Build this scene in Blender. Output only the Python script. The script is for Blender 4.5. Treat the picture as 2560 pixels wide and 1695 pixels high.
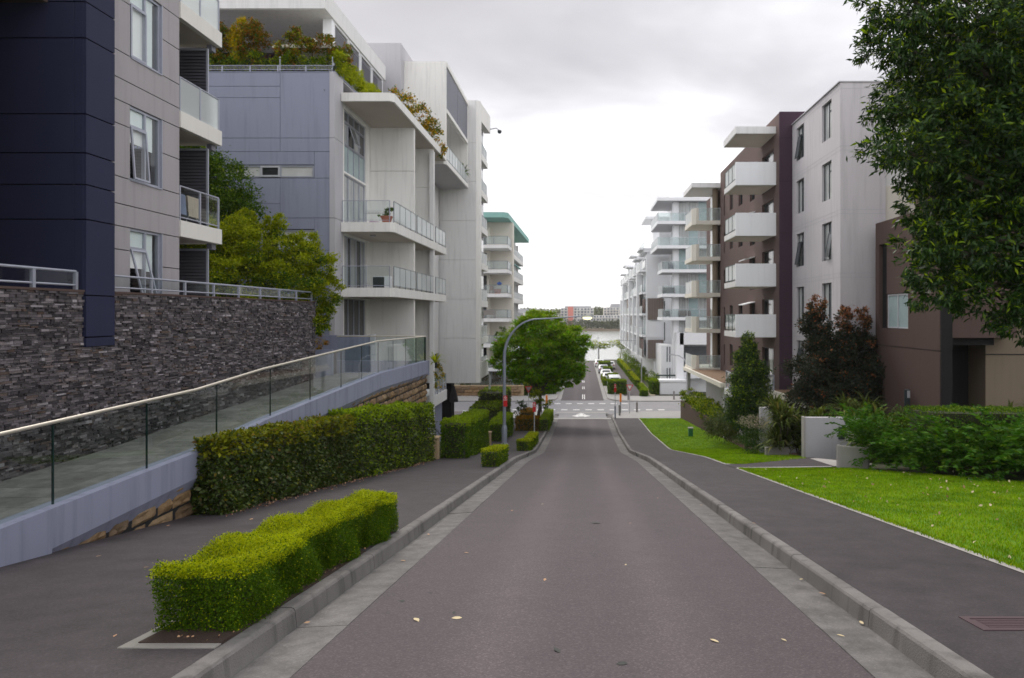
import bpy, math, random
import numpy as np
from mathutils import Vector

random.seed(7)
rng = np.random.default_rng(11)
for o in list(bpy.data.objects):
    bpy.data.objects.remove(o)
SC = bpy.context.scene
COL = SC.collection

# ------------------------------------------------------------------ camera, sky, sun, exposure
cam_d = bpy.data.cameras.new("camera")
cam_d.lens = 24.0
cam_d.sensor_width = 36.0
cam_d.shift_x = -0.06875
cam_d.shift_y = -0.0236
cam_d.clip_start = 0.1
cam_d.clip_end = 6000
cam_d.dof.use_dof = True
cam_d.dof.focus_distance = 7.5
cam_d.dof.aperture_fstop = 2.4
CAM = bpy.data.objects.new("camera", cam_d)
COL.objects.link(CAM)
CAM.location = (0, 0, 0)
CAM.rotation_euler = (math.radians(90), 0, 0)
SC.camera = CAM

SUN_ELEV, SUN_AZ = math.radians(48), math.radians(-25)     # azimuth from +Y, clockwise
W = bpy.data.worlds.new("World")
SC.world = W
W.use_nodes = True
wn, wl = W.node_tree.nodes, W.node_tree.links
wn.clear()
def wnode(t, **k):
    n = wn.new(t)
    for a, b in k.items():
        setattr(n, a, b)
    return n
out = wnode("ShaderNodeOutputWorld")
bg = wnode("ShaderNodeBackground")
bg.inputs[1].default_value = 0.1
sky = wnode("ShaderNodeTexSky", sky_type='NISHITA', sun_disc=False)
sky.sun_elevation = SUN_ELEV
sky.sun_rotation = SUN_AZ
sky.air_density = 1.0
sky.dust_density = 3.0
tc = wnode("ShaderNodeTexCoord")
sep = wnode("ShaderNodeSeparateXYZ")
wl.new(tc.outputs['Generated'], sep.inputs[0])
# cloud deck seen in perspective: direction divided by its height
mx = wnode("ShaderNodeMath", operation='MAXIMUM'); mx.inputs[1].default_value = 0.0
wl.new(sep.outputs[2], mx.inputs[0])
ad = wnode("ShaderNodeMath", operation='ADD'); ad.inputs[1].default_value = 0.22
wl.new(mx.outputs[0], ad.inputs[0])
dv = wnode("ShaderNodeVectorMath", operation='DIVIDE')
cb = wnode("ShaderNodeCombineXYZ")
for i in range(3):
    wl.new(ad.outputs[0], cb.inputs[i])
wl.new(tc.outputs['Generated'], dv.inputs[0]); wl.new(cb.outputs[0], dv.inputs[1])
nz = wnode("ShaderNodeTexNoise"); nz.inputs['Scale'].default_value = 0.95; nz.inputs['Detail'].default_value = 6.0
nz.inputs['Roughness'].default_value = 0.5; nz.inputs['Distortion'].default_value = 0.35
mpn = wnode("ShaderNodeMapping"); mpn.inputs['Location'].default_value = (7.3, 4.2, 0.0); mpn.inputs['Scale'].default_value = (0.75, 1.25, 1.0)
wl.new(dv.outputs[0], mpn.inputs[0]); wl.new(mpn.outputs[0], nz.inputs['Vector'])
rp = wnode("ShaderNodeValToRGB")
rp.color_ramp.interpolation = 'B_SPLINE'
e = rp.color_ramp.elements
e[0].position = 0.30; e[0].color = (0.185, 0.181, 0.188, 1)
e[1].position = 0.72; e[1].color = (0.92, 0.92, 0.92, 1)
em_ = e.new(0.53); em_.color = (0.385, 0.382, 0.387, 1)
wl.new(nz.outputs['Fac'], rp.inputs[0])
# the deck is brighter and thinner towards the horizon ahead and stays even elsewhere
hz = wnode("ShaderNodeMapRange"); hz.inputs['From Min'].default_value = 0.0; hz.inputs['From Max'].default_value = 0.30
hz.inputs['To Min'].default_value = 0.7; hz.inputs['To Max'].default_value = 0.0; hz.interpolation_type = 'SMOOTHSTEP'
wl.new(sep.outputs[2], hz.inputs[0])
m1 = wnode("ShaderNodeMix", data_type='RGBA'); m1.inputs[7].default_value = (0.52, 0.515, 0.50, 1)
wl.new(hz.outputs[0], m1.inputs[0]); wl.new(rp.outputs[0], m1.inputs[6])
mul = wnode("ShaderNodeMix", data_type='RGBA', blend_type='MULTIPLY'); mul.inputs[0].default_value = 1.0
SKY_GAIN = 18.0
mul.inputs[7].default_value = (SKY_GAIN, SKY_GAIN, SKY_GAIN * 1.02, 1)
wl.new(m1.outputs[2], mul.inputs[6])
m2 = wnode("ShaderNodeMix", data_type='RGBA'); m2.inputs[0].default_value = 0.95
wl.new(sky.outputs[0], m2.inputs[6]); wl.new(mul.outputs[2], m2.inputs[7])
wl.new(m2.outputs[2], bg.inputs[0]); wl.new(bg.outputs[0], out.inputs[0])

sun_d = bpy.data.lights.new("sun", 'SUN')
sun_d.energy = 1.4
sun_d.angle = math.radians(28)
sun_d.color = (1.0, 0.94, 0.86)
SUN = bpy.data.objects.new("sun", sun_d)
COL.objects.link(SUN)
sdir = Vector((math.sin(SUN_AZ) * math.cos(SUN_ELEV), math.cos(SUN_AZ) * math.cos(SUN_ELEV), math.sin(SUN_ELEV)))
SUN.rotation_euler = sdir.to_track_quat('Z', 'Y').to_euler()
SUN.location = sdir * 200

SC.view_settings.view_transform = 'Standard'
SC.view_settings.look = 'None'
SC.view_settings.exposure = 0.74
SC.view_settings.gamma = 1.0
SC.view_settings.use_curve_mapping = False
SC.render.engine = 'CYCLES'
SC.cycles.max_bounces = 6
SC.cycles.diffuse_bounces = 3
SC.cycles.glossy_bounces = 3
SC.cycles.transparent_max_bounces = 12
SC.cycles.transmission_bounces = 4
SC.cycles.use_denoising = True

# ------------------------------------------------------------------ helpers
OFF = {}                                    # world offset of every object (root location)

class MB:
    """collects geometry in world coordinates; build() links it as ONE mesh object"""
    def __init__(s):
        s.v = []; s.f = []
    def box(s, x0, x1, y0, y1, z0, z1):
        if x0 > x1: x0, x1 = x1, x0
        if y0 > y1: y0, y1 = y1, y0
        if z0 > z1: z0, z1 = z1, z0
        b = len(s.v)
        s.v += [(x0,y0,z0),(x1,y0,z0),(x1,y1,z0),(x0,y1,z0),(x0,y0,z1),(x1,y0,z1),(x1,y1,z1),(x0,y1,z1)]
        s.f += [(b,b+3,b+2,b+1),(b+4,b+5,b+6,b+7),(b,b+1,b+5,b+4),(b+1,b+2,b+6,b+5),(b+2,b+3,b+7,b+6),(b+3,b,b+4,b+7)]
        return s
    def quad(s, *p):
        b = len(s.v); s.v += [tuple(q) for q in p]; s.f.append(tuple(range(b, b+len(p)))); return s
    def prism(s, poly, z0, z1):
        """poly: list of (x,y) counter-clockwise; z0/z1 numbers or lists"""
        n = len(poly); b = len(s.v)
        g = lambda z, i: z[i] if isinstance(z, (list, tuple)) else z
        s.v += [(p[0], p[1], g(z0, i)) for i, p in enumerate(poly)]
        s.v += [(p[0], p[1], g(z1, i)) for i, p in enumerate(poly)]
        s.f.append(tuple(range(b+n-1, b-1, -1))); s.f.append(tuple(range(b+n, b+2*n)))
        for i in range(n):
            j = (i+1) % n
            s.f.append((b+i, b+j, b+n+j, b+n+i))
        return s
    def tube(s, pts, rad, n=8, cap=True):
        pts = [Vector(p) for p in pts]
        if not isinstance(rad, (list, tuple)): rad = [rad]*len(pts)
        b = len(s.v)
        up = None
        for i, p in enumerate(pts):
            d = (pts[min(i+1, len(pts)-1)] - pts[max(i-1, 0)])
            d = d.normalized() if d.length > 1e-9 else Vector((0,0,1))
            if up is None:
                up = Vector((1,0,0)) if abs(d.x) < 0.8 else Vector((0,1,0))
            a = (up - d*up.dot(d)).normalized(); c = d.cross(a); up = a
            for k in range(n):
                t = 2*math.pi*k/n
                q = p + (a*math.cos(t) + c*math.sin(t))*rad[i]
                s.v.append((q.x, q.y, q.z))
        for i in range(len(pts)-1):
            for k in range(n):
                k2 = (k+1) % n
                s.f.append((b+i*n+k, b+i*n+k2, b+(i+1)*n+k2, b+(i+1)*n+k))
        if cap:
            s.f.append(tuple(range(b+n-1, b-1, -1)))
            e0 = b+(len(pts)-1)*n
            s.f.append(tuple(range(e0, e0+n)))
        return s
    def lathe(s, x, y, prof, n=12):
        """prof: list of (radius, z)"""
        b = len(s.v)
        for r, z in prof:
            for k in range(n):
                t = 2*math.pi*k/n
                s.v.append((x+r*math.cos(t), y+r*math.sin(t), z))
        for i in range(len(prof)-1):
            for k in range(n):
                k2 = (k+1) % n
                s.f.append((b+i*n+k, b+i*n+k2, b+(i+1)*n+k2, b+(i+1)*n+k))
        s.f.append(tuple(range(b+n-1, b-1, -1))); s.f.append(tuple(range(b+(len(prof)-1)*n, b+len(prof)*n)))
        return s
    def build(s, name, mat, parent=None, smooth=False, bevel=0.0, loc=None):
        me = bpy.data.meshes.new(name)
        off = OFF.get(parent.name, Vector((0,0,0))) if parent else (Vector(loc) if loc else Vector((0,0,0)))
        me.from_pydata([(p[0]-off.x, p[1]-off.y, p[2]-off.z) for p in s.v], [], s.f)
        me.update()
        if mat: me.materials.append(mat)
        if smooth:
            me.polygons.foreach_set('use_smooth', [True]*len(me.polygons))
            try: me.set_sharp_from_angle(angle=math.radians(40))
            except Exception: pass
        o = bpy.data.objects.new(name, me); COL.objects.link(o)
        if parent:
            o.parent = parent
        elif loc:
            o.location = off
        OFF[o.name] = off
        if bevel > 0:
            m = o.modifiers.new('bevel', 'BEVEL'); m.width = bevel; m.segments = 2; m.limit_method = 'ANGLE'
        return o

def tag(o, label=None, cat=None, group=None, kind=None):
    if label: o['label'] = label
    if cat: o['category'] = cat
    if group: o['group'] = group
    if kind: o['kind'] = kind
    return o
def thing(name, label, cat, loc=(0,0,0), group=None):
    o = bpy.data.objects.new(name, None); COL.objects.link(o)
    o.empty_display_size = 0.2
    o.location = loc
    OFF[o.name] = Vector(loc)
    return tag(o, label, cat, group)
def copy_tree(o, parent=None):
    c = o.copy(); COL.objects.link(c)
    if parent: c.parent = parent
    for ch in o.children: copy_tree(ch, c)
    return c
def struct(o): o['kind'] = 'structure'; return o

# local frames for walls: F = (axis, coordinate, outward sign)
def lb(mb, F, a0, a1, z0, z1, n0, n1):
    ax, c, sg = F
    if ax == 'x': mb.box(c+sg*n0, c+sg*n1, a0, a1, z0, z1)
    else: mb.box(a0, a1, c+sg*n0, c+sg*n1, z0, z1)
    return mb
def lp(F, a, z, n):
    ax, c, sg = F
    return (c+sg*n, a, z) if ax == 'x' else (a, c+sg*n, z)
def wall_sheet(mb, F, a0, a1, z0, z1, holes, depth):
    """front face with real openings and their reveals"""
    A = sorted({a0, a1, *[h[0] for h in holes], *[h[1] for h in holes]})
    Z = sorted({z0, z1, *[h[2] for h in holes], *[h[3] for h in holes]})
    A = [a for a in A if a0 <= a <= a1]; Z = [z for z in Z if z0 <= z <= z1]
    for i in range(len(A)-1):
        for j in range(len(Z)-1):
            ca, cz = (A[i]+A[i+1])/2, (Z[j]+Z[j+1])/2
            if any(h[0] < ca < h[1] and h[2] < cz < h[3] for h in holes): continue
            mb.quad(lp(F,A[i],Z[j],0), lp(F,A[i+1],Z[j],0), lp(F,A[i+1],Z[j+1],0), lp(F,A[i],Z[j+1],0))
    for h in holes:
        p = [(h[0],h[2]),(h[1],h[2]),(h[1],h[3]),(h[0],h[3])]
        for i in range(4):
            q, r = p[i], p[(i+1)%4]
            mb.quad(lp(F,q[0],q[1],0), lp(F,r[0],r[1],0), lp(F,r[0],r[1],-depth), lp(F,q[0],q[1],-depth))
        # back of the opening
        d = depth+0.25
        mb.quad(lp(F,h[0]-.02,h[2]-.02,-d), lp(F,h[1]+.02,h[2]-.02,-d), lp(F,h[1]+.02,h[3]+.02,-d), lp(F,h[0]-.02,h[3]+.02,-d))
    return mb

# ------------------------------------------------------------------ materials
MATS = {}
def mat_new(name):
    m = bpy.data.materials.new(name); m.use_nodes = True
    nt = m.node_tree; nt.nodes.clear()
    o = nt.nodes.new("ShaderNodeOutputMaterial")
    MATS[name] = m
    return m, nt, o
def N(nt, t, **k):
    n = nt.nodes.new(t)
    for a, b in k.items():
        if a.startswith('i_'):
            n.inputs[a[2:].replace('_', ' ')].default_value = b
        else: setattr(n, a, b)
    return n
def L(nt, a, b): nt.links.new(a, b)
def noise(nt, scale, detail=4, rough=0.55, vec=None, stretch=None):
    n = N(nt, "ShaderNodeTexNoise"); n.inputs['Scale'].default_value = scale
    n.inputs['Detail'].default_value = detail; n.inputs['Roughness'].default_value = rough
    g = N(nt, "ShaderNodeNewGeometry")
    src = g.outputs['Position']
    if stretch:
        mp = N(nt, "ShaderNodeMapping"); mp.inputs['Scale'].default_value = stretch
        L(nt, src, mp.inputs[0]); src = mp.outputs[0]
    L(nt, src, n.inputs['Vector'])
    return n.outputs['Fac']
def mixc(nt, fac, a, b, mode='MIX'):
    m = N(nt, "ShaderNodeMix", data_type='RGBA', blend_type=mode)
    for sock, val in ((0, fac), (6, a), (7, b)):
        if hasattr(val, 'links') or isinstance(val, bpy.types.NodeSocket): L(nt, val, m.inputs[sock])
        elif sock == 0: m.inputs[0].default_value = val
        else: m.inputs[sock].default_value = (*val, 1) if len(val) == 3 else val
    return m.outputs[2]
def ramp(nt, fac, stops):
    r = N(nt, "ShaderNodeValToRGB")
    el = r.color_ramp.elements
    while len(el) < len(stops): el.new(0.5)
    for e_, (p, c) in zip(el, stops):
        e_.position = p; e_.color = (*c, 1) if len(c) == 3 else c
    L(nt, fac, r.inputs[0])
    return r.outputs[0]
def vary(c, k): return tuple(max(0, min(1, x*k)) for x in c)

def render_mat(name, col, rough=0.8, mottle=0.12, streak=0.10, bump=0.05, spec=0.3, scale=6):
    """painted render / concrete: soft mottling, faint vertical weather streaks and fine grain"""
    m, nt, o = mat_new(name)
    p = N(nt, "ShaderNodeBsdfPrincipled"); p.inputs['Roughness'].default_value = rough
    p.inputs['Specular IOR Level'].default_value = spec
    n1 = noise(nt, 0.9, 5, 0.6)
    c = mixc(nt, n1, vary(col, 1-mottle), vary(col, 1+mottle))
    n2 = noise(nt, 5.0, 4, 0.6, stretch=(1.0, 1.0, 0.07))
    st = ramp(nt, n2, [(0.50, (1,1,1)), (0.78, (1-streak*2,)*3)])
    c = mixc(nt, 1.0, c, st, 'MULTIPLY')
    L(nt, c, p.inputs['Base Color'])
    if bump:
        b = N(nt, "ShaderNodeBump"); b.inputs['Strength'].default_value = bump*4; b.inputs['Distance'].default_value = 0.01
        L(nt, noise(nt, scale*12, 3, 0.6), b.inputs['Height']); L(nt, b.outputs[0], p.inputs['Normal'])
    L(nt, p.outputs[0], o.inputs[0])
    return m
def plain_mat(name, col, rough=0.5, metal=0.0, spec=0.5, mottle=0.06):
    m, nt, o = mat_new(name)
    p = N(nt, "ShaderNodeBsdfPrincipled"); p.inputs['Roughness'].default_value = rough
    p.inputs['Metallic'].default_value = metal; p.inputs['Specular IOR Level'].default_value = spec
    c = mixc(nt, noise(nt, 3.0, 3), vary(col, 1-mottle), vary(col, 1+mottle))
    L(nt, c, p.inputs['Base Color']); L(nt, p.outputs[0], o.inputs[0])
    return m
def glass_mat(name, tint=(0.86, 0.93, 0.90), refl=0.10, frost=0.0, frost_col=(0.75,0.8,0.8)):
    """thin clear sheet: tinted transparency with mirror reflection by fresnel"""
    m, nt, o = mat_new(name)
    tr = N(nt, "ShaderNodeBsdfTransparent"); tr.inputs[0].default_value = (*tint, 1)
    gl = N(nt, "ShaderNodeBsdfGlossy"); gl.inputs['Roughness'].default_value = 0.02
    fr = N(nt, "ShaderNodeFresnel"); fr.inputs[0].default_value = 1.5
    ma = N(nt, "ShaderNodeMath", operation='MULTIPLY'); ma.inputs[1].default_value = 1.3; ma.use_clamp = True
    gb = N(nt, "ShaderNodeNewGeometry"); inv = N(nt, "ShaderNodeMath", operation='SUBTRACT'); inv.inputs[0].default_value = 1.0; L(nt, gb.outputs['Backfacing'], inv.inputs[1])
    mf = N(nt, "ShaderNodeMath", operation='MULTIPLY'); L(nt, fr.outputs[0], mf.inputs[0]); L(nt, inv.outputs[0], mf.inputs[1]); L(nt, mf.outputs[0], ma.inputs[0])
    mx_ = N(nt, "ShaderNodeMixShader"); L(nt, ma.outputs[0], mx_.inputs[0]); L(nt, tr.outputs[0], mx_.inputs[1]); L(nt, gl.outputs[0], mx_.inputs[2])
    last = mx_.outputs[0]
    if frost:
        df = N(nt, "ShaderNodeBsdfDiffuse"); df.inputs[0].default_value = (*frost_col, 1)
        tl = N(nt, "ShaderNodeBsdfTranslucent"); tl.inputs[0].default_value = (*frost_col, 1)
        am = N(nt, "ShaderNodeMixShader"); am.inputs[0].default_value = 0.5
        L(nt, df.outputs[0], am.inputs[1]); L(nt, tl.outputs[0], am.inputs[2])
        m3 = N(nt, "ShaderNodeMixShader"); m3.inputs[0].default_value = frost
        L(nt, last, m3.inputs[1]); L(nt, am.outputs[0], m3.inputs[2]); last = m3.outputs[0]
    L(nt, last, o.inputs[0])
    return m
def pane_mat(name, col, dark=(0.01,0.012,0.014), fold=0.0):
    """window pane: what hangs behind it under a glossy coat"""
    m, nt, o = mat_new(name)
    p = N(nt, "ShaderNodeBsdfPrincipled"); p.inputs['Roughness'].default_value = 0.6
    p.inputs['Coat Weight'].default_value = 1.0; p.inputs['Coat Roughness'].default_value = 0.02
    p.inputs['Specular IOR Level'].default_value = 0.2
    c = mixc(nt, noise(nt, 1.3, 2), vary(col, 0.7), vary(col, 1.2))
    if fold:
        f = ramp(nt, noise(nt, 9.0, 2, 0.4, stretch=(1,1,0.02)), [(0.35, (1-fold,)*3), (0.6, (1,1,1))])
        c = mixc(nt, 1.0, c, f, 'MULTIPLY')
    L(nt, c, p.inputs['Base Color']); L(nt, p.outputs[0], o.inputs[0])
    return m
def leaf_mat(name, stops, trans=0.35, rough=0.5, tcol=None, spec=0.06):
    """each leaf its own tint (random per island) from a list of leaf colours"""
    m, nt, o = mat_new(name)
    g = N(nt, "ShaderNodeNewGeometry")
    c = ramp(nt, g.outputs['Random Per Island'], stops)
    big = ramp(nt, noise(nt, 1.6, 2), [(0.3, (0.82,)*3), (0.7, (1.16,)*3)])
    c = mixc(nt, 1.0, c, big, 'MULTIPLY')
    p = N(nt, "ShaderNodeBsdfPrincipled"); p.inputs['Roughness'].default_value = rough
    p.inputs['Specular IOR Level'].default_value = spec
    L(nt, c, p.inputs['Base Color'])
    t = N(nt, "ShaderNodeBsdfTranslucent")
    L(nt, mixc(nt, 1.0, c, tcol or (1.3, 1.25, 0.5), 'MULTIPLY'), t.inputs[0])
    x = N(nt, "ShaderNodeMixShader"); x.inputs[0].default_value = trans
    L(nt, p.outputs[0], x.inputs[1]); L(nt, t.outputs[0], x.inputs[2]); L(nt, x.outputs[0], o.inputs[0])
    return m
def asphalt_mat(name, col, grain=0.35, patch=0.18, scale=1.0, stretch=None, warm=(1,1,1)):
    m, nt, o = mat_new(name)
    p = N(nt, "ShaderNodeBsdfPrincipled"); p.inputs['Roughness'].default_value = 0.75; p.inputs['Specular IOR Level'].default_value = 0.35
    big = noise(nt, 0.35*scale, 4, 0.55, stretch=stretch)
    c = mixc(nt, big, vary(col, 1-patch), vary(col, 1+patch))
    mid = ramp(nt, noise(nt, 2.2*scale, 5, 0.65), [(0.3, (1-patch,)*3), (0.7, (1+patch*.6,)*3)])
    c = mixc(nt, 1.0, c, mid, 'MULTIPLY')
    v = N(nt, "ShaderNodeTexVoronoi"); v.inputs['Scale'].default_value = 70.0
    g = N(nt, "ShaderNodeNewGeometry"); L(nt, g.outputs['Position'], v.inputs['Vector'])
    sp = N(nt, "ShaderNodeSeparateColor"); L(nt, v.outputs['Color'], sp.inputs[0])
    gr = ramp(nt, sp.outputs[0], [(0.0, (1-grain,)*3), (0.75, (1,1,1)), (0.97, (1+grain*1.6,)*3)])
    c = mixc(nt, 1.0, c, gr, 'MULTIPLY')
    fn = ramp(nt, noise(nt, 190, 2, 0.6), [(0.3, (0.88,)*3), (0.7, (1.12,)*3)])
    c = mixc(nt, 1.0, c, fn, 'MULTIPLY')
    # scattered darker spots: gum, oil, damp
    sv = ramp(nt, noise(nt, 1.1, 6, 0.75), [(0.63, (1,1,1)), (0.70, (0.66, 0.68, 0.68))])
    c = mixc(nt, 1.0, c, sv, 'MULTIPLY')
    L(nt, c, p.inputs['Base Color'])
    b = N(nt, "ShaderNodeBump"); b.inputs['Strength'].default_value = 0.5; b.inputs['Distance'].default_value = 0.004
    L(nt, sp.outputs[0], b.inputs['Height']); L(nt, b.outputs[0], p.inputs['Normal'])
    L(nt, p.outputs[0], o.inputs[0])
    return m
def wheel_tracks(name):
    nt = MATS[name].node_tree; p = next(n for n in nt.nodes if n.type == 'BSDF_PRINCIPLED'); l = p.inputs['Base Color'].links[0]; s = l.from_socket
    nt.links.remove(l); g = N(nt, "ShaderNodeNewGeometry"); sx = N(nt, "ShaderNodeSeparateXYZ"); L(nt, g.outputs['Position'], sx.inputs[0])
    ab = N(nt, "ShaderNodeMath", operation='ABSOLUTE'); L(nt, sx.outputs[0], ab.inputs[0])
    sb = N(nt, "ShaderNodeMath", operation='SUBTRACT'); L(nt, ab.outputs[0], sb.inputs[0]); sb.inputs[1].default_value = 0.8
    a2 = N(nt, "ShaderNodeMath", operation='ABSOLUTE'); L(nt, sb.outputs[0], a2.inputs[0])
    jt = N(nt, "ShaderNodeMath", operation='MULTIPLY_ADD'); L(nt, noise(nt, 1.2, 3, .6, stretch=(1, .3, 1)), jt.inputs[0]); jt.inputs[1].default_value = .5; L(nt, a2.outputs[0], jt.inputs[2])
    f = ramp(nt, jt.outputs[0], [(.28, (1.16,1.16,1.15)), (.75, (.92,.92,.92))])
    L(nt, mixc(nt, 1.0, s, f, 'MULTIPLY'), p.inputs['Base Color'])
def stone_mat(name, stops, per='object', bump=0.6, scale=18, spec=0.35):
    m, nt, o = mat_new(name)
    p = N(nt, "ShaderNodeBsdfPrincipled"); p.inputs['Roughness'].default_value = 0.7; p.inputs['Specular IOR Level'].default_value = spec
    if per == 'object':
        r = N(nt, "ShaderNodeObjectInfo").outputs['Random']
    else:
        r = N(nt, "ShaderNodeNewGeometry").outputs['Random Per Island']
    c = ramp(nt, r, stops)
    mo = ramp(nt, noise(nt, scale, 5, 0.7), [(0.25, (0.55,)*3), (0.75, (1.45,)*3)])
    c = mixc(nt, 1.0, c, mo, 'MULTIPLY')
    L(nt, c, p.inputs['Base Color'])
    b = N(nt, "ShaderNodeBump"); b.inputs['Strength'].default_value = bump; b.inputs['Distance'].default_value = 0.02
    L(nt, noise(nt, scale*1.3, 5, 0.65), b.inputs['Height']); L(nt, b.outputs[0], p.inputs['Normal'])
    L(nt, p.outputs[0], o.inputs[0])
    return m

M = MATS
asphalt_mat('asphalt', (0.086, 0.069, 0.075), grain=0.24, patch=0.09)
asphalt_mat('asphalt_path', (0.051, 0.042, 0.046), grain=0.2, patch=0.34, stretch=(0.5, 1.0, 1))
asphalt_mat('asphalt_light', (0.245, 0.24, 0.25), grain=0.15, patch=0.12)
asphalt_mat('pavement_pale', (0.33, 0.32, 0.31), grain=0.12, patch=0.10)
render_mat('kerb_concrete', (0.175, 0.165, 0.158), mottle=0.6, streak=0.28, bump=0.25, scale=5)
asphalt_mat('gutter_concrete', (0.145, 0.138, 0.134), grain=0.12, patch=0.42, scale=1.6, stretch=(1, .6, 1))
render_mat('edging_concrete', (0.36, 0.34, 0.325), mottle=0.2, streak=0.03, bump=0.1)
render_mat('planter_concrete', (0.25, 0.24, 0.22), mottle=0.3, streak=0.03, bump=0.2)
render_mat('paint_white', (0.78, 0.78, 0.77), mottle=0.08, streak=0.0, bump=0.02, rough=0.6)
render_mat('road_paint', (0.70, 0.70, 0.69), mottle=0.15, streak=0.0, bump=0.02, rough=0.6)
render_mat('navy_panel', (0.029, 0.032, 0.066), mottle=0.10, streak=0.03, bump=0.02, rough=0.6, spec=0.1)
render_mat('joint_dark', (0.02, 0.02, 0.022), mottle=0.1, streak=0)
render_mat('grey_render', (0.37, 0.345, 0.36), mottle=0.05, streak=0.09, bump=0.02)
render_mat('grey_joint', (0.07, 0.068, 0.07), mottle=0.1, streak=0)
render_mat('balcony_cream', (0.74, 0.715, 0.67), mottle=0.05, streak=0.05)
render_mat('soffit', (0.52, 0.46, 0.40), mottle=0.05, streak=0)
render_mat('bluegrey_render', (0.265, 0.285, 0.37), mottle=0.05, streak=0.09)
render_mat('bluegrey_joint', (0.07, 0.075, 0.09), mottle=0.1, streak=0)
render_mat('beam_render', (0.25, 0.265, 0.355), mottle=0.06, streak=0.16)
render_mat('white_render', (0.80, 0.785, 0.755), mottle=0.04, streak=0.09)
render_mat('offwhite_render', (0.74, 0.735, 0.73), mottle=0.04, streak=0.09)
render_mat('bright_white', (0.84, 0.85, 0.87), mottle=0.03, streak=0.03)
render_mat('cream_render', (0.70, 0.665, 0.59), mottle=0.05, streak=0.04)
render_mat('teal_roof', (0.25, 0.46, 0.42), mottle=0.05, streak=0.03)
render_mat('lavender_render', (0.53, 0.505, 0.525), mottle=0.04, streak=0.09)
render_mat('brown_render', (0.135, 0.095, 0.087), mottle=0.06, streak=0.06, spec=0.15)
render_mat('plum_render', (0.062, 0.038, 0.055), mottle=0.06, streak=0.04, spec=0.1)
render_mat('taupe_render', (0.098, 0.066, 0.058), mottle=0.06, streak=0.05, spec=0.15)
render_mat('tan_render', (0.205, 0.16, 0.115), mottle=0.06, streak=0.05)
render_mat('black_shade_render', (0.012, 0.011, 0.012), mottle=0.1, streak=0)
render_mat('wall_grey', (0.46, 0.45, 0.475), mottle=0.05, streak=0.05)
render_mat('rust_roof', (0.21, 0.135, 0.085), mottle=0.2, streak=0)
render_mat('slat_brown', (0.235, 0.195, 0.17), mottle=0.08, streak=0.05)
render_mat('slat_dark', (0.13, 0.085, 0.075), mottle=0.08, streak=0.05)
render_mat('soil', (0.055, 0.036, 0.028), mottle=0.5, streak=0, bump=0.6, scale=3)
render_mat('mulch', (0.085, 0.042, 0.028), mottle=0.5, streak=0, bump=0.6, scale=3)
render_mat('lawn_soil', (0.12, 0.25, 0.003), mottle=0.3, streak=0, bump=0.4)
render_mat('garden_soil', (0.04, 0.045, 0.02), mottle=0.4, streak=0, bump=0.4)
render_mat('sand_path', (0.42, 0.35, 0.26), mottle=0.1, streak=0)
render_mat('sandstone_pale', (0.42, 0.31, 0.19), mottle=0.15, streak=0.04, bump=0.2)
plain_mat('louvre_dark', (0.075, 0.075, 0.09), 0.5)
plain_mat('louvre_grey', (0.16, 0.165, 0.20), 0.5)
plain_mat('metal_blue', (0.36, 0.375, 0.44), 0.38, 0.3)
plain_mat('metal_pale', (0.52, 0.53, 0.56), 0.4, 0.2)
plain_mat('steel_rail', (0.60, 0.555, 0.47), 0.35, 0.5)
plain_mat('frame_dark', (0.03, 0.04, 0.045), 0.4)
plain_mat('rail_dark', (0.13, 0.15, 0.17), 0.4)
plain_mat('glass_edge', (0.012, 0.03, 0.028), 0.2)
plain_mat('black_cloth', (0.012, 0.012, 0.014), 0.9)
plain_mat('white_cloth', (0.72, 0.68, 0.6), 0.9)
plain_mat('towel_beige', (0.52, 0.42, 0.33), 0.95)
plain_mat('towel_red', (0.22, 0.02, 0.04), 0.95)
plain_mat('towel_blue', (0.22, 0.25, 0.36), 0.95)
plain_mat('terracotta', (0.42, 0.13, 0.075), 0.7)
plain_mat('blue_pot', (0.03, 0.10, 0.35), 0.5)
plain_mat('red_pot', (0.40, 0.05, 0.03), 0.5)
plain_mat('sign_red', (0.62, 0.015, 0.02), 0.4)
plain_mat('sign_white', (0.78, 0.78, 0.78), 0.4)
plain_mat('orange_plastic', (0.85, 0.24, 0.01), 0.45)
plain_mat('dark_green_metal', (0.02, 0.045, 0.04), 0.5)
plain_mat('green_box', (0.02, 0.13, 0.05), 0.5)
plain_mat('pole_grey', (0.31, 0.34, 0.41), 0.4, 0.3)
plain_mat('bollard_wood', (0.23, 0.22, 0.21), 0.7)
plain_mat('car_white', (0.74, 0.75, 0.76), 0.25, 0.0, 0.6, 0.02)
plain_mat('car_silver', (0.40, 0.42, 0.45), 0.3, 0.5, 0.6, 0.02)
plain_mat('car_blue', (0.03, 0.05, 0.16), 0.25, 0.2, 0.6, 0.02)
plain_mat('tyre', (0.015, 0.015, 0.016), 0.8)
plain_mat('tail_lamp', (0.45, 0.01, 0.01), 0.25)
plain_mat('wood_brown', (0.20, 0.09, 0.04), 0.6)
plain_mat('lilac_plastic', (0.50, 0.32, 0.50), 0.5)
plain_mat('iron_cover', (0.085, 0.055, 0.062), 0.6, 0.2)
plain_mat('bark', (0.09, 0.07, 0.055), 0.9, mottle=0.4)
plain_mat('twig', (0.035, 0.035, 0.018), 0.9, mottle=0.4)
plain_mat('dry_leaf', (0.42, 0.25, 0.14), 0.7, mottle=0.3)
plain_mat('pale_leaf', (0.55, 0.45, 0.27), 0.7, mottle=0.3)
plain_mat('dark_leaf', (0.03, 0.035, 0.03), 0.7, mottle=0.3)
plain_mat('far_pink', (0.62, 0.20, 0.16), 0.8)
plain_mat('far_white', (0.62, 0.60, 0.57), 0.8)
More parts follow.
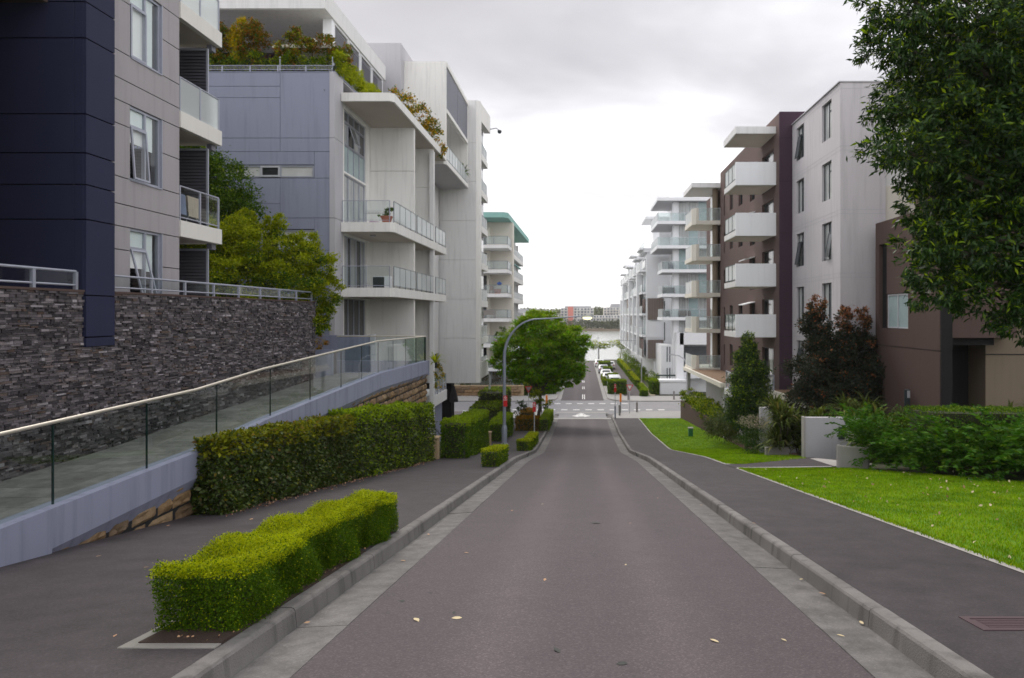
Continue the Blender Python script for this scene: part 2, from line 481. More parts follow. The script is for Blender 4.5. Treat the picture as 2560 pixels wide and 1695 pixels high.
plain_mat('far_cream', (0.55, 0.50, 0.44), 0.8)
plain_mat('far_grey', (0.36, 0.36, 0.38), 0.8)
plain_mat('far_window', (0.10, 0.12, 0.15), 0.3)
glass_mat('glass_clear', (0.85, 0.895, 0.88))
glass_mat('glass_thin', (0.94, 0.97, 0.97))
glass_mat('glass_frost', (0.85, 0.92, 0.92), frost=0.66, frost_col=(0.86, 0.88, 0.88))
glass_mat('glass_balcony', (0.88, 0.93, 0.93), frost=0.20, frost_col=(0.72, 0.76, 0.77))
pane_mat('pane_dark', (0.015, 0.017, 0.02))
pane_mat('pane_mid', (0.10, 0.115, 0.125))
pane_mat('pane_curtain', (0.46, 0.48, 0.48), fold=0.35)
pane_mat('pane_blind', (0.55, 0.56, 0.54))
pane_mat('pane_teal', (0.34, 0.44, 0.45))
plain_mat('blind_cloth', (0.86, 0.86, 0.85), 0.9)
stone_mat('slate_single', [(0.0, (0.030,0.026,0.030)), (0.3, (0.070,0.060,0.066)), (0.6, (0.115,0.101,0.109)), (0.82, (0.18,0.158,0.168)), (0.90, (0.095,0.062,0.046)), (0.96, (0.28,0.25,0.265)), (1.0, (0.36,0.33,0.345))], 'object')
stone_mat('slate_bulk', [(0.0, (0.030,0.026,0.030)), (0.3, (0.070,0.060,0.066)), (0.6, (0.115,0.101,0.109)), (0.82, (0.18,0.158,0.168)), (0.90, (0.095,0.062,0.046)), (0.96, (0.28,0.25,0.265)), (1.0, (0.36,0.33,0.345))], 'island')
stone_mat('sandstone', [(0.0, (0.10,0.065,0.038)), (0.4, (0.23,0.145,0.07)), (0.7, (0.155,0.105,0.065)), (1.0, (0.28,0.19,0.10))], 'object', bump=1.0, scale=7)
stone_mat('ramp_tile', [(0.0, (0.15,0.147,0.135)), (0.5, (0.19,0.185,0.17)), (1.0, (0.225,0.22,0.205))], 'object', bump=0.1, scale=3, spec=0.4)
stone_mat('terrace_tile', [(0.0, (0.3,0.3,0.3)), (1.0, (0.4,0.4,0.4))], 'object', bump=0.1, scale=3)
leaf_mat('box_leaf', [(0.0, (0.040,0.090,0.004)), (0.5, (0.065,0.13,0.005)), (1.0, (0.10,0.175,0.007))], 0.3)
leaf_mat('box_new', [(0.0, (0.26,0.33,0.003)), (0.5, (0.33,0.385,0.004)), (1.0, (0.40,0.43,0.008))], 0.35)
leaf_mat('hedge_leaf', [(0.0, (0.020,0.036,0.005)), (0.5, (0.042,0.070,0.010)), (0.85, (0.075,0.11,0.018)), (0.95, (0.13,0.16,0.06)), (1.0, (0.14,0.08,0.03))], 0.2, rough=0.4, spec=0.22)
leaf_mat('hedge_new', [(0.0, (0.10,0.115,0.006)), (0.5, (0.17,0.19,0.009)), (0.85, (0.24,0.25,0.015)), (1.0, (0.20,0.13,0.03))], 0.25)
leaf_mat('green_leaf', [(0.0, (0.032,0.075,0.005)), (0.5, (0.065,0.135,0.008)), (1.0, (0.11,0.19,0.014))], 0.3)
leaf_mat('green_new_lit', [(0.0, (0.12,0.20,0.008)), (0.5, (0.20,0.30,0.010)), (1.0, (0.28,0.38,0.02))], 0.4)
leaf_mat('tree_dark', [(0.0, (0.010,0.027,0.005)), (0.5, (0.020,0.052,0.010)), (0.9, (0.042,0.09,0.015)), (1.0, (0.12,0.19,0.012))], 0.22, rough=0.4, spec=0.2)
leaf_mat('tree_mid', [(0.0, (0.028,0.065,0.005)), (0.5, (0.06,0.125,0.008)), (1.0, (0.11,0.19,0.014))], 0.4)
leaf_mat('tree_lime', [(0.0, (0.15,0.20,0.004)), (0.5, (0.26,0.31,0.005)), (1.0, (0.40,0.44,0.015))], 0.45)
leaf_mat('jacaranda', [(0.0, (0.045,0.15,0.002)), (0.5, (0.13,0.31,0.003)), (1.0, (0.24,0.47,0.006))], 0.45, rough=0.6)
leaf_mat('cypress', [(0.0, (0.02,0.045,0.014)), (0.5, (0.035,0.075,0.018)), (1.0, (0.075,0.12,0.025))], 0.25)
leaf_mat('photinia', [(0.0, (0.012,0.022,0.014)), (0.6, (0.025,0.035,0.02)), (0.9, (0.045,0.05,0.03)), (1.0, (0.10,0.05,0.03))], 0.2, rough=0.5, spec=0.12)
leaf_mat('red_tip', [(0.0, (0.18,0.06,0.03)), (0.5, (0.28,0.10,0.045)), (1.0, (0.36,0.17,0.08))], 0.3)
leaf_mat('autumn', [(0.0, (0.10,0.075,0.006)), (0.4, (0.20,0.13,0.008)), (0.7, (0.30,0.15,0.010)), (1.0, (0.36,0.13,0.02))], 0.4)
leaf_mat('golden', [(0.0, (0.36,0.24,0.004)), (0.5, (0.48,0.34,0.006)), (1.0, (0.55,0.37,0.012))], 0.45)
leaf_mat('strap', [(0.0, (0.035,0.055,0.012)), (0.5, (0.07,0.10,0.018)), (0.9, (0.13,0.16,0.035)), (1.0, (0.20,0.17,0.07))], 0.25)
leaf_mat('fern', [(0.0, (0.02,0.07,0.006)), (0.5, (0.04,0.12,0.010)), (1.0, (0.08,0.19,0.018))], 0.35)
leaf_mat('far_leaf', [(0.0, (0.09,0.11,0.06)), (1.0, (0.15,0.17,0.09))], 0.2)
leaf_mat('blossom', [(0.0, (0.30,0.26,0.20)), (1.0, (0.45,0.38,0.28))], 0.3, tcol=(1,1,1))
def patchy(name):
    nt = MATS[name].node_tree; p = next(n for n in nt.nodes if n.type == 'BSDF_PRINCIPLED'); l = p.inputs['Base Color'].links[0]; s = l.from_socket
    nt.links.remove(l); f = ramp(nt, noise(nt, 0.8, 6, 0.7), [(0.28, (0.95,0.58,1.6)), (0.38, (0.60,0.74,0.7)), (0.5, (0.95,0.95,1)), (0.68, (1.30,1.08,1.2))])
    L(nt, mixc(nt, 1.0, s, f, 'MULTIPLY'), p.inputs['Base Color'])
leaf_mat('grass', [(0.0, (0.09,0.19,0.003)), (0.5, (0.17,0.31,0.004)), (0.9, (0.25,0.38,0.008)), (1.0, (0.32,0.30,0.06))], 0.4)

patchy('grass'); patchy('lawn_soil')
wheel_tracks('asphalt')
# ------------------------------------------------------------------ leaf clouds
def unit(a):
    return a / np.maximum(np.linalg.norm(a, axis=1, keepdims=True), 1e-9)
def leaf_cloud(name, pts, nrm, length, mats, parent=None, width=0.5, lift=0.7, hang=0.0, midx=None, offset=None, rand=0.9):
    """one mesh of folded diamond leaves at pts, growing out along nrm"""
    n = len(pts)
    t = unit(nrm*lift + unit(rng.normal(size=(n,3)))*rand + np.array([0,0,-hang]))
    s = unit(np.cross(t, nrm + rng.normal(size=(n,3))*0.5))
    q = np.cross(s, t)
    ln = (length*(0.65+0.7*rng.random(n)))[:,None]
    w = ln*width*0.5
    off = np.array(OFF.get(parent.name, Vector((0,0,0))) if parent else (offset or (0,0,0)))
    p = pts - off
    v = np.empty((n,4,3))
    v[:,0] = p - t*ln*0.15
    v[:,1] = p + t*ln*0.35 + s*w + q*w*0.35
    v[:,2] = p + t*ln*0.85
    v[:,3] = p + t*ln*0.35 - s*w + q*w*0.35
    me = bpy.data.meshes.new(name)
    me.vertices.add(n*4); me.vertices.foreach_set('co', v.reshape(-1))
    me.loops.add(n*4); me.loops.foreach_set('vertex_index', np.arange(n*4, dtype=np.int32))
    me.polygons.add(n); me.polygons.foreach_set('loop_start', np.arange(0, n*4, 4, dtype=np.int32))
    for m in mats: me.materials.append(m)
    if midx is not None: me.polygons.foreach_set('material_index', np.asarray(midx, dtype=np.int32))
    me.update(calc_edges=True)
    o = bpy.data.objects.new(name, me); COL.objects.link(o)
    if parent: o.parent = parent
    else: o.location = Vector(off)
    OFF[o.name] = Vector(off)
    return o
def lumps(p, s, amp):
    return amp*(np.sin(p[:,0]*s+1.3)*np.sin(p[:,1]*s*0.9+0.4)+0.6*np.sin(p[:,2]*s*1.7+p[:,1]*s*1.3))

def hedge(name, label, A, B, depth, top, n, leaf, mats, ground=0.0, cat='hedge', group=None, side=-1, width=0.55, lump=0.05, ls=4.0, bulge=0.0, newfrac=0.95, sidefrac=0.06, rag=0.03, parent=None, zbase=None, crest=0.86):
    """clipped hedge: front edge A->B on the ground, 'depth' thick to the left(-1)/right(+1) of A->B in x, top=(zA,zB)"""
    A, B = np.array(A, float), np.array(B, float)
    mid = (A+B)/2
    root = parent or thing(name, label, cat, (mid[0]+side*depth/2, mid[1], zt(mid[1])+ground), group)
    Lh = abs(B[1]-A[1])
    d = B-A; ln = np.hypot(*d); nx, ny = side*abs(d[1])/ln, -side*d[0]*np.sign(d[1] if d[1] else 1)/ln
    nv = np.array([nx, ny])
    def P(u, w, h):
        xy = A[None]+d[None]*u[:,None]+nv[None]*(w*depth)[:,None]
        zb = np.array([zt(y) for y in xy[:,1]])+ground if zbase is None else np.full(len(u), zbase)
        zz = zb+(top[0]*(1-u)+top[1]*u-zb)*h
        return np.column_stack([xy, zz])
    Ht = (top[0]+top[1])/2-(zt(mid[1])+ground)
    areas = np.array([ln*Ht, ln*Ht*0.6, depth*Ht, depth*Ht, ln*depth*1.15])
    cnt = np.maximum((areas/areas.sum()*n).astype(int), 1)
    pts, nrm, mi = [], [], []
    dn = np.array([*(d/ln), 0]); wn_ = np.array([*nv, 0])
    for k, c in enumerate(cnt):
        a, b = rng.random(c), rng.random(c)
        if k == 0: p = P(a, np.zeros(c), b); nn = -wn_
        elif k == 1: p = P(a, np.ones(c), b); nn = wn_
        elif k == 2: p = P(np.zeros(c), a, b); nn = -dn
        elif k == 3: p = P(np.ones(c), a, b); nn = dn
        else: p = P(a, b, np.ones(c)); nn = np.array([0,0,1.0])
        nn = np.repeat(nn[None], c, 0)
        inn = rng.random(c)**1.5*0.10
        p = p + nn*(lumps(p, ls, lump)-inn+rng.normal(size=c)*rag*0.4)[:,None]
        # soften arrises
        pts.append(p); nrm.append(nn)
        top_zone = (k == 4)
        hh = b if k < 4 else np.ones(c)
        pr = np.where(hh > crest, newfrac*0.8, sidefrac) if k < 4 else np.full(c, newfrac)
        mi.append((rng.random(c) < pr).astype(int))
    pts, nrm, mi = np.concatenate(pts), np.concatenate(nrm), np.concatenate(mi)
    o = leaf_cloud('foliage', pts, nrm, leaf, mats, root, width=width, midx=mi)
    core = MB()
    ins = min(0.15, depth*0.24); du = d/ln*min(ins, ln*0.2)
    c4 = [A+nv*ins+du, B+nv*ins-du, B+nv*(depth-ins)-du, A+nv*(depth-ins)+du]
    if side < 0: c4 = c4[::-1]
    zb = [(zt(p[1])+ground if zbase is None else zbase) for p in c4]
    tz = [top[0]*(1-u)+top[1]*u for u in [np.dot(p-A, d)/ln**2 for p in c4]]
    core.prism([tuple(p) for p in c4], [z-0.02 for z in zb], [z-0.13 for z in tz])
    core.build('branches', M['twig'], root)
    return root

def clump_points(clumps, n, sub=9, spread=0.34, fill=0.15):
    """clumps: list of (x,y,z,rx,ry,rz); leaves gather in small tufts over each clump's shell"""
    r2 = np.array([c[3]*c[5]+c[4]*c[5] for c in clumps]); cnt = (r2/r2.sum()*n).astype(int)
    P_, N_ = [], []
    for c, k in zip(clumps, cnt):
        C = np.array(c[:3]); R = np.array(c[3:6])
        m = max(5, int(sub*(R.mean()**1.1)*3))
        dirs = unit(rng.normal(size=(m,3))); dirs[:,2] = dirs[:,2]*0.9+0.12
        dirs = unit(dirs)
        rad = 0.72+0.30*rng.random(m)
        cen = dirs*rad[:,None]
        idx = rng.integers(0, m, k)
        loc = cen[idx] + rng.normal(size=(k,3))*spread*np.array([1,1,0.7])*0.5
        f = rng.random(k) < fill
        loc[f] = unit(rng.normal(size=(f.sum(),3)))*(0.15+0.7*rng.random((f.sum(),1)))
        P_.append(C+loc*R); N_.append(unit(loc+np.array([0,0,0.25])))
    return np.concatenate(P_), np.concatenate(N_)

def tree(name, label, base, clumps, n, leaf, mats, trunk_r=0.12, cat='tree', group=None, width=0.42, hang=0.3, new=0.15, limbs=True, bark='bark', spread=0.34, sub=9, fork=None, fill=0.15, topnew=None, lift=0.7):
    root = thing(name, label, cat, base, group)
    b = Vector(base)
    pts, nrm = clump_points(clumps, n, sub, spread, fill)
    up = np.clip(nrm[:,2], 0, 1)
    if topnew is not None:
        zlo, zhi = pts[:,2].min(), pts[:,2].max()
        pr = topnew(pts, nrm)
    else:
        pr = new*(0.4+1.6*up)  # up-facing leaves brighter: crown-top highlights put into leaf colour, beside new growth
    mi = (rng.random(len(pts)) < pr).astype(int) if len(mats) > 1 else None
    leaf_cloud('crown', pts, nrm, leaf, mats, root, width=width, hang=hang, midx=mi, lift=lift)
    cx = sum(c[0] for c in clumps)/len(clumps); cy = sum(c[1] for c in clumps)/len(clumps)
    zlow = min(c[2]-c[5]*0.5 for c in clumps)
    fk = Vector(fork) if fork else Vector((b.x+(cx-b.x)*0.35, b.y+(cy-b.y)*0.35, b.z+(zlow-b.z)*0.8+0.3))
    tk = MB(); m1_ = (b+fk)/2+Vector((0.06*trunk_r*8, 0.02, 0))
    tk.tube([b-Vector((0,0,.1)), b+Vector((0,0,.15)), m1_, fk], [trunk_r*1.35, trunk_r, trunk_r*0.85, trunk_r*0.75], 9)
    tr = tk.build('trunk', M[bark], root, smooth=True)
    if limbs:
        for c in clumps:
            e_ = Vector(c[:3]); mm = fk.lerp(e_, 0.5)+Vector((random.uniform(-.1,.1), random.uniform(-.1,.1), 0.12))*max(c[3],.3)
            MB().tube([fk, mm, e_], [trunk_r*0.5, trunk_r*0.33, trunk_r*0.12], 6).build('limb', M[bark], tr, smooth=True)
    return root

def strap_plant(name, label, base, h, n, mats, cat='plant', group=None, wid=0.05, spread=1.0, stems=1, stemh=0.0):
    """rosette(s) of long arching strap leaves"""
    root = thing(name, label, cat, base, group)
    v, f, mi = [], [], []
    b0 = Vector(base)
    heads = []
    for s in range(stems):
        hx = 0 if stems == 1 else random.uniform(-.35, .35)*spread; hy = 0 if stems == 1 else random.uniform(-.3, .3)*spread
        hz = stemh*random.uniform(.12 if stems > 6 else .55, 1.0)
        heads.append(Vector((hx, hy, hz)))
    for hd in heads:
        for i in range(n):
            a = random.uniform(0, 2*math.pi); el = random.uniform(0.25, 1.45); ln = h*random.uniform(.6, 1.1)
            d = Vector((math.cos(a)*math.cos(el), math.sin(a)*math.cos(el), math.sin(el)))
            sd = Vector((-math.sin(a), math.cos(a), 0))
            p = hd.copy(); b = len(v); seg = 5
            for k in range(seg+1):
                t = k/seg; w = wid*(0.55+1.2*t*(1-t)*1.6)*(1-t**3)
                q = p+sd*w; r = p-sd*w
                v += [(q.x,q.y,q.z),(r.x,r.y,r.z)]
                p = p+d*ln/seg; d = (d+Vector((0,0,-0.16-0.10*k*spread))).normalized()
            for k in range(seg):
                f.append((b+2*k, b+2*k+1, b+2*k+3, b+2*k+2))
    me = bpy.data.meshes.new('leaf_rosette'); me.from_pydata(v, [], f); me.update()
    for m in mats: me.materials.append(m)
    o = bpy.data.objects.new('leaf_rosette', me); COL.objects.link(o); o.parent = root; OFF[o.name] = b0
    if stemh > 0:
        for hd in heads[:5]:
            MB().tube([b0+Vector((hd.x*.3,hd.y*.3,-.05)), b0+hd], [0.04, 0.03], 6).build('stem', M['bark'], root)
    return root

# ------------------------------------------------------------------ terrain profile along the street
KN = [(-40, 3.71), (0, -2.0), (28, -6.0), (39.3, -7.93), (50.5, -8.9), (62, -9.45), (70, -9.78), (80, -10.0), (100, -10.25), (156, -10.65), (400, -10.7)]
_kx = np.array([k[0] for k in KN], float); _kz = np.array([k[1] for k in KN], float)
_sx = np.linspace(-40, 400, 4401); _sz = np.interp(_sx, _kx, _kz)
_ker = np.hanning(41); _ker /= _ker.sum()
_sz = np.convolve(np.pad(_sz, 20, mode='reflect', reflect_type='odd'), _ker, 'valid')
def zr(y): return float(np.interp(y, _sx, _sz))                 # road surface
def kerb_h(y): return float(np.interp(y, [58, 63, 66, 78, 82], [0.17, 0.10, 0.05, 0.05, 0.13]))
def zt(y): return zr(y)+kerb_h(y)                               # footpath / lawn level

def ribbon(name, x0, x1, y0, y1, dz, mat, step=0.5, zf=zr, nx=2):
    fx0 = x0 if callable(x0) else (lambda y: x0); fx1 = x1 if callable(x1) else (lambda y: x1)
    n = max(2, int((y1-y0)/step)+1); ys = np.linspace(y0, y1, n); mb = MB()
    for y in ys:
        for i in range(nx):
            mb.v.append((fx0(y)+(fx1(y)-fx0(y))*i/(nx-1), y, zf(y)+dz))
    for j in range(n-1):
        for i in range(nx-1):
            a = j*nx+i
            mb.f.append((a, a+1, a+nx+1, a+nx))
    return struct(mb.build(name, mat))

# terrain sheet under everything, to the water's edge
mb = MB(); ys = list(np.arange(-14, 161, 2.0))+[161]
xs = [-420, -60, -20, -7.2, -7.15, -2.5, 2.5, 5.05, 5.15, 20, 60, 420]
for y in ys:
    for x in xs:
        dz = 0.11 if (x > 5.1 or x < -7.1) else -0.14
        if 62 < y < 83: dz = -0.14
        mb.v.append((x, y, zr(y)+dz))
nx = len(xs)
for j in range(len(ys)-1):
    for i in range(nx-1):
        a = j*nx+i; mb.f.append((a, a+1, a+nx+1, a+nx))
struct(mb.build('ground', M['garden_soil']))
WATER_Z = -12.3
m, nt, o = mat_new('water')
p = N(nt, "ShaderNodeBsdfPrincipled"); p.inputs['Base Color'].default_value = (0.30, 0.31, 0.29, 1); p.inputs['Roughness'].default_value = 0.22
bn = N(nt, "ShaderNodeBump"); bn.inputs['Strength'].default_value = 0.35; bn.inputs['Distance'].default_value = 0.3
L(nt, noise(nt, 0.5, 4, 0.6, stretch=(0.4, 1, 1)), bn.inputs['Height']); L(nt, bn.outputs[0], p.inputs['Normal']); L(nt, p.outputs[0], o.inputs[0])
struct(MB().quad((-1500,160,WATER_Z),(1500,160,WATER_Z),(1500,2500,WATER_Z),(-1500,2500,WATER_Z)).build('water', m))
struct(MB().box(-420, 420, 160.5, 161.4, -13.5, -10.75).build('sea_wall', M['wall_grey']))

# street
ribbon('road', -2.2, 2.2, -8, 66.6, 0.0, M['asphalt'], nx=5)
ribbon('cross_street', -60, 60, 66.0, 82.5, -0.012, M['asphalt_light'], nx=2)
ribbon('lower_road', -2.5, 2.5, 79.6, 156, 0.0, M['asphalt'])
ribbon('speed_hump', -2.25, 2.25, 61.9, 67.6, 0.02, M['asphalt_light'], nx=3)
mbh = MB()
for (ya, yb) in ((61.4, 62.5), (67.0, 68.0)):
    mbh.quad((-2.6,ya,zr(ya)+.03),(2.6,ya,zr(ya)+.03),(2.6,yb,zr(yb)+.03),(-2.6,yb,zr(yb)+.03))
struct(mbh.build('hump_edge', M['pavement_pale']))

def arcx(y, s):            # kerb outer edge near the intersection
    if y < 64.2: return 2.84
    r = 4.4; t = min(y-64.2, r-0.02)
    return 2.84 + r-math.sqrt(max(r*r-t*t, 0.0))
def arcx2(y, s):
    r = 3.0; t = min(max(81.5-y, 0), r-0.02)
    return 3.05 + r-math.sqrt(max(r*r-t*t, 0.0))
# footpaths
ribbon('footpath', -6.95, lambda y: -arcx(y, 1), -8, 62.0, 0.0, M['asphalt_path'], zf=zt, nx=4)
ribbon('footpath', lambda y: arcx(y, 1), 5.0, -8, 61.5, 0.0, M['asphalt_path'], zf=zt, nx=4)
ribbon('pavement', lambda y: arcx(y, 1), 60, 61.5, 68.6, 0.0, M['pavement_pale'], zf=zt, step=.2)
ribbon('pavement', -60, lambda y: -arcx(y, 1), 62.0, 68.6, 0.0, M['pavement_pale'], zf=zt, step=.2)
ribbon('pavement', lambda y: arcx2(y, 1), 60, 78.6, 83.6, 0.0, M['pavement_pale'], zf=zt, step=.2)
ribbon('pavement', -60, lambda y: -arcx2(y, 1), 78.6, 83.6, 0.0, M['pavement_pale'], zf=zt, step=.2)
ribbon('footpath', 3.05, 5.1, 83.6, 156, 0.0, M['pavement_pale'], zf=zt)
ribbon('footpath', -4.6, -3.05, 83.6, 156, 0.0, M['pavement_pale'], zf=zt)
ribbon('walking_path', lambda y: 5.4+(y-83.6)*0.006, lambda y: 7.4+(y-83.6)*0.0, 83.6, 150, 0.012, M['asphalt'], zf=zt)
ribbon('garden_path', lambda y: 8.2, lambda y: 9.0, 84, 150, 0.016, M['sand_path'], zf=zt)
# edging strip of the right footpath
ribbon('path_edging', 5.0, 5.13, -8, 22.3, 0.008, M['edging_concrete'], zf=zt)
ribbon('path_edging', 5.0, 5.13, 23.9, 61.5, 0.008, M['edging_concrete'], zf=zt)

# kerbs and gutters: cast lengths with open joints
def cast_lengths(name, path, sections, mat, side, pitch, gap, part_name, joint=True):
    root = struct(thing(name, None, None, (path[0][0], path[0][1], zr(path[0][1]))))
    pts = [np.array(p, float) for p in path]
    seg = [np.hypot(*(pts[i+1]-pts[i])) for i in range(len(pts)-1)]
    total = sum(seg); cum = np.concatenate([[0], np.cumsum(seg)])
    def at(s):
        s = min(max(s, 0), total-1e-6); i = int(np.searchsorted(cum, s, 'right')-1); i = min(i, len(seg)-1)
        t = (s-cum[i])/seg[i]; p = pts[i]*(1-t)+pts[i+1]*t; d = (pts[i+1]-pts[i])/seg[i]
        return p, np.array([d[1], -d[0]])*side
    s = 0.0
    while s < total-0.2:
        e_ = min(s+pitch-gap, total); m_ = max(2, int((e_-s)/0.5)+1)
        mb = MB(); jig = random.uniform(-.004, .004)
        ns = len(sections)
        for k in range(m_):
            p, nr = at(s+(e_-s)*k/(m_-1))
            for (of, dz) in sections:
                q = p+nr*of; hk = kerb_h(p[1])/0.17
                mb.v.append((q[0], q[1], zr(p[1])+(dz*hk if dz > 0.05 else dz)+jig))
        for k in range(m_-1):
            for i in range(ns-1):
                a = k*ns+i; q_ = (a, a+1, a+ns+1, a+ns)
                mb.f.append(q_ if side > 0 else q_[::-1])
        mb.f.append(tuple(range(ns))); mb.f.append(tuple(range((m_-1)*ns, m_*ns))[::-1])
        mb.build(part_name, mat, root)
        s += pitch
    return root
def arc_path(sx):
    a = [(sx*2.2, y) for y in np.arange(-8, 63.6, 0.5)]
    for t in np.linspace(0.1, math.pi/2, 12):
        a.append((sx*(2.2+5.0*(1-math.cos(t))), 63.6+5.0*math.sin(t)))
    a += [(sx*x, 68.6) for x in (9, 20, 40, 58)]
    return a
def arc_path2(sx):
    a = [(sx*2.5, y) for y in np.arange(154, 81.6, -1.0)]
    for t in np.linspace(0.1, math.pi/2, 10):
        a.append((sx*(2.5+3.5*(1-math.cos(t))), 81.6-3.0*math.sin(t)))
    a += [(sx*x, 78.6) for x in (8, 20, 40, 58)]
    return a
KSEC = [(0.47, -0.05), (0.475, -0.012), (0.49, 0.14), (0.505, 0.163), (0.53, 0.172), (0.635, 0.174), (0.645, 0.165), (0.646, -0.05)]
GSEC = [(0.0, -0.06), (0.0, 0.006), (0.22, -0.004), (0.474, -0.016), (0.474, -0.06)]
for sx in (1, -1):
    cast_lengths('kerb', arc_path(sx), KSEC, M['kerb_concrete'], sx, 2.4, 0.012, 'kerb_length')
    cast_lengths('gutter', arc_path(sx), GSEC, M['gutter_concrete'], sx, 2.4, 0.008, 'gutter_length')
    cast_lengths('kerb', arc_path2(sx), KSEC, M['edging_concrete'], -sx, 4.8, 0.012, 'kerb_length')
    cast_lengths('gutter', arc_path2(sx), GSEC, M['pavement_pale'], -sx, 4.8, 0.008, 'gutter_length')

# painted markings
def mark(name, poly, y0=None):
    mb = MB(); mb.quad(*[(x, y, zr(y)+0.034) for x, y in poly]); return mb
mm_ = struct(thing('lane_markings', None, None, (0, 75, zr(75))))
for row_y, x0, n_ in ((70.3, -7.2, 13), (76.2, -5.6, 9)):
    for k in range(n_):
        x = x0+k*1.25
        MB().quad((x,row_y-.28,zr(row_y)+.012),(x+.66,row_y-.28,zr(row_y)+.012),(x+.66,row_y+.28,zr(row_y)+.012),(x,row_y+.28,zr(row_y)+.012)).build('dash', M['road_paint'], mm_)
for (ya, yb) in ((81.0, 86.4), (93.4, 97.2), (103.5, 107), (114, 117), (124, 127), (134, 137)):
    for x in (-0.02, 0.20):
        MB().quad((x,ya,zr(ya)+.006),(x+.11,ya,zr(ya)+.006),(x+.11,yb,zr(yb)+.006),(x,yb,zr(yb)+.006)).build('dash', M['road_paint'], mm_)
# three-way arrow on the hump
ar = MB(); zz = lambda y: zr(y)+0.034
def tri(a, b, c): ar.quad(*[(q[0], q[1], zz(q[1])) for q in (a, b, c)])
tri((-0.62,66.4-1.0),(0.36,66.4-1.0),(-0.12,66.9)); tri((-1.0,64.3),(-0.40,63.2),(-0.40,65.3)); tri((0.78,64.3),(0.18,65.3),(0.18,63.2))
ar.quad(*[(x, y, zz(y)) for x, y in ((-0.40,63.7),(0.18,63.7),(0.18,64.9),(-0.40,64.9))])
ar.quad(*[(x, y, zz(y)) for x, y in ((-0.27,64.9),(0.05,64.9),(0.05,65.45),(-0.27,65.45))])
tag(ar.build('road_arrow', M['road_paint']), 'white painted three-way turn arrow on the road hump before the cross street', 'road marking')

# lawns
def lawn_poly(y, a, b): return a, b
LAWN1 = (lambda y: 5.13, lambda y: float(np.interp(y, [4, 17, 19, 20.7, 22.4], [12.5, 12.2, 10.8, 9.8, 8.6])), 3.0, 22.3)
LAWN2 = (lambda y: 5.13, lambda y: float(np.interp(y, [23.9, 27.0, 30, 46, 61.5], [5.6, 8.9, 9.2, 9.5, 8.8])), 23.9, 61.5)
for Lw in (LAWN1, LAWN2):
    ribbon('lawn', Lw[0], Lw[1], Lw[2], Lw[3], 0.006, M['lawn_soil'], zf=zt, nx=4)
def grass(Lw, dens, y0, y1, h, name):
    ys_ = rng.uniform(y0, y1, int(dens))
    a = np.array([Lw[0](y) for y in ys_]); b = np.array([Lw[1](y) for y in ys_])
    x_ = a-0.02+(b-a+0.02)*rng.random(len(ys_)); ed = rng.random(len(ys_)) < .03; x_ = np.where(ed, a+.02-np.abs(rng.normal(size=len(ys_)))*.05, x_)
    z_ = np.interp(ys_, _sx, _sz)+np.array([kerb_h(y) for y in ys_])+0.006
    p = np.column_stack([x_, ys_, z_])
    nn = np.repeat(np.array([[0,0,1.0]]), len(p), 0)
    o = leaf_cloud(name, p, nn, h, [M['grass']], width=0.22, lift=1.3, rand=0.8, offset=(8, (y0+y1)/2, zt((y0+y1)/2)))
    return tag(o, kind='stuff')
grass(LAWN1, 110000, 7.0, 22.2, 0.055, 'grass')
grass(LAWN2, 70000, 24.0, 61.0, 0.07, 'grass')
# driveway-side path between the lawns
pp = [(5.0,22.3),(8.2,22.75),(10.4,24.2),(9.3,27.6),(8.9,27.4),(5.0,23.9)]
mb = MB(); mb.quad(*[(x, y, zt(y)+0.012) for x, y in pp]); struct(mb.build('entry_path', M['asphalt_path']))
mb = MB(); mb.quad(*[(x, y, zt(y)+0.022) for x, y in ((8.45,22.9),(10.2,23.9),(9.35,27.0),(8.95,26.9))]); struct(mb.build('entry_slab', M['edging_concrete']))
for ya, xa, yb, xb in ((22.3,5.05,22.85,8.35),(23.9,5.05,27.35,8.9)):
    mb = MB(); mb.quad((xa,ya-.05,zt(ya)+.02),(xb,yb-.05,zt(yb)+.02),(xb,yb+.06,zt(yb)+.02),(xa,ya+.06,zt(ya)+.02)); struct(mb.build('path_edging', M['edging_concrete']))
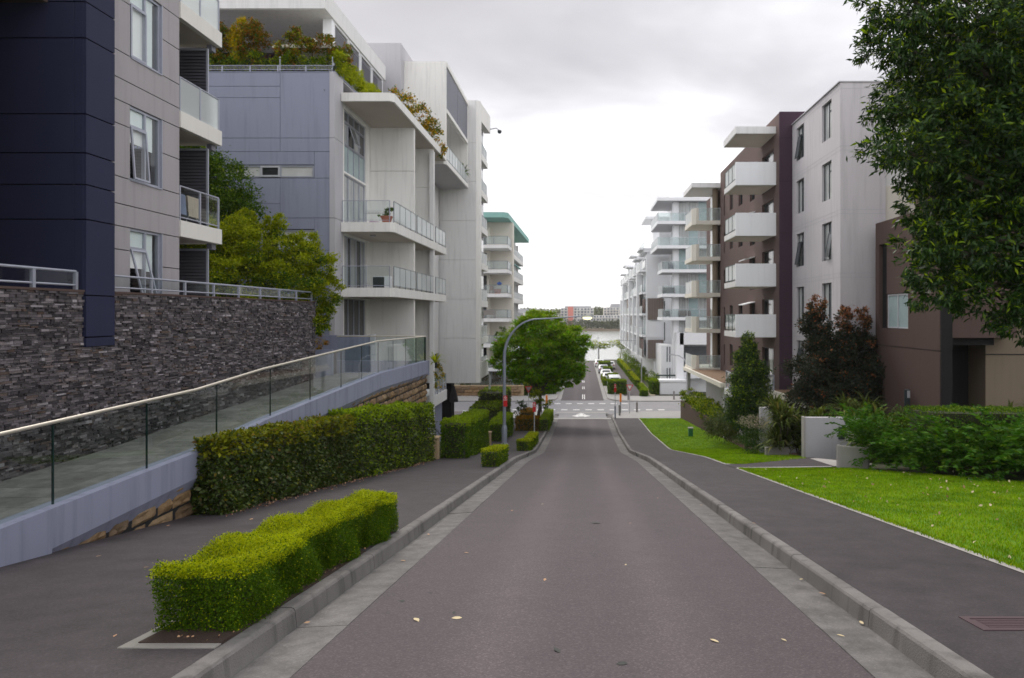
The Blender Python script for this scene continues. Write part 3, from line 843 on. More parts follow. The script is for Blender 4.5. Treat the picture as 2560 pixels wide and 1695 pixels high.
# ================================================================== LEFT SIDE
def railing(parent, part_root, pts, z0, h, mat_post, glass, post_w=0.04, panel=1.2, bottom=True, rail_r=0.025, skip_posts=False, gap=0.012):
    """glass balustrade along a polyline of (x,y): posts, top rail, panes; all pieces children of part_root"""
    for (p, q) in zip(pts[:-1], pts[1:]):
        p, q = np.array(p, float), np.array(q, float); d = q-p; ln = np.hypot(*d); u = d/ln
        n = max(1, round(ln/panel)); zz0 = z0 if not callable(z0) else None
        zf = z0 if callable(z0) else (lambda a, b: z0)
        ax = 0 if abs(u[0]) > abs(u[1]) else 1
        for k in range(n):
            a = p+d*k/n; b = p+d*(k+1)/n
            za, zb_ = zf(*a), zf(*b)
            ga = a+u*gap; gb = b-u*gap
            mb = MB(); t = 0.006
            nx_, ny_ = -u[1]*t, u[0]*t
            lo, hi = (0.12 if bottom else 0.02), h-0.03
            mb.prism([(ga[0]-nx_,ga[1]-ny_),(gb[0]-nx_,gb[1]-ny_),(gb[0]+nx_,gb[1]+ny_),(ga[0]+nx_,ga[1]+ny_)], [za+lo,zb_+lo,zb_+lo,za+lo], [za+hi,zb_+hi,zb_+hi,za+hi])
            mb.build('glass_panel', glass, part_root)
        if not skip_posts:
            for k in range(n+1):
                a = p+d*k/n; za = zf(*a); w = post_w/2
                MB().box(a[0]-w, a[0]+w, a[1]-w, a[1]+w, za, za+h-0.01).build('post', mat_post, part_root)
        m_ = max(1, n)
        MB().tube([(*(p+d*k/m_), zf(*(p+d*k/m_))+h) for k in range(m_+1)], rail_r, 8).build('handrail', mat_post, part_root)
        if bottom:
            MB().tube([(*(p+d*k/m_), zf(*(p+d*k/m_))+0.1) for k in range(m_+1)], rail_r*0.8, 6).build('bottom_rail', mat_post, part_root)

def window(parent, F, a0, a1, z0, z1, frame, pane, depth=0.10, fw=0.055, mull=(), trans=None, open_=None, pane2=None):
    """window set in an opening: frame (part) > pane, sash"""
    mb = MB(); n0, n1 = -depth-0.05, -depth+0.02
    lb(mb, F, a0, a0+fw, z0, z1, n0, n1); lb(mb, F, a1-fw, a1, z0, z1, n0, n1)
    lb(mb, F, a0+fw, a1-fw, z0, z0+fw, n0, n1); lb(mb, F, a0+fw, a1-fw, z1-fw, z1, n0, n1)
    xs_ = [a0+(a1-a0)*t for t in mull]
    for x in xs_: lb(mb, F, x-fw/2, x+fw/2, z0+fw, z1-fw, n0, n1)
    if trans is not None:
        zz_ = z0+(z1-z0)*trans; e_ = xs_[0]-fw/2 if xs_ else a1-fw
        lb(mb, F, a0+fw, e_, zz_-fw/2, zz_+fw/2, n0, n1-0.002)
    w = mb.build('window', frame, parent)
    ed = [a0+fw*.5]+xs_+[a1-fw*.5]
    for i in range(len(ed)-1):
        pm = pane if (i % 2 == 0 or pane2 is None) else pane2
        lb(MB(), F, ed[i]+fw*.3, ed[i+1]-fw*.3, z0+fw*.6, z1-fw*.6, n0+0.012, n0+0.03).build('pane', pm, w)
    if open_:
        # sash hinged at its top edge, tilted outwards
        ia, sz0, sz1, swing = open_
        sa0, sa1 = ed[ia]+fw*.4, ed[ia+1]-fw*.4
        ax, c, sg = F
        f2 = 0.05
        def tilt(a, z, n):
            t = (sz1-z)/(sz1-sz0); return lp(F, a, z+0.04*t, -depth+0.03+n+swing*t)
        mb = MB()
        for (aa, ab, za, zb_) in ((sa0, sa0+f2, sz0, sz1), (sa1-f2, sa1, sz0, sz1), (sa0+f2, sa1-f2, sz0, sz0+f2), (sa0+f2, sa1-f2, sz1-f2, sz1)):
            q = [(aa,za),(ab,za),(ab,zb_),(aa,zb_)]
            b = len(mb.v)
            for n_ in (0, 0.035):
                mb.v += [tilt(a, z, n_) for a, z in q]
            mb.f += [(b,b+1,b+2,b+3),(b+7,b+6,b+5,b+4)]+[(b+i,b+4+i,b+4+(i+1)%4,b+(i+1)%4) for i in range(4)]
        mb.build('open_sash', frame, w)
        q = [(sa0+f2,sz0+f2),(sa1-f2,sz0+f2),(sa1-f2,sz1-f2),(sa0+f2,sz1-f2)]
        MB().quad(*[tilt(a, z, 0.018) for a, z in q]).build('sash_pane', M['pane_mid'], w)
    return w

def louvre_screen(parent, F, a0, a1, z0, z1, frame, slat, pitch=0.09, name='louvre_screen', fw=0.06, vertical=False, slats=True):
    mb = MB()
    lb(mb, F, a0, a0+fw, z0, z1, -.03, .03); lb(mb, F, a1-fw, a1, z0, z1, -.03, .03)
    lb(mb, F, a0+fw, a1-fw, z0, z0+fw, -.03, .03); lb(mb, F, a0+fw, a1-fw, z1-fw, z1, -.03, .03)
    s = mb.build(name, frame, parent)
    n = int((z1-z0-2*fw)/pitch) if not vertical else int((a1-a0-2*fw)/pitch)
    for k in range(n):
        if not vertical:
            z = z0+fw+pitch*(k+.5)
            p = [lp(F,a0+fw,z-pitch*.42,.022), lp(F,a1-fw,z-pitch*.42,.022), lp(F,a1-fw,z+pitch*.42,-.022), lp(F,a0+fw,z+pitch*.42,-.022)]
            p2 = [lp(F,a0+fw,z-pitch*.42+.012,.024), lp(F,a1-fw,z-pitch*.42+.012,.024), lp(F,a1-fw,z+pitch*.42+.012,-.02), lp(F,a0+fw,z+pitch*.42+.012,-.02)]
        else:
            a = a0+fw+pitch*(k+.5)
            p = [lp(F,a-pitch*.40,z0+fw,.01), lp(F,a+pitch*.40,z0+fw,.01), lp(F,a+pitch*.40,z1-fw,.01), lp(F,a-pitch*.40,z1-fw,.01)]
            p2 = [lp(F,a-pitch*.40,z0+fw,.028), lp(F,a+pitch*.40,z0+fw,.028), lp(F,a+pitch*.40,z1-fw,.028), lp(F,a-pitch*.40,z1-fw,.028)]
        m_ = MB(); m_.quad(*p); m_.quad(*p2[::-1])
        for i in range(4):
            j = (i+1) % 4; m_.quad(p[j], p[i], p2[i], p2[j])
        m_.build('slat', slat, s)
    return s

def panels(parent, F, cells, mat, thick=0.05, gap=0.012, name='wall_panel'):
    for (a0, a1, z0, z1) in cells:
        lb(MB(), F, a0+gap, a1-gap, z0+gap, z1-gap, -thick, 0).build(name, mat, parent, bevel=0.006)

# ------------------------------------------------------------------ apartment tower nearest on the left
TA = thing('apartment_tower', 'grey and navy apartment block rising above the dark stone wall, nearest on the left', 'building', (-11.6, 17, 0.4))
mb = MB()
mb.box(-24, -13.0, 16.95, 19.60, 0.3, 13.5)                       # body behind the grey wall
wall_sheet(mb, ('x', -11.69, 1), 16.1, 19.66, 0.3, 13.5, [], .1) if False else None
for (ya, yb, za, zb) in [(16.06, 17.50, .3, 13.5), (18.86, 19.66, .3, 13.5)]+[(17.50, 18.86, 3.47-3.15+3.15*k-1.24+.0, 3.47-3.15+3.15*k-.02) for k in range(1, 5)]:
    mb.box(-11.76, -11.69, ya, yb, za, zb)
mb.box(-24, -14.4, 19.60, 21.9, 0.3, 13.5)                        # body behind the balconies
mb.box(-24, -11.34, 15.16, 16.02, -0.9, 13.5)
mb.build('wall', M['grey_joint'], TA)
# navy front and corner pier, in separate cladding panels
FN = ('y', 15.08, -1); FS = ('x', -10.97, 1); FG = ('x', -11.6, 1)
zj = [0.40, 2.11, 2.88, 3.58, 4.44, 6.12, 6.92, 9.2]
xj = [-24, -20.6, -17.3, -14.2, -11.23, -11.02]
panels(TA, FN, [(xj[i], xj[i+1], zj[j], zj[j+1]) for i in range(len(xj)-1) for j in range(len(zj)-1)], M['navy_panel'], 0.07)
panels(TA, FS, [(15.08, 16.03, a, b) for a, b in zip([-0.72, -0.5, .43]+zj[1:-1], [-0.5, .43]+zj[1:])], M['navy_panel'], 0.32)
MB().box(-11.29, -11.06, 15.17, 16.0, -0.70, 13.0).build('pier_core', M['joint_dark'], TA)
MB().box(-24, -11.75, 12.56, 15.0, 6.86, 7.15).build('soffit', M['taupe_render'], TA)
mb = MB(); mb.box(-24, -11.14, 1.0, 12.55, .56, 13.5); mb.build('unseen_shading_wing', M['navy_panel'], TA)  # wing out of view, added to block sky light from the navy front
# grey wall panels round three windows
wy0, wy1 = 17.52, 18.82
cells = []
for k in range(4):
    o_ = -3.15*1+3.15*k
    s_, t_, l_, m_ = 3.47+o_, 2.79+3.15+o_-3.15, 5.38+o_, 4.79+o_       # sill / mid joints / lintel
    cells += [(16.6, wy0, s_, m_), (16.6, wy0, m_, l_), (wy1, 19.66, s_, s_+1.0), (wy1, 19.66, s_+1.0, l_)]
    cells += [(16.6, 19.66, l_, l_+.56), (16.6, 19.66, l_+.56, l_+1.24)]
cells = [c for c in cells if c[2] > -0.4]
panels(TA, FG, cells, M['grey_render'], 0.10, 0.011)
for k, (op, bl) in enumerate(((True, 0.55), (True, 0.5), (False, 1.0), (False, 1.0))):
    z0 = 3.47-3.15+3.15*k; z1 = 5.38-3.15+3.15*k
    mbk = MB(); lb(mbk, FG, wy0-.02, wy1+.02, z0, z1, -1.2, -1.1); mbk.build('room', M['taupe_render'] if k < 2 else M['wall_grey'], TA)
    w = MB()
    n0, n1, fw = -0.14, -0.05, 0.06
    mu = wy0+0.52*(wy1-wy0)
    for a0, a1 in ((wy0, wy0+fw), (wy1-fw-.02, wy1), (mu-fw/2, mu+fw/2)): lb(w, FG, a0, a1, z0, z1, n0, n1)
    for a0, a1 in ((wy0+fw, mu-fw/2), (mu+fw/2, wy1-fw-.02)):
        lb(w, FG, a0, a1, z0, z0+fw, n0, n1); lb(w, FG, a0, a1, z1-fw, z1, n0, n1)
    ztr = z0+1.38
    lb(w, FG, wy0+fw, mu-fw/2, ztr, ztr+fw, n0, n1)
    lb(w, FG, wy1+.0, wy1+.03, z0, z1, -0.3, 0.012)
    lb(w, FG, wy0, wy1, z0-.03, z0, -0.14, 0.03)
    wo = w.build('window', M['metal_blue'], TA)
    lb(MB(), FG, wy0+fw, mu-fw/2, ztr+fw, z1-fw, -.10, -.09).build('pane', M['glass_thin'], wo)
    lb(MB(), FG, mu+fw/2, wy1-fw-.02, z0+fw, z1-fw, -.10, -.09).build('pane', M['glass_thin'], wo)
    lb(MB(), FG, wy0+.02, mu, z1-1.85*bl, z1, -.125, -.115).build('blind', M['blind_cloth'], wo)
    lb(MB(), FG, mu+.02, wy1-.22, z1-1.85*min(1, bl*1.05), z1, -.135, -.125).build('blind', M['blind_cloth'], wo)
    # awning sash
    sw = (0.34, 0.10, 0.0, 0.0)[k]
    sz0, sz1 = z0+.03, ztr
    a0, a1 = wy0+.03, mu-.01
    def tl(a, z, n): return lp(FG, a, z, -0.04+n+sw*(sz1-z)/(sz1-sz0))
    ms = MB()
    for (aa, ab, za, zb_) in ((a0, a0+.05, sz0, sz1), (a1-.05, a1, sz0, sz1), (a0+.05, a1-.05, sz0, sz0+.05), (a0+.05, a1-.05, sz1-.05, sz1)):
        q = [(aa,za),(ab,za),(ab,zb_),(aa,zb_)]; b = len(ms.v)
        for n_ in (0, .04): ms.v += [tl(a, z, n_) for a, z in q]
        ms.f += [(b,b+1,b+2,b+3),(b+7,b+6,b+5,b+4)]+[(b+i,b+4+i,b+4+(i+1)%4,b+(i+1)%4) for i in range(4)]
    so = ms.build('open_sash' if sw else 'sash', M['metal_blue'], wo)
    MB().quad(*[tl(a, z, .02) for a, z in ((a0+.05,sz0+.05),(a1-.05,sz0+.05),(a1-.05,sz1-.05),(a0+.05,sz1-.05))]).build('sash_pane', M['glass_thin'], wo)
# balconies with glass, soffit and louvred side screen
for k, zb in enumerate((2.26, 5.41, 8.56)):
    mb = MB(); mb.box(-14.4, -11.72, 19.66, 21.9, zb+0.03, zb+0.25); mb.box(-11.72, -11.56, 19.66, 21.9, zb, zb+0.47)
    b_ = mb.build('balcony', M['balcony_cream'], TA, bevel=.006)
    MB().box(-14.38, -11.74, 19.68, 21.85, zb+.0, zb+.028).build('soffit', M['soffit'], b_)
    MB().box(-11.90, -11.74, 21.62, 21.86, zb-.18, zb-.002).build('downpipe_box', M['louvre_grey'], b_)
    railing(TA, b_, [(-11.64, 19.72), (-11.64, 21.82)], zb+0.47, 1.0, M['metal_blue'], M['glass_frost'] if k > 0 else M['glass_thin'], 0.05, 1.05, bottom=(k == 0))
for k, zb in enumerate((-0.65, 2.5, 5.65)):
    sc_ = louvre_screen(TA, ('y', 21.5, -1), -14.3, -11.78, zb+.02, zb+2.73, M['metal_blue'], M['louvre_dark'], 0.10)
    MB().box(-14.3, -11.9, 21.60, 21.62, zb+.02, zb+2.7).build('backing', M['louvre_dark'], sc_)
# tan curtains in the lower window are the room wall; washing on the lowest balcony
dr = thing('drying_rack', 'folding drying rack hung with towels behind the glass of the lowest tower balcony', 'drying rack', (-12.1, 20.6, 2.73))
mb = MB()
for y in (20.1, 21.2):
    mb.tube([(-12.4, y, 2.73), (-11.95, y, 3.60)], .012, 5); mb.tube([(-11.85, y, 2.73), (-12.3, y, 3.60)], .012, 5)
for x in (-12.25, -12.1, -11.98): mb.tube([(x, 20.05, 3.58), (x, 21.25, 3.58)], .009, 5)
mb.build('frame', M['metal_pale'], dr)
def cloth(name, label, y0, y1, x, z1, drop, mat):
    mb = MB(); n = 7
    for i in range(n):
        y = y0+(y1-y0)*i/(n-1); w_ = 0.02*math.sin(i*2.1)
        for (dx, dz) in ((-.10, -drop*.75), (-.03, -.02), (.0, .012), (.03, -.02), (.07+w_, -drop)):
            mb.v.append((x+dx+w_*.5, y, z1+dz))
    for i in range(n-1):
        for j in range(4):
            a = i*5+j; mb.f.append((a, a+1, a+6, a+5))
    return tag(mb.build(name, mat, loc=(x, (y0+y1)/2, z1)), label, 'towel')
cloth('towel', 'beige towel hanging over the drying rack on the lowest tower balcony', 20.62, 21.25, -11.96, 3.6, .62, M['towel_beige'])
cloth('towel', 'dark red cloth at the near end of the drying rack on the tower balcony', 19.98, 20.18, -11.98, 3.6, .55, M['towel_red'])
cloth('towel', 'pale blue garment between the red cloth and the beige towel on the rack', 20.22, 20.55, -11.98, 3.6, .60, M['towel_blue'])

# ------------------------------------------------------------------ stacked stone wall
SW = thing('stone_wall', 'long wall clad in stacked dark slate slivers beside the sloping walkway', 'wall', (-11.05, 18, -3))
mb = MB(); mb.box(-11.5, -11.06, 3, 28.15, -4.0, 0.50); mb.build('backing', M['joint_dark'], SW)
mb = MB(); mb.box(-11.5, -10.98, 3, 15.06, 0.50, 0.55); mb.box(-11.5, -10.98, 16.05, 28.2, 0.50, 0.55); mb.build('coping', M['taupe_render'], SW)
def ramp_z(y): return float(np.interp(y, [3, 12.9, 16, 19.8, 23, 28, 31], [-3.45, -3.15, -3.09, -2.92, -2.82, -2.62, -2.58]))
stones = []
z = -3.5
while z < 0.49:
    h = min(random.choice([.030, .036, .042, .048, .056, .064]), 0.499-z)
    y = 7.0+random.uniform(0, .3)
    while y < 28.12:
        ln = random.choice([.06, .09, .12, .15, .19, .23, .30])*random.uniform(.85, 1.15)
        y1 = min(y+ln, 28.13)
        if z+h > ramp_z(y)-.05 and not (y1 > 15.07 and y < 16.04 and z+h > -0.71):
            stones.append((y+.004, y1-.004, z+.003, z+h-.003, random.choice((random.uniform(.002, .03), random.uniform(.01, .065)))))
        elif z+h > ramp_z(y)-.05:                                  # trim against the pier
            if y < 15.0 and y1 > 15.07: stones.append((y+.004, 15.06, z+.003, z+h-.003, random.uniform(.004, .03)))
            if y < 16.04 and y1 > 16.12: stones.append((16.05, y1-.004, z+.003, z+h-.003, random.uniform(.004, .03)))
        y = y1
    z += h
MB().box(-11.06, -11.02, 28.13, 28.16, -4, .5).build('end_cap', M['taupe_render'], SW)
stones.sort(key=lambda s: -(s[1]-s[0])*(s[3]-s[2])/(s[0]**3) if s[0] > 12.0 else 1)
um = MB().box(-.5, .5, -.5, .5, -.5, .5); ume = bpy.data.meshes.new('stone'); ume.from_pydata(um.v, [], um.f); ume.update(); ume.materials.append(M['slate_single'])
sof = OFF[SW.name]
for s in stones[:300]:
    o = bpy.data.objects.new('stone', ume); COL.objects.link(o); o.parent = SW
    d = .03+s[4]
    o.location = Vector((-11.06+d/2, (s[0]+s[1])/2, (s[2]+s[3])/2))-sof; o.scale = (d, s[1]-s[0], s[3]-s[2])
    o.rotation_euler = (random.uniform(-.01, .01), 0, random.uniform(-.02, .02))
mb = MB()
for s in stones[300:]:
    x1 = -11.03+s[4]; tl_ = random.uniform(-.006, .006); b = len(mb.v)
    mb.v += [(-11.07,s[0],s[2]),(x1,s[0],s[2]),(x1+tl_,s[1],s[2]),(-11.07,s[1],s[2]),(-11.07,s[0],s[3]),(x1-.003,s[0],s[3]),(x1+tl_,s[1],s[3]),(-11.07,s[1],s[3])]
    mb.f += [(b+1,b+2,b+6,b+5),(b+4,b+5,b+6,b+7),(b,b+3,b+2,b+1),(b,b+1,b+5,b+4),(b+2,b+3,b+7,b+6)]
tag(mb.build('stonework', M['slate_bulk'], SW), kind='stuff')

# terrace railings on the stone wall
TR = thing('terrace_railing', 'low glass railing along the stone wall top, right of the navy pier', 'railing', (-11.1, 22, .55))
railing(TR, TR, [(-11.12, 16.12), (-11.12, 28.0)], .55, .38, M['metal_blue'], M['glass_thin'], .06, 1.48, rail_r=.028)
TL = thing('terrace_railing', 'short glass railing on the stone wall before the navy facade', 'railing', (-11.1, 12, .55))
railing(TL, TL, [(-11.10, 12.62), (-11.10, 14.95)], .55, .40, M['metal_blue'], M['glass_thin'], .07, 1.2, rail_r=.03)
struct(MB().box(-24, -11.5, 3, 15.06, 0.25, 0.40).build('terrace', M['terrace_tile']))
struct(MB().box(-24, -11.5, 16.95, 28.2, 0.25, 0.40).build('terrace', M['terrace_tile']))
struct(MB().box(-24, -11.5, 28.2, 31.6, -3.2, -2.60).build('courtyard', M['edging_concrete']))

# ------------------------------------------------------------------ walkway: beam, tiles, glass balustrade, sandstone below
def beam_top(y): return float(np.interp(y, [3, 8.1, 12.4, 15, 23.4, 30.5], [-2.66, -2.53, -2.45, -2.28, -1.99, -2.05]))
WK = thing('raised_walkway', 'raised tiled walkway with blue-grey edge beam climbing beside the footpath on the left', 'walkway', (-8, 18, -3.3))
mb = MB()
ysb = [3, 8.5, 8.84, 8.86, 10.2, 12.4, 13.7, 15, 19.2, 23.4, 27, 30.5]
secs = [(-6.88, lambda y: beam_top(y)-float(np.interp(y, [8.85, 12.4, 30.5], [.52, .45, .56]))), (-6.88, beam_top), (-7.16, lambda y: beam_top(y)+.004), (-7.16, lambda y: beam_top(y)-1.0)]
for y in ysb:
    for x, f in secs: mb.v.append((x, y, f(y) if not (y < 8.85 and f is secs[0][1]) else zt(y)-.2))
for j in range(len(ysb)-1):
    for i in range(3):
        a = j*4+i; mb.f.append((a, a+4, a+5, a+1))
    a = j*4; mb.f.append((a, a+3, a+7, a+4))
e_ = (len(ysb)-1)*4; mb.f.append((e_, e_+3, e_+2, e_+1)); mb.f.append((0, 1, 2, 3))
mb.build('edge_beam', M['beam_render'], WK)
mb = MB()
mb.box(-11.0, -6.88, 30.45, 30.72, -2.7, -2.05); mb.build('end_beam', M['beam_render'], WK)
mb = MB()
yy = list(np.arange(3, 31.1, 1.0))
for y in yy: mb.v += [(-11.06, y, ramp_z(y)-.05), (-7.1, y, ramp_z(y)-.05)]
for j in range(len(yy)-1): a = 2*j; mb.f.append((a, a+1, a+3, a+2))
mb.build('slab', M['joint_dark'], WK)
tme = bpy.data.meshes.new('floor_tile'); t_ = MB().box(-.5, .5, -.5, .5, -.5, .5); tme.from_pydata(t_.v, [], t_.f); tme.update(); tme.materials.append(M['ramp_tile'])
y = 9.0; woff = OFF[WK.name]
while y < 30.4:
    for i in range(5):
        x = -10.98+.78*i
        o = bpy.data.objects.new('floor_tile', tme); COL.objects.link(o); o.parent = WK
        o.location = Vector((x+.39, y+.29, ramp_z(y+.29)-.025))-woff; o.scale = (.772, .572, .05)
        o.rotation_euler = (math.atan2(ramp_z(y+.6)-ramp_z(y), .6), 0, 0)
    y += .58
GB = thing('glass_balustrade', 'frameless glass balustrade with pale handrail on the sloping walkway edge beam', 'balustrade', (-6.98, 18, -2.2))
# panes between dark open joints
pj = [4.5, 6.9, 9.05, 11.0, 13.1, 15.35, 17.6, 19.85, 21.7, 23.45, 25.3, 27.1, 28.8, 30.45]
for a, b in zip(pj[:-1], pj[1:]):
    mb = MB(); x0, x1 = -7.03, -7.012
    mb.prism([(x0,a+.012),(x1,a+.012),(x1,b-.012),(x0,b-.012)], [beam_top(v)-.01 for v in (a,a,b,b)], [beam_top(v)+1.06 for v in (a,a,b,b)])
    g = mb.build('glass_panel', M['glass_clear'], GB)
    mb = MB(); mb.box(-7.032, -7.010, a-.011, a+.011, beam_top(a), beam_top(a)+1.05); mb.build('panel_joint', M['glass_edge'], GB)
hr = [(-7.02, v, beam_top(v)+1.09) for v in (4.5, 8.1, 12.4, 15, 19, 23.4, 27, 30.5)]
MB().tube(hr, .026, 10).build('handrail', M['steel_rail'], GB, smooth=True)
MB().box(-7.05, -6.99, 30.40, 30.52, beam_top(30.5), beam_top(30.5)+1.06).build('end_post', M['glass_edge'], GB)
for a, b in ((-11.0, -9.7), (-9.7, -8.4), (-8.4, -7.05)):
    MB().box(a+.02, b-.02, 30.57, 30.59, -2.05, -1.0).build('glass_panel', M['glass_thin'], GB)
MB().tube([(-11.0, 30.58, -.96), (-7.02, 30.5, -.96)], .03, 8).build('handrail', M['steel_rail'], GB, smooth=True)
# sandstone blocks
SB = thing('sandstone_wall', 'rough sandstone block wall under the blue-grey walkway beam', 'wall', (-6.95, 19, -4))
MB().prism([(-7.16,7.6),(-7.0,7.6),(-7.0,30.6),(-7.16,30.6)], -8.0, [beam_top(7.6)-.5, beam_top(7.6)-.5, -2.62, -2.62]).build('backing', M['joint_dark'], SB)
bvar = []
for k in range(4):
    r_ = random.Random(k); n_ = 5; vv, ff = [], []
    for i in range(n_+1):
        for j in range(n_):
            e1 = 0 if i in (0, n_) or j in (0, n_-1) else 1
            vv.append((0.02+e1*r_.uniform(.25, 1.0), i/n_-.5, j/(n_-1)-.5))
    for i in range(n_):
        for j in range(n_-1):
            a = i*n_+j; ff.append((a, a+n_, a+n_+1, a+1))
    me = bpy.data.meshes.new('sandstone_block'); me.from_pydata(vv, [], ff); me.update(); me.materials.append(M['sandstone']); bvar.append(me)
so_ = OFF[SB.name]; z = -9.0; row = 0
while z < -2.5:
    h = .27; y = 8.0+(row % 2)*.3; row += 1
    while y < 30.5:
        ln = random.uniform(.36, .75); y1 = min(y+ln, 30.55)
        ctop = beam_top((y+y1)/2)-.47
        if z < ctop and z+h > zt(y1)-.15 and z+h > zt(y)-.6:
            hh = min(h, max(ctop-z, .05))
            o = bpy.data.objects.new('sandstone_block', random.choice(bvar)); COL.objects.link(o); o.parent = SB
            o.location = Vector((-7.01, (y+y1)/2, z+hh/2))-so_; o.scale = (random.uniform(.06, .115), y1-y-.025, hh-.018)
        y = y1
    z += h

# ------------------------------------------------------------------ blue-grey building with white balconies
BB = thing('apartment_building', 'blue-grey fronted apartment building with white balconies and a planted roof terrace', 'building', (-13, 38, -2))
FF = ('y', 31.66, -1); FB = ('x', -11.5, 1)
mb = MB(); mb.box(-30, -11.95, 31.95, 45, -6, 11.15); mb.box(-12.40, -11.56, 31.74, 32.6, -6, 11.15); mb.box(-30, -12.42, 31.74, 31.95, -6, 2.95); mb.box(-30, -12.42, 31.74, 31.95, 4.0, 6.3); mb.box(-30, -12.42, 31.74, 31.95, 7.0, 11.15); mb.build('wall', M['bluegrey_joint'], BB)
J = [(-17.7, -14.02), (-14.02, -11.72)]
zl = [7.57, 8.2, 10.07, 10.6, 11.28]
cells = [(a0, -14.02, z0, z1) for a0 in (-17.9,) for z0, z1 in zip(zl[:-1], zl[1:])]+[(-14.02, -11.72, 8.2, 11.28), (-14.02, -11.72, 7.57, 8.2)]
cells += [(-30, -17.9, z0, z1) for z0, z1 in ((-3, 4.5), (4.5, 8.2), (8.2, 11.28))]
cells += [(-12.44, -11.72, 6.34, 7.57), (-17.9, -12.44, 6.96, 7.57), (-17.9, -16.6, 6.34, 6.96)]
cells += [(-17.9, -14.02, 5.16, 6.34), (-14.02, -11.72, 4.49, 6.34), (-17.9, -14.02, 4.49, 5.16)]
cells += [(-12.44, -11.72, 3.0, 4.49), (-17.9, -12.44, 3.97, 4.49), (-17.9, -11.72, -.5, 3.0), (-17.9, -16.6, 3.0, 3.97), (-17.9, -11.72, -3, -.5)]
panels(BB, FF, cells, M['bluegrey_render'], .07, .008)
# corner return
panels(BB, ('x', -11.47, 1), [(31.62, 32.75, z0, z1) for z0, z1 in ((-3, 4.49), (4.49, 8.2), (8.2, 11.28))], M['wall_grey'], .25, .008, 'corner_panel')
# strip windows
for (z0, z1, lev) in ((6.36, 6.95, 0), (3.0, 3.95, 1)):
    mbw = MB(); 
    for a0, a1 in ((-16.6, -16.5), (-15.55, -15.45), (-14.35, -14.2), (-12.95+.0, -12.9)):
        pass
    w = window(BB, FF, -16.58, -12.46, z0+.01, z1-.01, M['metal_blue'], M['pane_blind'], .05, .07, mull=(.16, .40, .62), pane2=M['pane_blind'])
    mbs = MB(); lb(mbs, FF, -14.93, -14.03, z0+.05, z1-.05, -.07, -.01); lb(mbs, FF, -14.85, -14.11, z0+.13, z1-.13, -.01, -.004)
    s_ = MB(); 
    for (a0, a1, b0, b1) in ((-14.93,-14.85,z0+.04,z1-.04),(-14.11,-14.03,z0+.04,z1-.04),(-14.85,-14.11,z0+.04,z0+.12),(-14.85,-14.11,z1-.12,z1-.04)): lb(s_, FF, a0, a1, b0, b1, -.05, .02)
    s_.build('sash', M['metal_pale'], w); lb(MB(), FF, -14.84, -14.12, z0+.13, z1-.13, -.04, -.03).build('sash_pane', M['pane_dark'], w)
MB().box(-11.95, -11.92, 31.57, 31.60, 10.38, 10.42).build('vent', M['frame_dark'], BB)
# facade along the street: glazing, blade walls, slabs, canopy
FBW = ('x', -11.5, 1)
mb = MB()
holes = []
for (y0, y1) in ((32.95, 36.3), (37.6, 40.9), (42.2, 44.5)):
    for (z0, z1) in ((-1.55, .80), (1.32, 3.85), (4.44, 6.85), (6.95, 9.95)):
        holes.append((y0, y1, z0, z1))
wall_sheet(mb, FBW, 32.7, 45, -3, 10.6, holes, .12); mb.build('street_wall', M['white_render'], BB)
for (y0, y1, z0, z1) in holes:
    if z1 < .9: window(BB, FBW, y0, y1, z0, z1, M['metal_blue'], M['pane_dark'], .1, .05, mull=(.25, .5, .75))
    elif z0 < 1.5: window(BB, FBW, y0, y1, z0, z1, M['metal_blue'], M['pane_curtain'], .1, .05, mull=(.22, .36, .62, .82), pane2=M['pane_dark'])
    elif z0 < 5: window(BB, FBW, y0, y1, z0, z1, M['metal_blue'], M['pane_curtain'], .1, .06, mull=(.25, .5, .75))
    else:
        window(BB, FBW, y0, y1, z0, z0+1.35, M['metal_blue'], M['pane_teal'], .1, .04, mull=(.25, .5, .75))
        window(BB, FBW, y0, y1, z0+1.37, z1-.55, M['metal_blue'], M['pane_curtain'], .1, .05, mull=(.25, .5, .75), pane2=M['pane_dark'], open_=(1, z0+1.45, z1-.6, .3))
        window(BB, FBW, y0, y1, z1-.53, z1, M['metal_blue'], M['pane_mid'], .1, .05, mull=(.25, .5, .75))
for k, y in enumerate((36.95, 41.65)):
    for (z0, z1) in ((-3, .85), (1.30, 3.94), (4.41, 7.77), (7.79, 10.14)):
        MB().box(-11.49, -9.12, y, y+.26, z0, z1).build('blade_wall', M['white_render'], BB)
def chamfer_slab(z0, z1, name='balcony'):
    mb = MB(); p = [(-11.45,32.4),(-9.13,32.4),(-8.96,32.6),(-8.96,44.95),(-11.45,44.95)]
    mb.prism(p, z0, z1); o = mb.build(name, M['white_render'], BB)
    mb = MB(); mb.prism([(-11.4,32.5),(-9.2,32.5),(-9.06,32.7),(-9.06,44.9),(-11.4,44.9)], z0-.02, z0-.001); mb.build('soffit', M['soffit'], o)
    return o
b1 = chamfer_slab(.86, 1.29); b2 = chamfer_slab(3.95, 4.40); cn = chamfer_slab(10.15, 10.55, 'canopy')
for bo, zt_ in ((b1, 1.29), (b2, 4.40)):
    railing(BB, bo, [(-11.4, 32.45), (-9.16, 32.45)], zt_, 1.03, M['metal_blue'], M['glass_thin'], .035, 1.1, bottom=True, rail_r=.018)
    for (ya, yb) in ((32.66, 36.9), (37.25, 41.6), (41.95, 44.9)):
        railing(BB, bo, [(-9.02, ya), (-9.02, yb)], zt_, 1.03, M['rail_dark'], M['glass_frost'], .035, 1.07, bottom=True, rail_r=.018)
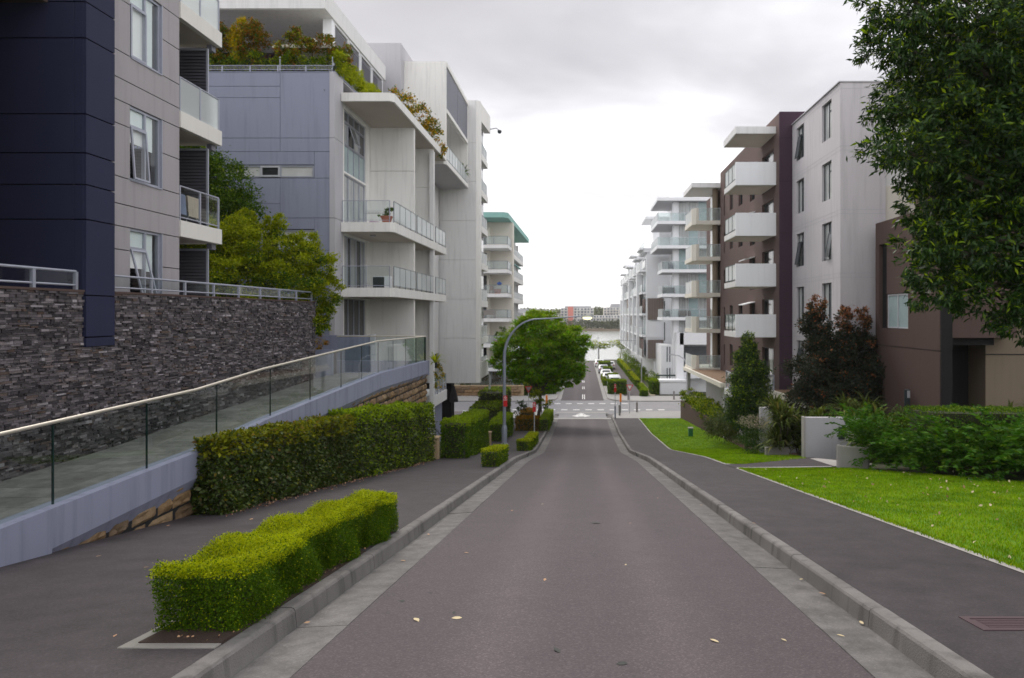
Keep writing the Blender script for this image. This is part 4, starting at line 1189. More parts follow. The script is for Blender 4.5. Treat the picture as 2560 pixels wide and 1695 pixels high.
MB().lathe(-10.3, 33.6, [(.11, 3.93), (.15, 3.90), (.15, 3.86), (.09, 3.84)], 14).build('ceiling_lamp', M['wall_grey'], BB)
# roof terrace: parapet rail, set-back penthouse
pr = MB(); pr.box(-30, -11.5, 31.7, 45, 11.20, 11.26); pr.build('roof', M['wall_grey'], BB)
rl = MB(); rl.box(-30, -11.45, 31.64, 31.90, 11.26, 11.29); rl.box(-11.7, -11.45, 31.9, 45, 11.26, 11.29); rl = rl.build('parapet_cap', M['bluegrey_render'], BB)
railing(BB, rl, [(-24.5, 31.72), (-11.55, 31.72)], 11.29, .29, M['metal_blue'], M['glass_thin'], .05, 1.28, rail_r=.022)
railing(BB, rl, [(-11.55, 31.72), (-11.55, 38)], 11.29, .40, M['metal_blue'], M['glass_thin'], .05, 1.28, rail_r=.022)
MB().tube([(-14.05, 31.72, 11.3), (-14.05, 31.72, 12.0)], .025, 6).build('lamp_post', M['metal_blue'], rl)
MB().tube([(-11.62, 31.75, 11.3), (-11.62, 31.75, 12.0)], .025, 6).build('lamp_post', M['metal_blue'], rl)
ph = MB(); ph.box(-30, -12.9, 38.6, 43.0, 11.26, 14.8); ph.build('penthouse_wall', M['plum_render'], BB)
MB().box(-30, -21.1, 33.6, 38.6, 11.26, 14.8).build('penthouse_wing', M['wall_grey'], BB)
pf = MB(); pf.box(-30, -12.48, 33.1, 43.3, 14.86, 15.75); pf = pf.build('penthouse_roof', M['offwhite_render'], BB)
MB().box(-29.9, -12.58, 33.2, 43.2, 14.83, 14.862).build('soffit', M['offwhite_render'], pf)
MB().box(-13.0, -12.56, 34.2, 34.55, 11.27, 14.84).build('column', M['bright_white'], BB)
for (ya, yb) in ((34.6, 36.7), (36.86, 38.6), (38.76, 40.7), (40.86, 43.0)):
    louvre_screen(BB, ('x', -12.6, 1), ya, yb, 11.3, 14.84, M['bright_white'], M['louvre_grey'], .13, fw=.09)
# podium in front of the ground floor
pd = thing('podium_wall', 'low blue-grey terrace wall at the far end of the walkway under the white balconies', 'wall', (-10.5, 31.4, -2.6))
MB().box(-12.8, -9.72, 31.2, 31.42, -3.0, -.93).build('wall', M['beam_render'], pd)
MB().box(-9.70, -9.5, 31.2, 31.4, -3.0, -.9).build('end_post', M['metal_pale'], pd)
pl = thing('planter_wall', 'pale blue planter wall with a small orange shrub at the end of the stone wall', 'planter', (-11.5, 29.6, -2.6))
MB().box(-12.4, -10.75, 29.3, 29.5, -2.7, -1.50).build('wall', M['beam_render'], pl)
MB().box(-12.35, -10.80, 29.5, 30.0, -2.7, -1.62).build('soil', M['soil'], pl)

# balcony furniture of that building
pt = thing('potted_plant', 'terracotta pot with a leafy plant on the upper white balcony corner', 'potted plant', (-9.55, 33.3, 4.40))
MB().lathe(-9.55, 33.3, [(.17, 4.40), (.27, 4.74), (.30, 4.74), (.30, 4.80), (.26, 4.80), (.25, 4.77)], 14).build('pot', M['terracotta'], pt, smooth=True)
pp_, nn_ = clump_points([(-9.42, 33.3, 5.08, .22, .2, .24), (-9.7, 33.3, 4.86, .22, .15, .1)], 500, 6)
leaf_cloud('foliage', pp_, nn_, .08, [M['green_leaf']], pt, width=.5)
MB().tube([(-9.5,33.3,4.7),(-9.43,33.3,5.15)], .012, 5).build('stem', M['bark'], pt)
cr = thing('clothes_rail', 'thin clothes rail with empty hangers on the upper white balcony', 'clothes rail', (-10.4, 34.6, 4.4))
mb = MB(); mb.tube([(-11.0,34.6,4.4),(-11.0,34.6,5.3),(-9.75,34.6,5.3),(-9.75,34.6,4.4)], .013, 6); mb.build('frame', M['metal_pale'], cr)
for k in range(6):
    x = -10.9+.13*k
    MB().tube([(x-.12,34.6,5.14),(x,34.6,5.24),(x+.12,34.6,5.14),(x-.12,34.6,5.14)], .008, 4).build('hanger', M['frame_dark'], cr)
tag(MB().lathe(-10.35, 33.9, [(.16,4.40),(.24,4.62),(.25,4.62)], 12).build('wash_basin', M['lilac_plastic'], loc=(-10.35,33.9,4.4)), 'lilac plastic basin on the floor of the upper white balcony', 'basin')
ac = thing('air_conditioner', 'white air conditioner outdoor unit with round fan grille on the lower white balcony', 'air conditioner', (-10.3, 35.2, 1.29))
MB().box(-10.75, -9.85, 35.0, 35.35, 1.34, 1.98).build('casing', M['bright_white'], ac, bevel=.02)
mb = MB()
for r_ in (.10, .18, .25): 
    mb.tube([(-10.45+r_*math.cos(t), 34.985, 1.66+r_*math.sin(t)) for t in np.linspace(0, 2*math.pi, 17)], .008, 4, cap=False)
mb.build('fan_grille', M['frame_dark'], ac)
MB().box(-10.74, -10.16, 34.992, 34.998, 1.38, 1.94).build('fan_opening', M['frame_dark'], ac)
um_ = thing('market_umbrella', 'open cream market umbrella among the roof terrace shrubs', 'umbrella', (-13.3, 33.6, 11.26))
mb = MB(); cx, cy = -13.3, 33.6
top_ = (cx, cy, 13.35); c4 = [(cx+sx*1.35, cy+sy*1.35, 12.75) for sx, sy in ((-1,-1),(1,-1),(1,1),(-1,1))]
for i in range(4): mb.quad(top_, c4[i], c4[(i+1)%4]); mb.quad(c4[i], (c4[i][0],c4[i][1],12.62), (c4[(i+1)%4][0],c4[(i+1)%4][1],12.62), c4[(i+1)%4])
mb.build('canopy', M['white_cloth'], um_); MB().box(cx-.16, cx+.16, cy-.16, cy+.16, 13.36, 13.55).build('vent_cap', M['white_cloth'], um_)
MB().tube([(cx,cy,11.26),(cx,cy,13.4)], .03, 8).build('pole', M['wood_brown'], um_)

# ------------------------------------------------------------------ white block with the recessed loggia
CC = thing('apartment_building', 'tall white block with a recessed top loggia and grey screens behind the blue-grey building', 'building', (-10.5, 49, -2))
FC = ('y', 45.0, -1)
mb = MB(); mb.box(-24, -11.3, 45.02, 53.7, -3, 15.0); mb.build('wall', M['offwhite_render'], CC)
panels(CC, FC, [(-11.75, -9.0, 10.2, 16.72)], M['white_render'], .25, .0, 'front_wall')
MB().box(-24, -11.76, 45.0, 45.3, 10.2, 13).build('side_wall', M['white_render'], CC)
ro = MB(); ro.box(-11.75, -8.97, 45.26, 53.8, 16.45, 16.75); ro.build('roof', M['white_render'], CC)
MB().box(-11.72, -9.0, 53.5, 53.78, 10.2, 16.44).build('end_wall', M['white_render'], CC)
lo = MB(); p_ = [(-11.3,44.98),(-9.15,44.98),(-8.97,45.2),(-8.97,53.75),(-11.3,53.75)]; lo.prism(p_, 9.95, 10.25); lo = lo.build('balcony', M['white_render'], CC)
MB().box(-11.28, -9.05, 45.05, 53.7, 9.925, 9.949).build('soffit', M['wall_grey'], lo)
railing(CC, lo, [(-9.02, 45.28), (-9.02, 53.45)], 10.25, 1.05, M['rail_dark'], M['glass_frost'], .035, 1.02, rail_r=.02)
for (ya, yb) in ((45.3, 49.3), (49.36, 53.45)):
    louvre_screen(CC, ('x', -9.05, 1), ya, yb, 13.7, 16.4, M['louvre_grey'], M['louvre_grey'], .16, vertical=True, name='shutter_screen')
MB().box(-9.2, -8.97, 45.26, 53.5, 13.4, 13.66).build('screen_sill', M['white_render'], CC)
MB().box(-24, -10.9, 44.0, 52, 14.0, 18.2).build('plant_room', M['bluegrey_render'], CC) if False else None
MB().box(-19.5, -11.75, 44.2, 50, 11.3, 17.6).build('roof_room', M['wall_grey'], CC)
for zz_ in (-1.2, 1.9, 5.0):
    window(CC, ('x', -11.3, 1), 46.5, 48.0, zz_+.1, zz_+1.5, M['frame_dark'], M['pane_mid'], -.06, .05)
tag(MB().box(-10.9, -9.3, 42.0, 45.2, -9, -5.62).build('garden_wall', M['beam_render'], loc=(-9.8, 43.5, -9)), 'grey-blue rendered base wall below the lowest balcony, behind the long hedge', 'wall')
lbal = thing('low_balcony', 'small white balcony slab with dark blue-grey railing just past the long hedge', 'balcony', (-10, 43.6, -5.6))
MB().prism([(-11.3,41.7),(-9.0,41.7),(-9.0,45.35),(-11.3,45.35)], -5.6, -4.93).build('slab', M['offwhite_render'], lbal)
railing(lbal, lbal, [(-9.06, 41.75), (-9.06, 45.3)], -4.93, 1.05, M['metal_blue'], M['glass_balcony'], .06, .9, rail_r=.03)
MB().box(-9.25, -9.0, 41.3, 41.6, -9, 9.9).build('column', M['offwhite_render'], CC)

# ------------------------------------------------------------------ big plain white block
DD = thing('apartment_building', 'plain white jointed block overhanging a dark courtyard, with stacked side balconies', 'building', (-10, 56, -5.4))
mb = MB(); mb.box(-22, -8.5, 54.32, 58.6, -5.3, 16.6); mb.build('wall', M['wall_grey'], DD)
zs = [-5.4, -1.85, 1.25, 4.35, 7.45, 10.55, 13.65, 17.0]
panels(DD, ('y', 54.0, -1), [(-11.36, -8.42, a, b) for a, b in zip(zs[:-1], zs[1:])], M['offwhite_render'], .3, .008)
panels(DD, ('y', 54.12, -1), [(-18, -11.38, a, b) for a, b in zip(zs[:-1], zs[1:])], M['offwhite_render'], .2, .008)
mb = MB(); mb.prism([(-8.42,54.02),(-8.12,54.3),(-8.12,54.9),(-8.42,54.9)], -5.4, 17.0); mb.build('corner', M['white_render'], DD)
ro = MB(); ro.prism([(-8.42,54.9),(-8.12,54.9),(-7.9,58.6),(-8.42,58.6)], 15.55, 17.0); ro.build('roof_canopy', M['white_render'], DD)
for zb, tall in ((12.5, 0), (9.57, 0), (6.67, 0), (3.69, 0), (.65, 0), (-2.32, 0), (-5.1, 1)):
    h_ = 1.35 if tall else .5
    mb = MB(); mb.box(-10.5, -8.1, 54.95, 58.55, zb, zb+.2); mb.box(-8.32, -8.1, 54.95, 58.55, zb+.2, zb+h_)
    b_ = mb.build('balcony', M['white_render'], DD)
    railing(DD, b_, [(-8.2, 54.98), (-8.2, 58.5)], zb+h_, .95 if not tall else .3, M['rail_dark'], M['glass_frost'], .04, .9, rail_r=.02, bottom=False)
for zb in (-5.1, -2.32, .65, 3.69, 6.67, 9.57, 12.5):
    MB().box(-8.49, -8.44, 55.4, 58.2, zb+.3, zb+2.6).build('window', M['pane_mid'], DD)
for zz_ in (-4.2, -1.0, 2.0, 5.1):
    window(DD, ('y', 54.12, -1), -12.0, -11.5, zz_, zz_+1.6, M['frame_dark'], M['pane_mid'], -.05, .05)
cm = thing('security_camera', 'small security camera on a bracket at the roof canopy corner of the plain white block', 'camera', (-7.9, 58.6, 15.9))
MB().tube([(-7.92,58.5,15.9),(-7.4,58.5,16.0),(-7.15,58.5,15.85)], .05, 6).build('bracket', M['metal_pale'], cm)
MB().lathe(-7.1, 58.5, [(.05,15.85),(.17,15.8),(.19,15.68),(.12,15.56),(.03,15.52)], 10).build('dome', M['frame_dark'], cm)
# courtyard beneath it
mb = MB(); mb.box(-11.35, -10.55, 55, 56.2, -10, -5.41); tag(mb.build('dark_pillar', M['black_shade_render'], loc=(-10.5, 55.6, -9.4)), 'black pillar in the shade under the overhanging white block', 'pillar')
struct(MB().box(-24, -7.0, 46, 62, -9.7, -8.75).build('courtyard_floor', M['asphalt']))
tag(MB().box(-24, -11.2, 58.6, 59, -9, -5.4).build('courtyard_wall', M['black_shade_render'], loc=(-18,58.8,-9)), 'dark back wall of the courtyard under the white block', 'wall')
cu = thing('closed_umbrella', 'tall closed black umbrella standing in the courtyard beneath the white block', 'umbrella', (-9.9, 52.5, -8.7))
MB().lathe(-9.9, 52.5, [(.035,-8.7),(.035,-6.72),(.36,-6.68),(.33,-6.4),(.22,-5.95),(.1,-5.55),(.03,-5.42)], 12).build('canopy', M['black_cloth'], cu)
for k, x in enumerate((-10.9, -9.1)):
    ch = thing('patio_chair', ('black patio chair left of the closed black umbrella', 'black patio chair right of the closed black umbrella')[k], 'chair', (x, 51.5, -8.75), 'patio chairs around the umbrella')
    MB().box(x-.25, x+.25, 51.25, 51.75, -8.32, -8.27).build('seat', M['black_cloth'], ch); MB().box(x-.25, x+.25, 51.73, 51.79, -8.27, -7.8).build('backrest', M['black_cloth'], ch)
    for sx in (-.22, .22):
        for sy in (-.22, .22): MB().box(x+sx-.02, x+sx+.02, 51.5+sy-.02, 51.5+sy+.02, -8.75, -8.32).build('leg', M['black_cloth'], ch)
tb = thing('patio_table', 'pale patio table under the closed black umbrella', 'table', (-9.9, 51.6, -8.75))
MB().box(-10.5, -8.6, 51.2, 52.1, -8.07, -8.02).build('tabletop', M['bollard_wood'], tb)
for sx in (-.8, .8): MB().box(-9.55+sx-.04, -9.55+sx+.04, 51.6, 51.68, -8.75, -8.07).build('leg', M['frame_dark'], tb)
gw = thing('garden_wall', 'low stepped blue-white garden wall with a raised ramped end behind the second hedge', 'wall', (-9, 46, -9))
mb = MB(); mb.box(-11.5, -7.6, 45.6, 45.85, -9.2, -7.9); mb.prism([(-8.6,45.9),(-8.35,45.9),(-8.35,49.2),(-8.6,49.2)], -9.4, [-7.9,-7.9,-6.9,-6.9]); mb.build('wall', M['bright_white'], gw)
MB().box(-11.5, -7.6, 45.5, 45.6, -8.75, -8.1).build('infill', M['louvre_grey'], gw)
gs = thing('garden_stair', 'pale stair flight with a thin rail just right of the long hedge', 'stairs', (-7.3, 30.5, -7))
for k in range(6):
    MB().box(-8.6, -6.6, 29.8+.32*k, 30.12+.32*k, -8.2, -5.6-.17*k).build('step', M['beam_render'], gs)
MB().tube([(-6.6,29.8,-4.8),(-6.6,31.9,-5.6)], .03, 6).build('handrail', M['metal_blue'], gs)
for k, (x, y, lab) in enumerate(((-5.85, 26.85, 'sandstone coloured gate pier between the long hedge and the second hedge'), (-5.75, 41.5, 'sandstone coloured gate pier between the second and third hedges'))):
    g_ = thing('gate_pier', lab, 'gate pier', (x, y, zt(y)), 'gate piers on the left')
    h_ = (.88, .85)[k]
    MB().box(x-.19, x+.19, y-.19, y+.19, zt(y)-.1, zt(y)+h_-.06).build('shaft', M['sandstone_pale'], g_); MB().box(x-.23, x+.23, y-.23, y+.23, zt(y)+h_-.06, zt(y)+h_).build('cap', M['sandstone_pale'], g_)

# ------------------------------------------------------------------ cream building with the teal roof
EE = thing('apartment_building', 'cream apartment building with a wide teal-green overhanging roof across the cross street', 'building', (-12, 96, -10))
mb = MB(); mb.box(-30, -11.9, 88.4, 113, -10, 12.0); mb.box(-11.9, -9.03, 88.6, 90.2, -10, 12.0); mb.box(-11.9, -11.3, 90.2, 112, -10, 12.0); mb.build('wall', M['cream_render'], EE)
FE = ('y', 88.4, -1)
ro = MB(); ro.prism([(-30,84),(-9.7,84),(-9.2,84.6),(-8.9,111),(-8.9,114),(-30,114)], 12.0, 12.65); ro.build('roof', M['teal_roof'], EE)
sl = [-6.6, -3.6, -.43, 2.63, 5.6, 8.66]
for k, z in enumerate(sl):
    mb = MB(); mb.box(-16, -9.15, 84.2, 88.38, z-.42, z); b_ = mb.build('balcony', M['offwhite_render'], EE)
    railing(EE, b_, [(-16, 84.3), (-9.25, 84.3)], z, 1.05, M['rail_dark'], M['glass_balcony'], .05, 1.7, rail_r=.025)
    railing(EE, b_, [(-9.22, 84.3), (-9.22, 88.3)], z, 1.05, M['rail_dark'], M['glass_frost'], .05, 1.0, rail_r=.025)
    MB().box(-15.4, -12.4, 88.34, 88.38, z+.05, z+2.4).build('glass_door', M['pane_dark'], EE)
    MB().box(-12.2, -11.92, 87.0, 88.4, z+.0, z+2.55).build('fin', M['cream_render'], EE)
for k, z in enumerate((-3.7, -.9, 1.95, 4.85, 7.75)):
    mb = MB(); mb.box(-11.3, -9.05, 90.2, 104.9, z-.35, z); mb.box(-9.2, -9.05, 90.2, 104.9, z, z+.25); b_ = mb.build('balcony', M['white_render'], EE)
    railing(EE, b_, [(-9.12, 90.3), (-9.12, 104.8)], z+.25, .9, M['rail_dark'], M['glass_frost'], .05, 1.2, rail_r=.025, bottom=False)
    for y in (93, 97, 101): MB().box(-11.28, -9.5, y, y+.3, z, z+2.5).build('fin', M['offwhite_render'], EE)
    MB().box(-11.29, -11.25, 90.6, 104.5, z+.05, z+2.3).build('window', M['pane_mid'], EE)
MB().box(-11.3, -9.4, 91, 104.9, 6.95, 7.1).build('sunshade', M['teal_roof'], EE)
for k, (x, z, mt, lab) in enumerate(((-10.7, -3.6, 'red_pot', 'small plant in a red pot on a lower balcony of the cream building'), (-9.9, -3.6, 'blue_pot', 'small tree in a blue pot beside the red pot on the cream building balcony'))):
    q = thing('potted_plant', lab, 'potted plant', (x, 85, z), 'pots on the cream building balcony')
    MB().lathe(x, 85, [(.25, z), (.36, z+.45), (.38, z+.45)], 10).build('pot', M[mt], q)
    a_, b_ = clump_points([(x, 85, z+1.0+.5*k, .3+.15*k, .3, .45+.3*k)], 250, 6); leaf_cloud('foliage', a_, b_, .16, [M['tree_mid']], q)
for k, (x, z, mt, lab) in enumerate(((-10.6, 2.63, 'terracotta', 'terracotta pots and clutter on a middle balcony of the cream building'), (-11.4, 2.63, 'wood_brown', 'brown wicker chair on the middle balcony of the cream building'), (-11.6, -.43, 'wood_brown', 'brown wooden bench on the balcony above the potted plants'))):
    q = thing(('plant_pot', 'balcony_chair', 'balcony_bench')[k], lab, ('pot', 'chair', 'bench')[k], (x, 85.2, z))
    if k == 0:
        MB().lathe(x, 85.2, [(.35, z), (.5, z+.6), (.52, z+.6)], 10).build('pot', M[mt], q)
        MB().lathe(x+.25, 85.1, [(.05, z+1.0), (.32, z+1.2), (.32, z+1.35), (.05, z+1.5)], 10).build('blue_ball', M['blue_pot'], q)
    else:
        wd = (.5, .5, 1.5)[k]
        MB().box(x-wd/2, x+wd/2, 85, 85.5, z+.4, z+.47).build('seat', M[mt], q); MB().box(x-wd/2, x+wd/2, 85.5, 85.56, z+.47, z+1.0).build('backrest', M[mt], q)
        for sx in (-wd/2+.05, wd/2-.05): MB().box(x+sx-.04, x+sx+.04, 85.05, 85.45, z, z+.4).build('leg', M[mt], q)
# its garden front: sandstone wall, mesh fence
sw2 = thing('garden_wall', 'low sandstone garden wall along the cross street in front of the cream building', 'wall', (-12, 83.8, -10))
for k in range(17):
    for r in range(3):
        x = -24+.98*k+(r % 2)*.3
        o = bpy.data.objects.new('sandstone_block', bvar[(k+r) % 4]); COL.objects.link(o); o.parent = sw2
        o.rotation_euler = (0, 0, -math.pi/2); o.scale = (.12, .95, .40); o.location = (x+12, -.2, -.05+.42*r+.25)
MB().box(-24.3, -7.2, 83.72, 84.1, -10.1, -8.75).build('backing', M['sandstone_pale'], sw2)
MB().box(-24.3, -7.2, 83.5, 84.1, -8.75, -8.66).build('coping', M['sandstone_pale'], sw2)
fn = thing('mesh_fence', 'thin rail fence with slender posts on the sandstone garden wall', 'fence', (-14, 83.9, -8.66))
MB().tube([(-24,83.9,-6.95),(-7.2,83.9,-6.95)], .05, 6).build('top_rail', M['rail_dark'], fn)
for k in range(14): MB().tube([(-24+1.28*k,83.9,-8.66),(-24+1.28*k,83.9,-6.95)], .035, 5).build('post', M['rail_dark'], fn)
for k in range(2): MB().box(-24+8.4*k, -15.7+8.4*k, 83.89, 83.91, -8.5, -7.0).build('mesh_panel', M['glass_clear'], fn)
# ================================================================== RIGHT SIDE
# ------------------------------------------------------------------ pale grey block with paired tilted windows
R1 = thing('apartment_building', 'pale grey-lavender block with two columns of dark framed windows behind the red-tipped tree', 'building', (13, 36, -7))
FS1 = ('x', 12.58, -1); FF1 = ('y', 33.3, -1)
wz = [9.0, 5.9, 2.8, -.3, -3.4]
hol = [(34.47, 35.85, z, z+1.94) for z in wz]+[(38.76, 40.1, z, z+1.92) for z in wz]
mb = MB(); wall_sheet(mb, FS1, 33.3, 41.0, -8, 11.35, hol, .16)
mb.quad((12.58,33.3,-8),(14.8,33.3,-8),(14.8,33.3,11.35),(12.58,33.3,11.35))
mb.box(12.95, 24, 33.7, 40.98, -8, 11.2); mb.quad((12.58,33.3,11.35),(24,33.3,11.35),(24,41,11.35),(12.58,41,11.35))
mb.build('wall', M['lavender_render'], R1)
MB().box(14.82, 24, 33.45, 33.68, -8, 6.3).build('rear_wall', M['cream_render'], R1)
MB().box(14.82, 24, 33.55, 33.69, 6.32, 10.6).build('rear_wall', M['offwhite_render'], R1)
for z in (11.05, 8.24, 8.04, 5.14, 4.94, 2.04, 1.84, -1.06, -1.26):
    mb = MB(); mb.box(12.575, 12.60, 33.31, 40.99, z-.014, z+.014); mb.box(12.578, 14.79, 33.294, 33.31, z-.014, z+.014)
    mb.build('joint', M['wall_grey'], R1)
for i, z in enumerate(wz):
    window(R1, FS1, 34.47, 35.85, z, z+1.94, M['frame_dark'], M['pane_blind' if i < 2 else 'pane_mid'], .14, .06, mull=(.5,), trans=.75, open_=((0, z+.08, z+1.4, .22) if i in (2,) else None), pane2=M['pane_curtain'])
    window(R1, FS1, 38.76, 40.1, z, z+1.92, M['frame_dark'], M['pane_mid'], .14, .06, mull=(.5,), trans=.75, open_=((1, z+.08, z+1.45, .22) if i in (0, 2, 4) else None), pane2=M['pane_curtain'])
MB().box(12.5, 24, 33.25, 41.02, 11.35, 11.40).build('roof_capping', M['wall_grey'], R1)

# ------------------------------------------------------------------ brown block with white box balconies
R2 = thing('apartment_building', 'brown rendered block with stacked white box balconies and a plum end wall', 'building', (12.5, 50, -8))
FS2 = ('x', 11.82, -1)
lev = [9.33, 6.23, 3.13, .03]
hol = []
for z in [7.95, 4.85, 1.75, -1.35, -4.45]:
    hol += [(42.2, 44.9, z, z+2.35), (46.8, 48.2, z, z+2.2), (50.4, 51.7, z+.25, z+2.1), (53.7, 54.8, z+.4, z+2.1), (56.6, 57.1, z+.3, z+2.0)]
mb = MB(); wall_sheet(mb, FS2, 41.0, 58.5, -9, 12.15, hol, .30); mb.box(12.4, 24, 41.4, 58.48, -9, 12.0); mb.quad((11.82,41,12.15),(24,41,12.15),(24,58.5,12.15),(11.82,58.5,12.15)); mb.quad((11.82,58.5,-9),(24,58.5,-9),(24,58.5,12.15),(11.82,58.5,12.15))
mb.build('wall', M['brown_render'], R2)
MB().box(11.815, 14, 40.90, 41.02, -6.8, 12.18).build('end_wall', M['plum_render'], R2)
for z in [10.6, 8.0, 4.9, 1.8, -1.3]:
    MB().box(11.80, 13, 40.895, 40.9, z-.012, z+.012).build('joint', M['joint_dark'], R2)
for (a0, a1, z0, z1) in hol:
    wd = a1-a0
    w = MB(); lb(w, FS2, a0, a0+.06, z0, z1, -.25, -.16); lb(w, FS2, a1-.06, a1, z0, z1, -.25, -.16); lb(w, FS2, a0+.06, a1-.06, z1-.06, z1, -.25, -.16)
    w = w.build('window', M['frame_dark'], R2)
    if wd > 2:
        lb(MB(), FS2, a0+.06, a0+.9, z0, z1-.06, -.24, -.22).build('pane', M['pane_dark'], w); lb(MB(), FS2, a0+.95, a0+1.55, z0, z1-.06, -.23, -.21).build('curtain', M['pane_curtain'], w); lb(MB(), FS2, a0+1.6, a1-.06, z0, z1-.06, -.24, -.22).build('pane', M['pane_dark'], w)
    elif wd > 1:
        lb(MB(), FS2, a0+.06, a0+wd*.42, z0, z1-.06, -.23, -.21).build('curtain', M['pane_curtain'], w); lb(MB(), FS2, a0+wd*.42, a1-.06, z0, z1-.06, -.24, -.22).build('pane', M['pane_dark'], w)
    else: lb(MB(), FS2, a0+.06, a1-.06, z0, z1-.06, -.24, -.22).build('pane', M['pane_dark'], w)
for z in (10.15, 7.05, 3.95, .85):
    MB().prism([(11.1,46.7),(11.82,46.7),(11.82,48.5),(11.1,48.5)], [z-.18, z, z, z-.18], [z-.12, z+.06, z+.06, z-.12]).build('awning', M['bright_white'], R2)
for zt0 in lev:
    zb = zt0-1.4
    mb = MB(); mb.box(9.35, 11.80, 41.8, 45.0, zb, zb+.34); b_ = mb.build('balcony', M['offwhite_render'], R2)
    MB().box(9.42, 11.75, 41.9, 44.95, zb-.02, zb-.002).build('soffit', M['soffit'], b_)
    MB().box(9.36, 11.86, 41.66, 41.80, zb, zt0).build('front_panel', M['bright_white'], b_)
    railing(R2, b_, [(9.42, 41.85), (9.42, 44.95)], zb+.34, 1.05, M['dark_green_metal'], M['glass_frost'] if zt0 > 1 else M['glass_balcony'], .05, 1.03, rail_r=.022)
    railing(R2, b_, [(9.42, 44.95), (11.8, 44.95)], zb+.34, 1.05, M['dark_green_metal'], M['glass_balcony'], .05, 1.2, rail_r=.022)
c_ = MB(); c_.box(9.35, 11.86, 41.66, 45.2, 11.07, 11.5); c_ = c_.build('canopy', M['offwhite_render'], R2)
MB().box(9.42, 11.8, 41.75, 45.1, 11.05, 11.068).build('soffit', M['soffit'], c_)
gr = MB(); gr.box(9.4, 11.8, 41.8, 45.2, -5.2, -4.85); gr = gr.build('terrace', M['offwhite_render'], R2)
railing(R2, gr, [(9.5, 41.9), (11.75, 41.9)], -4.85, 1.15, M['metal_blue'], M['glass_balcony'], .06, 1.2, rail_r=.03)
railing(R2, gr, [(9.5, 41.9), (9.5, 45.1)], -4.85, 1.15, M['metal_blue'], M['glass_balcony'], .06, 1.2, rail_r=.03)
MB().box(10.5, 11.8, 41.85, 58, -9, -5.22).build('podium', M['lavender_render'], R2)
# ramped garage roofs in rust and cream
for (lab, x0, x1, ya, yb, za, zb_) in (('long rust topped cream canopy along the foot of the brown block', 9.3, 11.7, 46.0, 63.0, -4.6, -4.78), ('rust topped cream canopy beside the red-tipped tree', 11.3, 12.9, 35.0, 40.85, -4.42, -4.52)):
    g_ = thing('entry_canopy', lab, 'canopy', (x0, ya, za), 'rust topped canopies')
    MB().prism([(x0,ya),(x1,ya),(x1,yb),(x0,yb)], [za-.3, za-.3, zb_-.3, zb_-.3], [za, za, zb_, zb_]).build('slab', M['cream_render'], g_)
    MB().prism([(x0+.2,ya+.1),(x1,ya+.1),(x1,yb-.1),(x0+.2,yb-.1)], [za+.004, za+.004, zb_+.004, zb_+.004], [za+.05, za+.05, zb_+.05, zb_+.05]).build('roofing', M['rust_roof'], g_)
    MB().box(x0+.3, x0+.6, yb-.5, yb-.2, zr(yb)-.2, zb_-.31).build('column', M['wall_grey'], g_); MB().box(x0+.3, x0+.6, ya+.2, ya+.5, zr(ya)-.2, za-.31).build('column', M['wall_grey'], g_)
# end bay with cream balconies
R3 = thing('apartment_building', 'cream balcony bay on a tan post at the far end of the brown block', 'building', (11, 60, -8))
mb = MB(); mb.tube([(11.5,59.1,-9),(11.5,59.1,11.0)], .26, 12); mb.build('post', M['tan_render'], R3, smooth=True)
MB().box(12.0, 20, 58.8, 66, -9, 11.0).build('wall', M['brown_render'], R3)
for k, z in enumerate((7.75, 4.65, 1.55, -1.55, -4.9)):
    mb = MB(); mb.prism([(9.75,58.5),(11.88,58.5),(11.88,63),(9.45,63),(9.45,59.0)], z, z+.34); b_ = mb.build('balcony', M['cream_render'], R3)
    MB().prism([(9.75,58.5),(9.98,58.5),(9.68,59.3),(9.45,59.3),(9.45,59.0)], z+.342, z+1.40).build('corner_panel', M['cream_render'], b_)
    railing(R3, b_, [(10.0, 58.56), (11.82, 58.56)], z+.34, 1.06, M['metal_pale'], M['glass_balcony'], .04, .95, rail_r=.02, bottom=False)
    railing(R3, b_, [(9.52, 59.4), (9.52, 62.9)], z+.34, 1.06, M['metal_pale'], M['glass_frost'], .04, 1.2, rail_r=.02, bottom=False)
MB().prism([(9.35,58.4),(11.9,58.4),(11.9,63.2),(9.35,63.2)], 10.9, 11.3).build('canopy', M['offwhite_render'], R3)
MB().box(11.7, 11.85, 59.6, 62.4, -8, 10.8).build('glazing', M['pane_curtain'], R3)

# ------------------------------------------------------------------ taupe and tan building nearest on the right
R0 = thing('apartment_building', 'taupe and tan apartment building half hidden by the large dark tree', 'building', (16, 30, -5))
FS0 = ('x', 14.0, -1)
mb = MB(); wall_sheet(mb, FS0, 26.7, 32.6, -6, 4.35, [(31.4-.0, 32.2, -.62, 3.3), (29.35, 31.38, -.62, .95)], .18)
mb.quad((14,26.7,4.35),(17,26.7,4.35),(17,32.6,4.35),(14,32.6,4.35)); mb.quad((14,32.6,-6),(17,32.6,-6),(17,32.6,4.35),(14,32.6,4.35))
mb.build('wall', M['taupe_render'], R0)
MB().box(14.0, 14.42, 26.6, 26.72, -6, 4.35).build('corner_return', M['black_shade_render'], R0)  # dark brown front face, its shade put into a black colour
lb(MB(), FS0, 31.4, 32.2, -.62, 3.3, -.2, -.16).build('shutter', M['black_shade_render'], R0)  # black sheet standing for the shade inside the tall opening
window(R0, FS0, 29.37, 31.36, -.60, .93, M['metal_pale'], M['pane_teal'], .05, .06, mull=(.5,))
MB().box(13.985, 14.01, 26.72, 32.58, -1.42, -1.40).build('joint', M['joint_dark'], R0)
mb = MB(); mb.box(16.3, 30, 27.6, 45, -6, 11); mb.build('wall', M['tan_render'], R0)
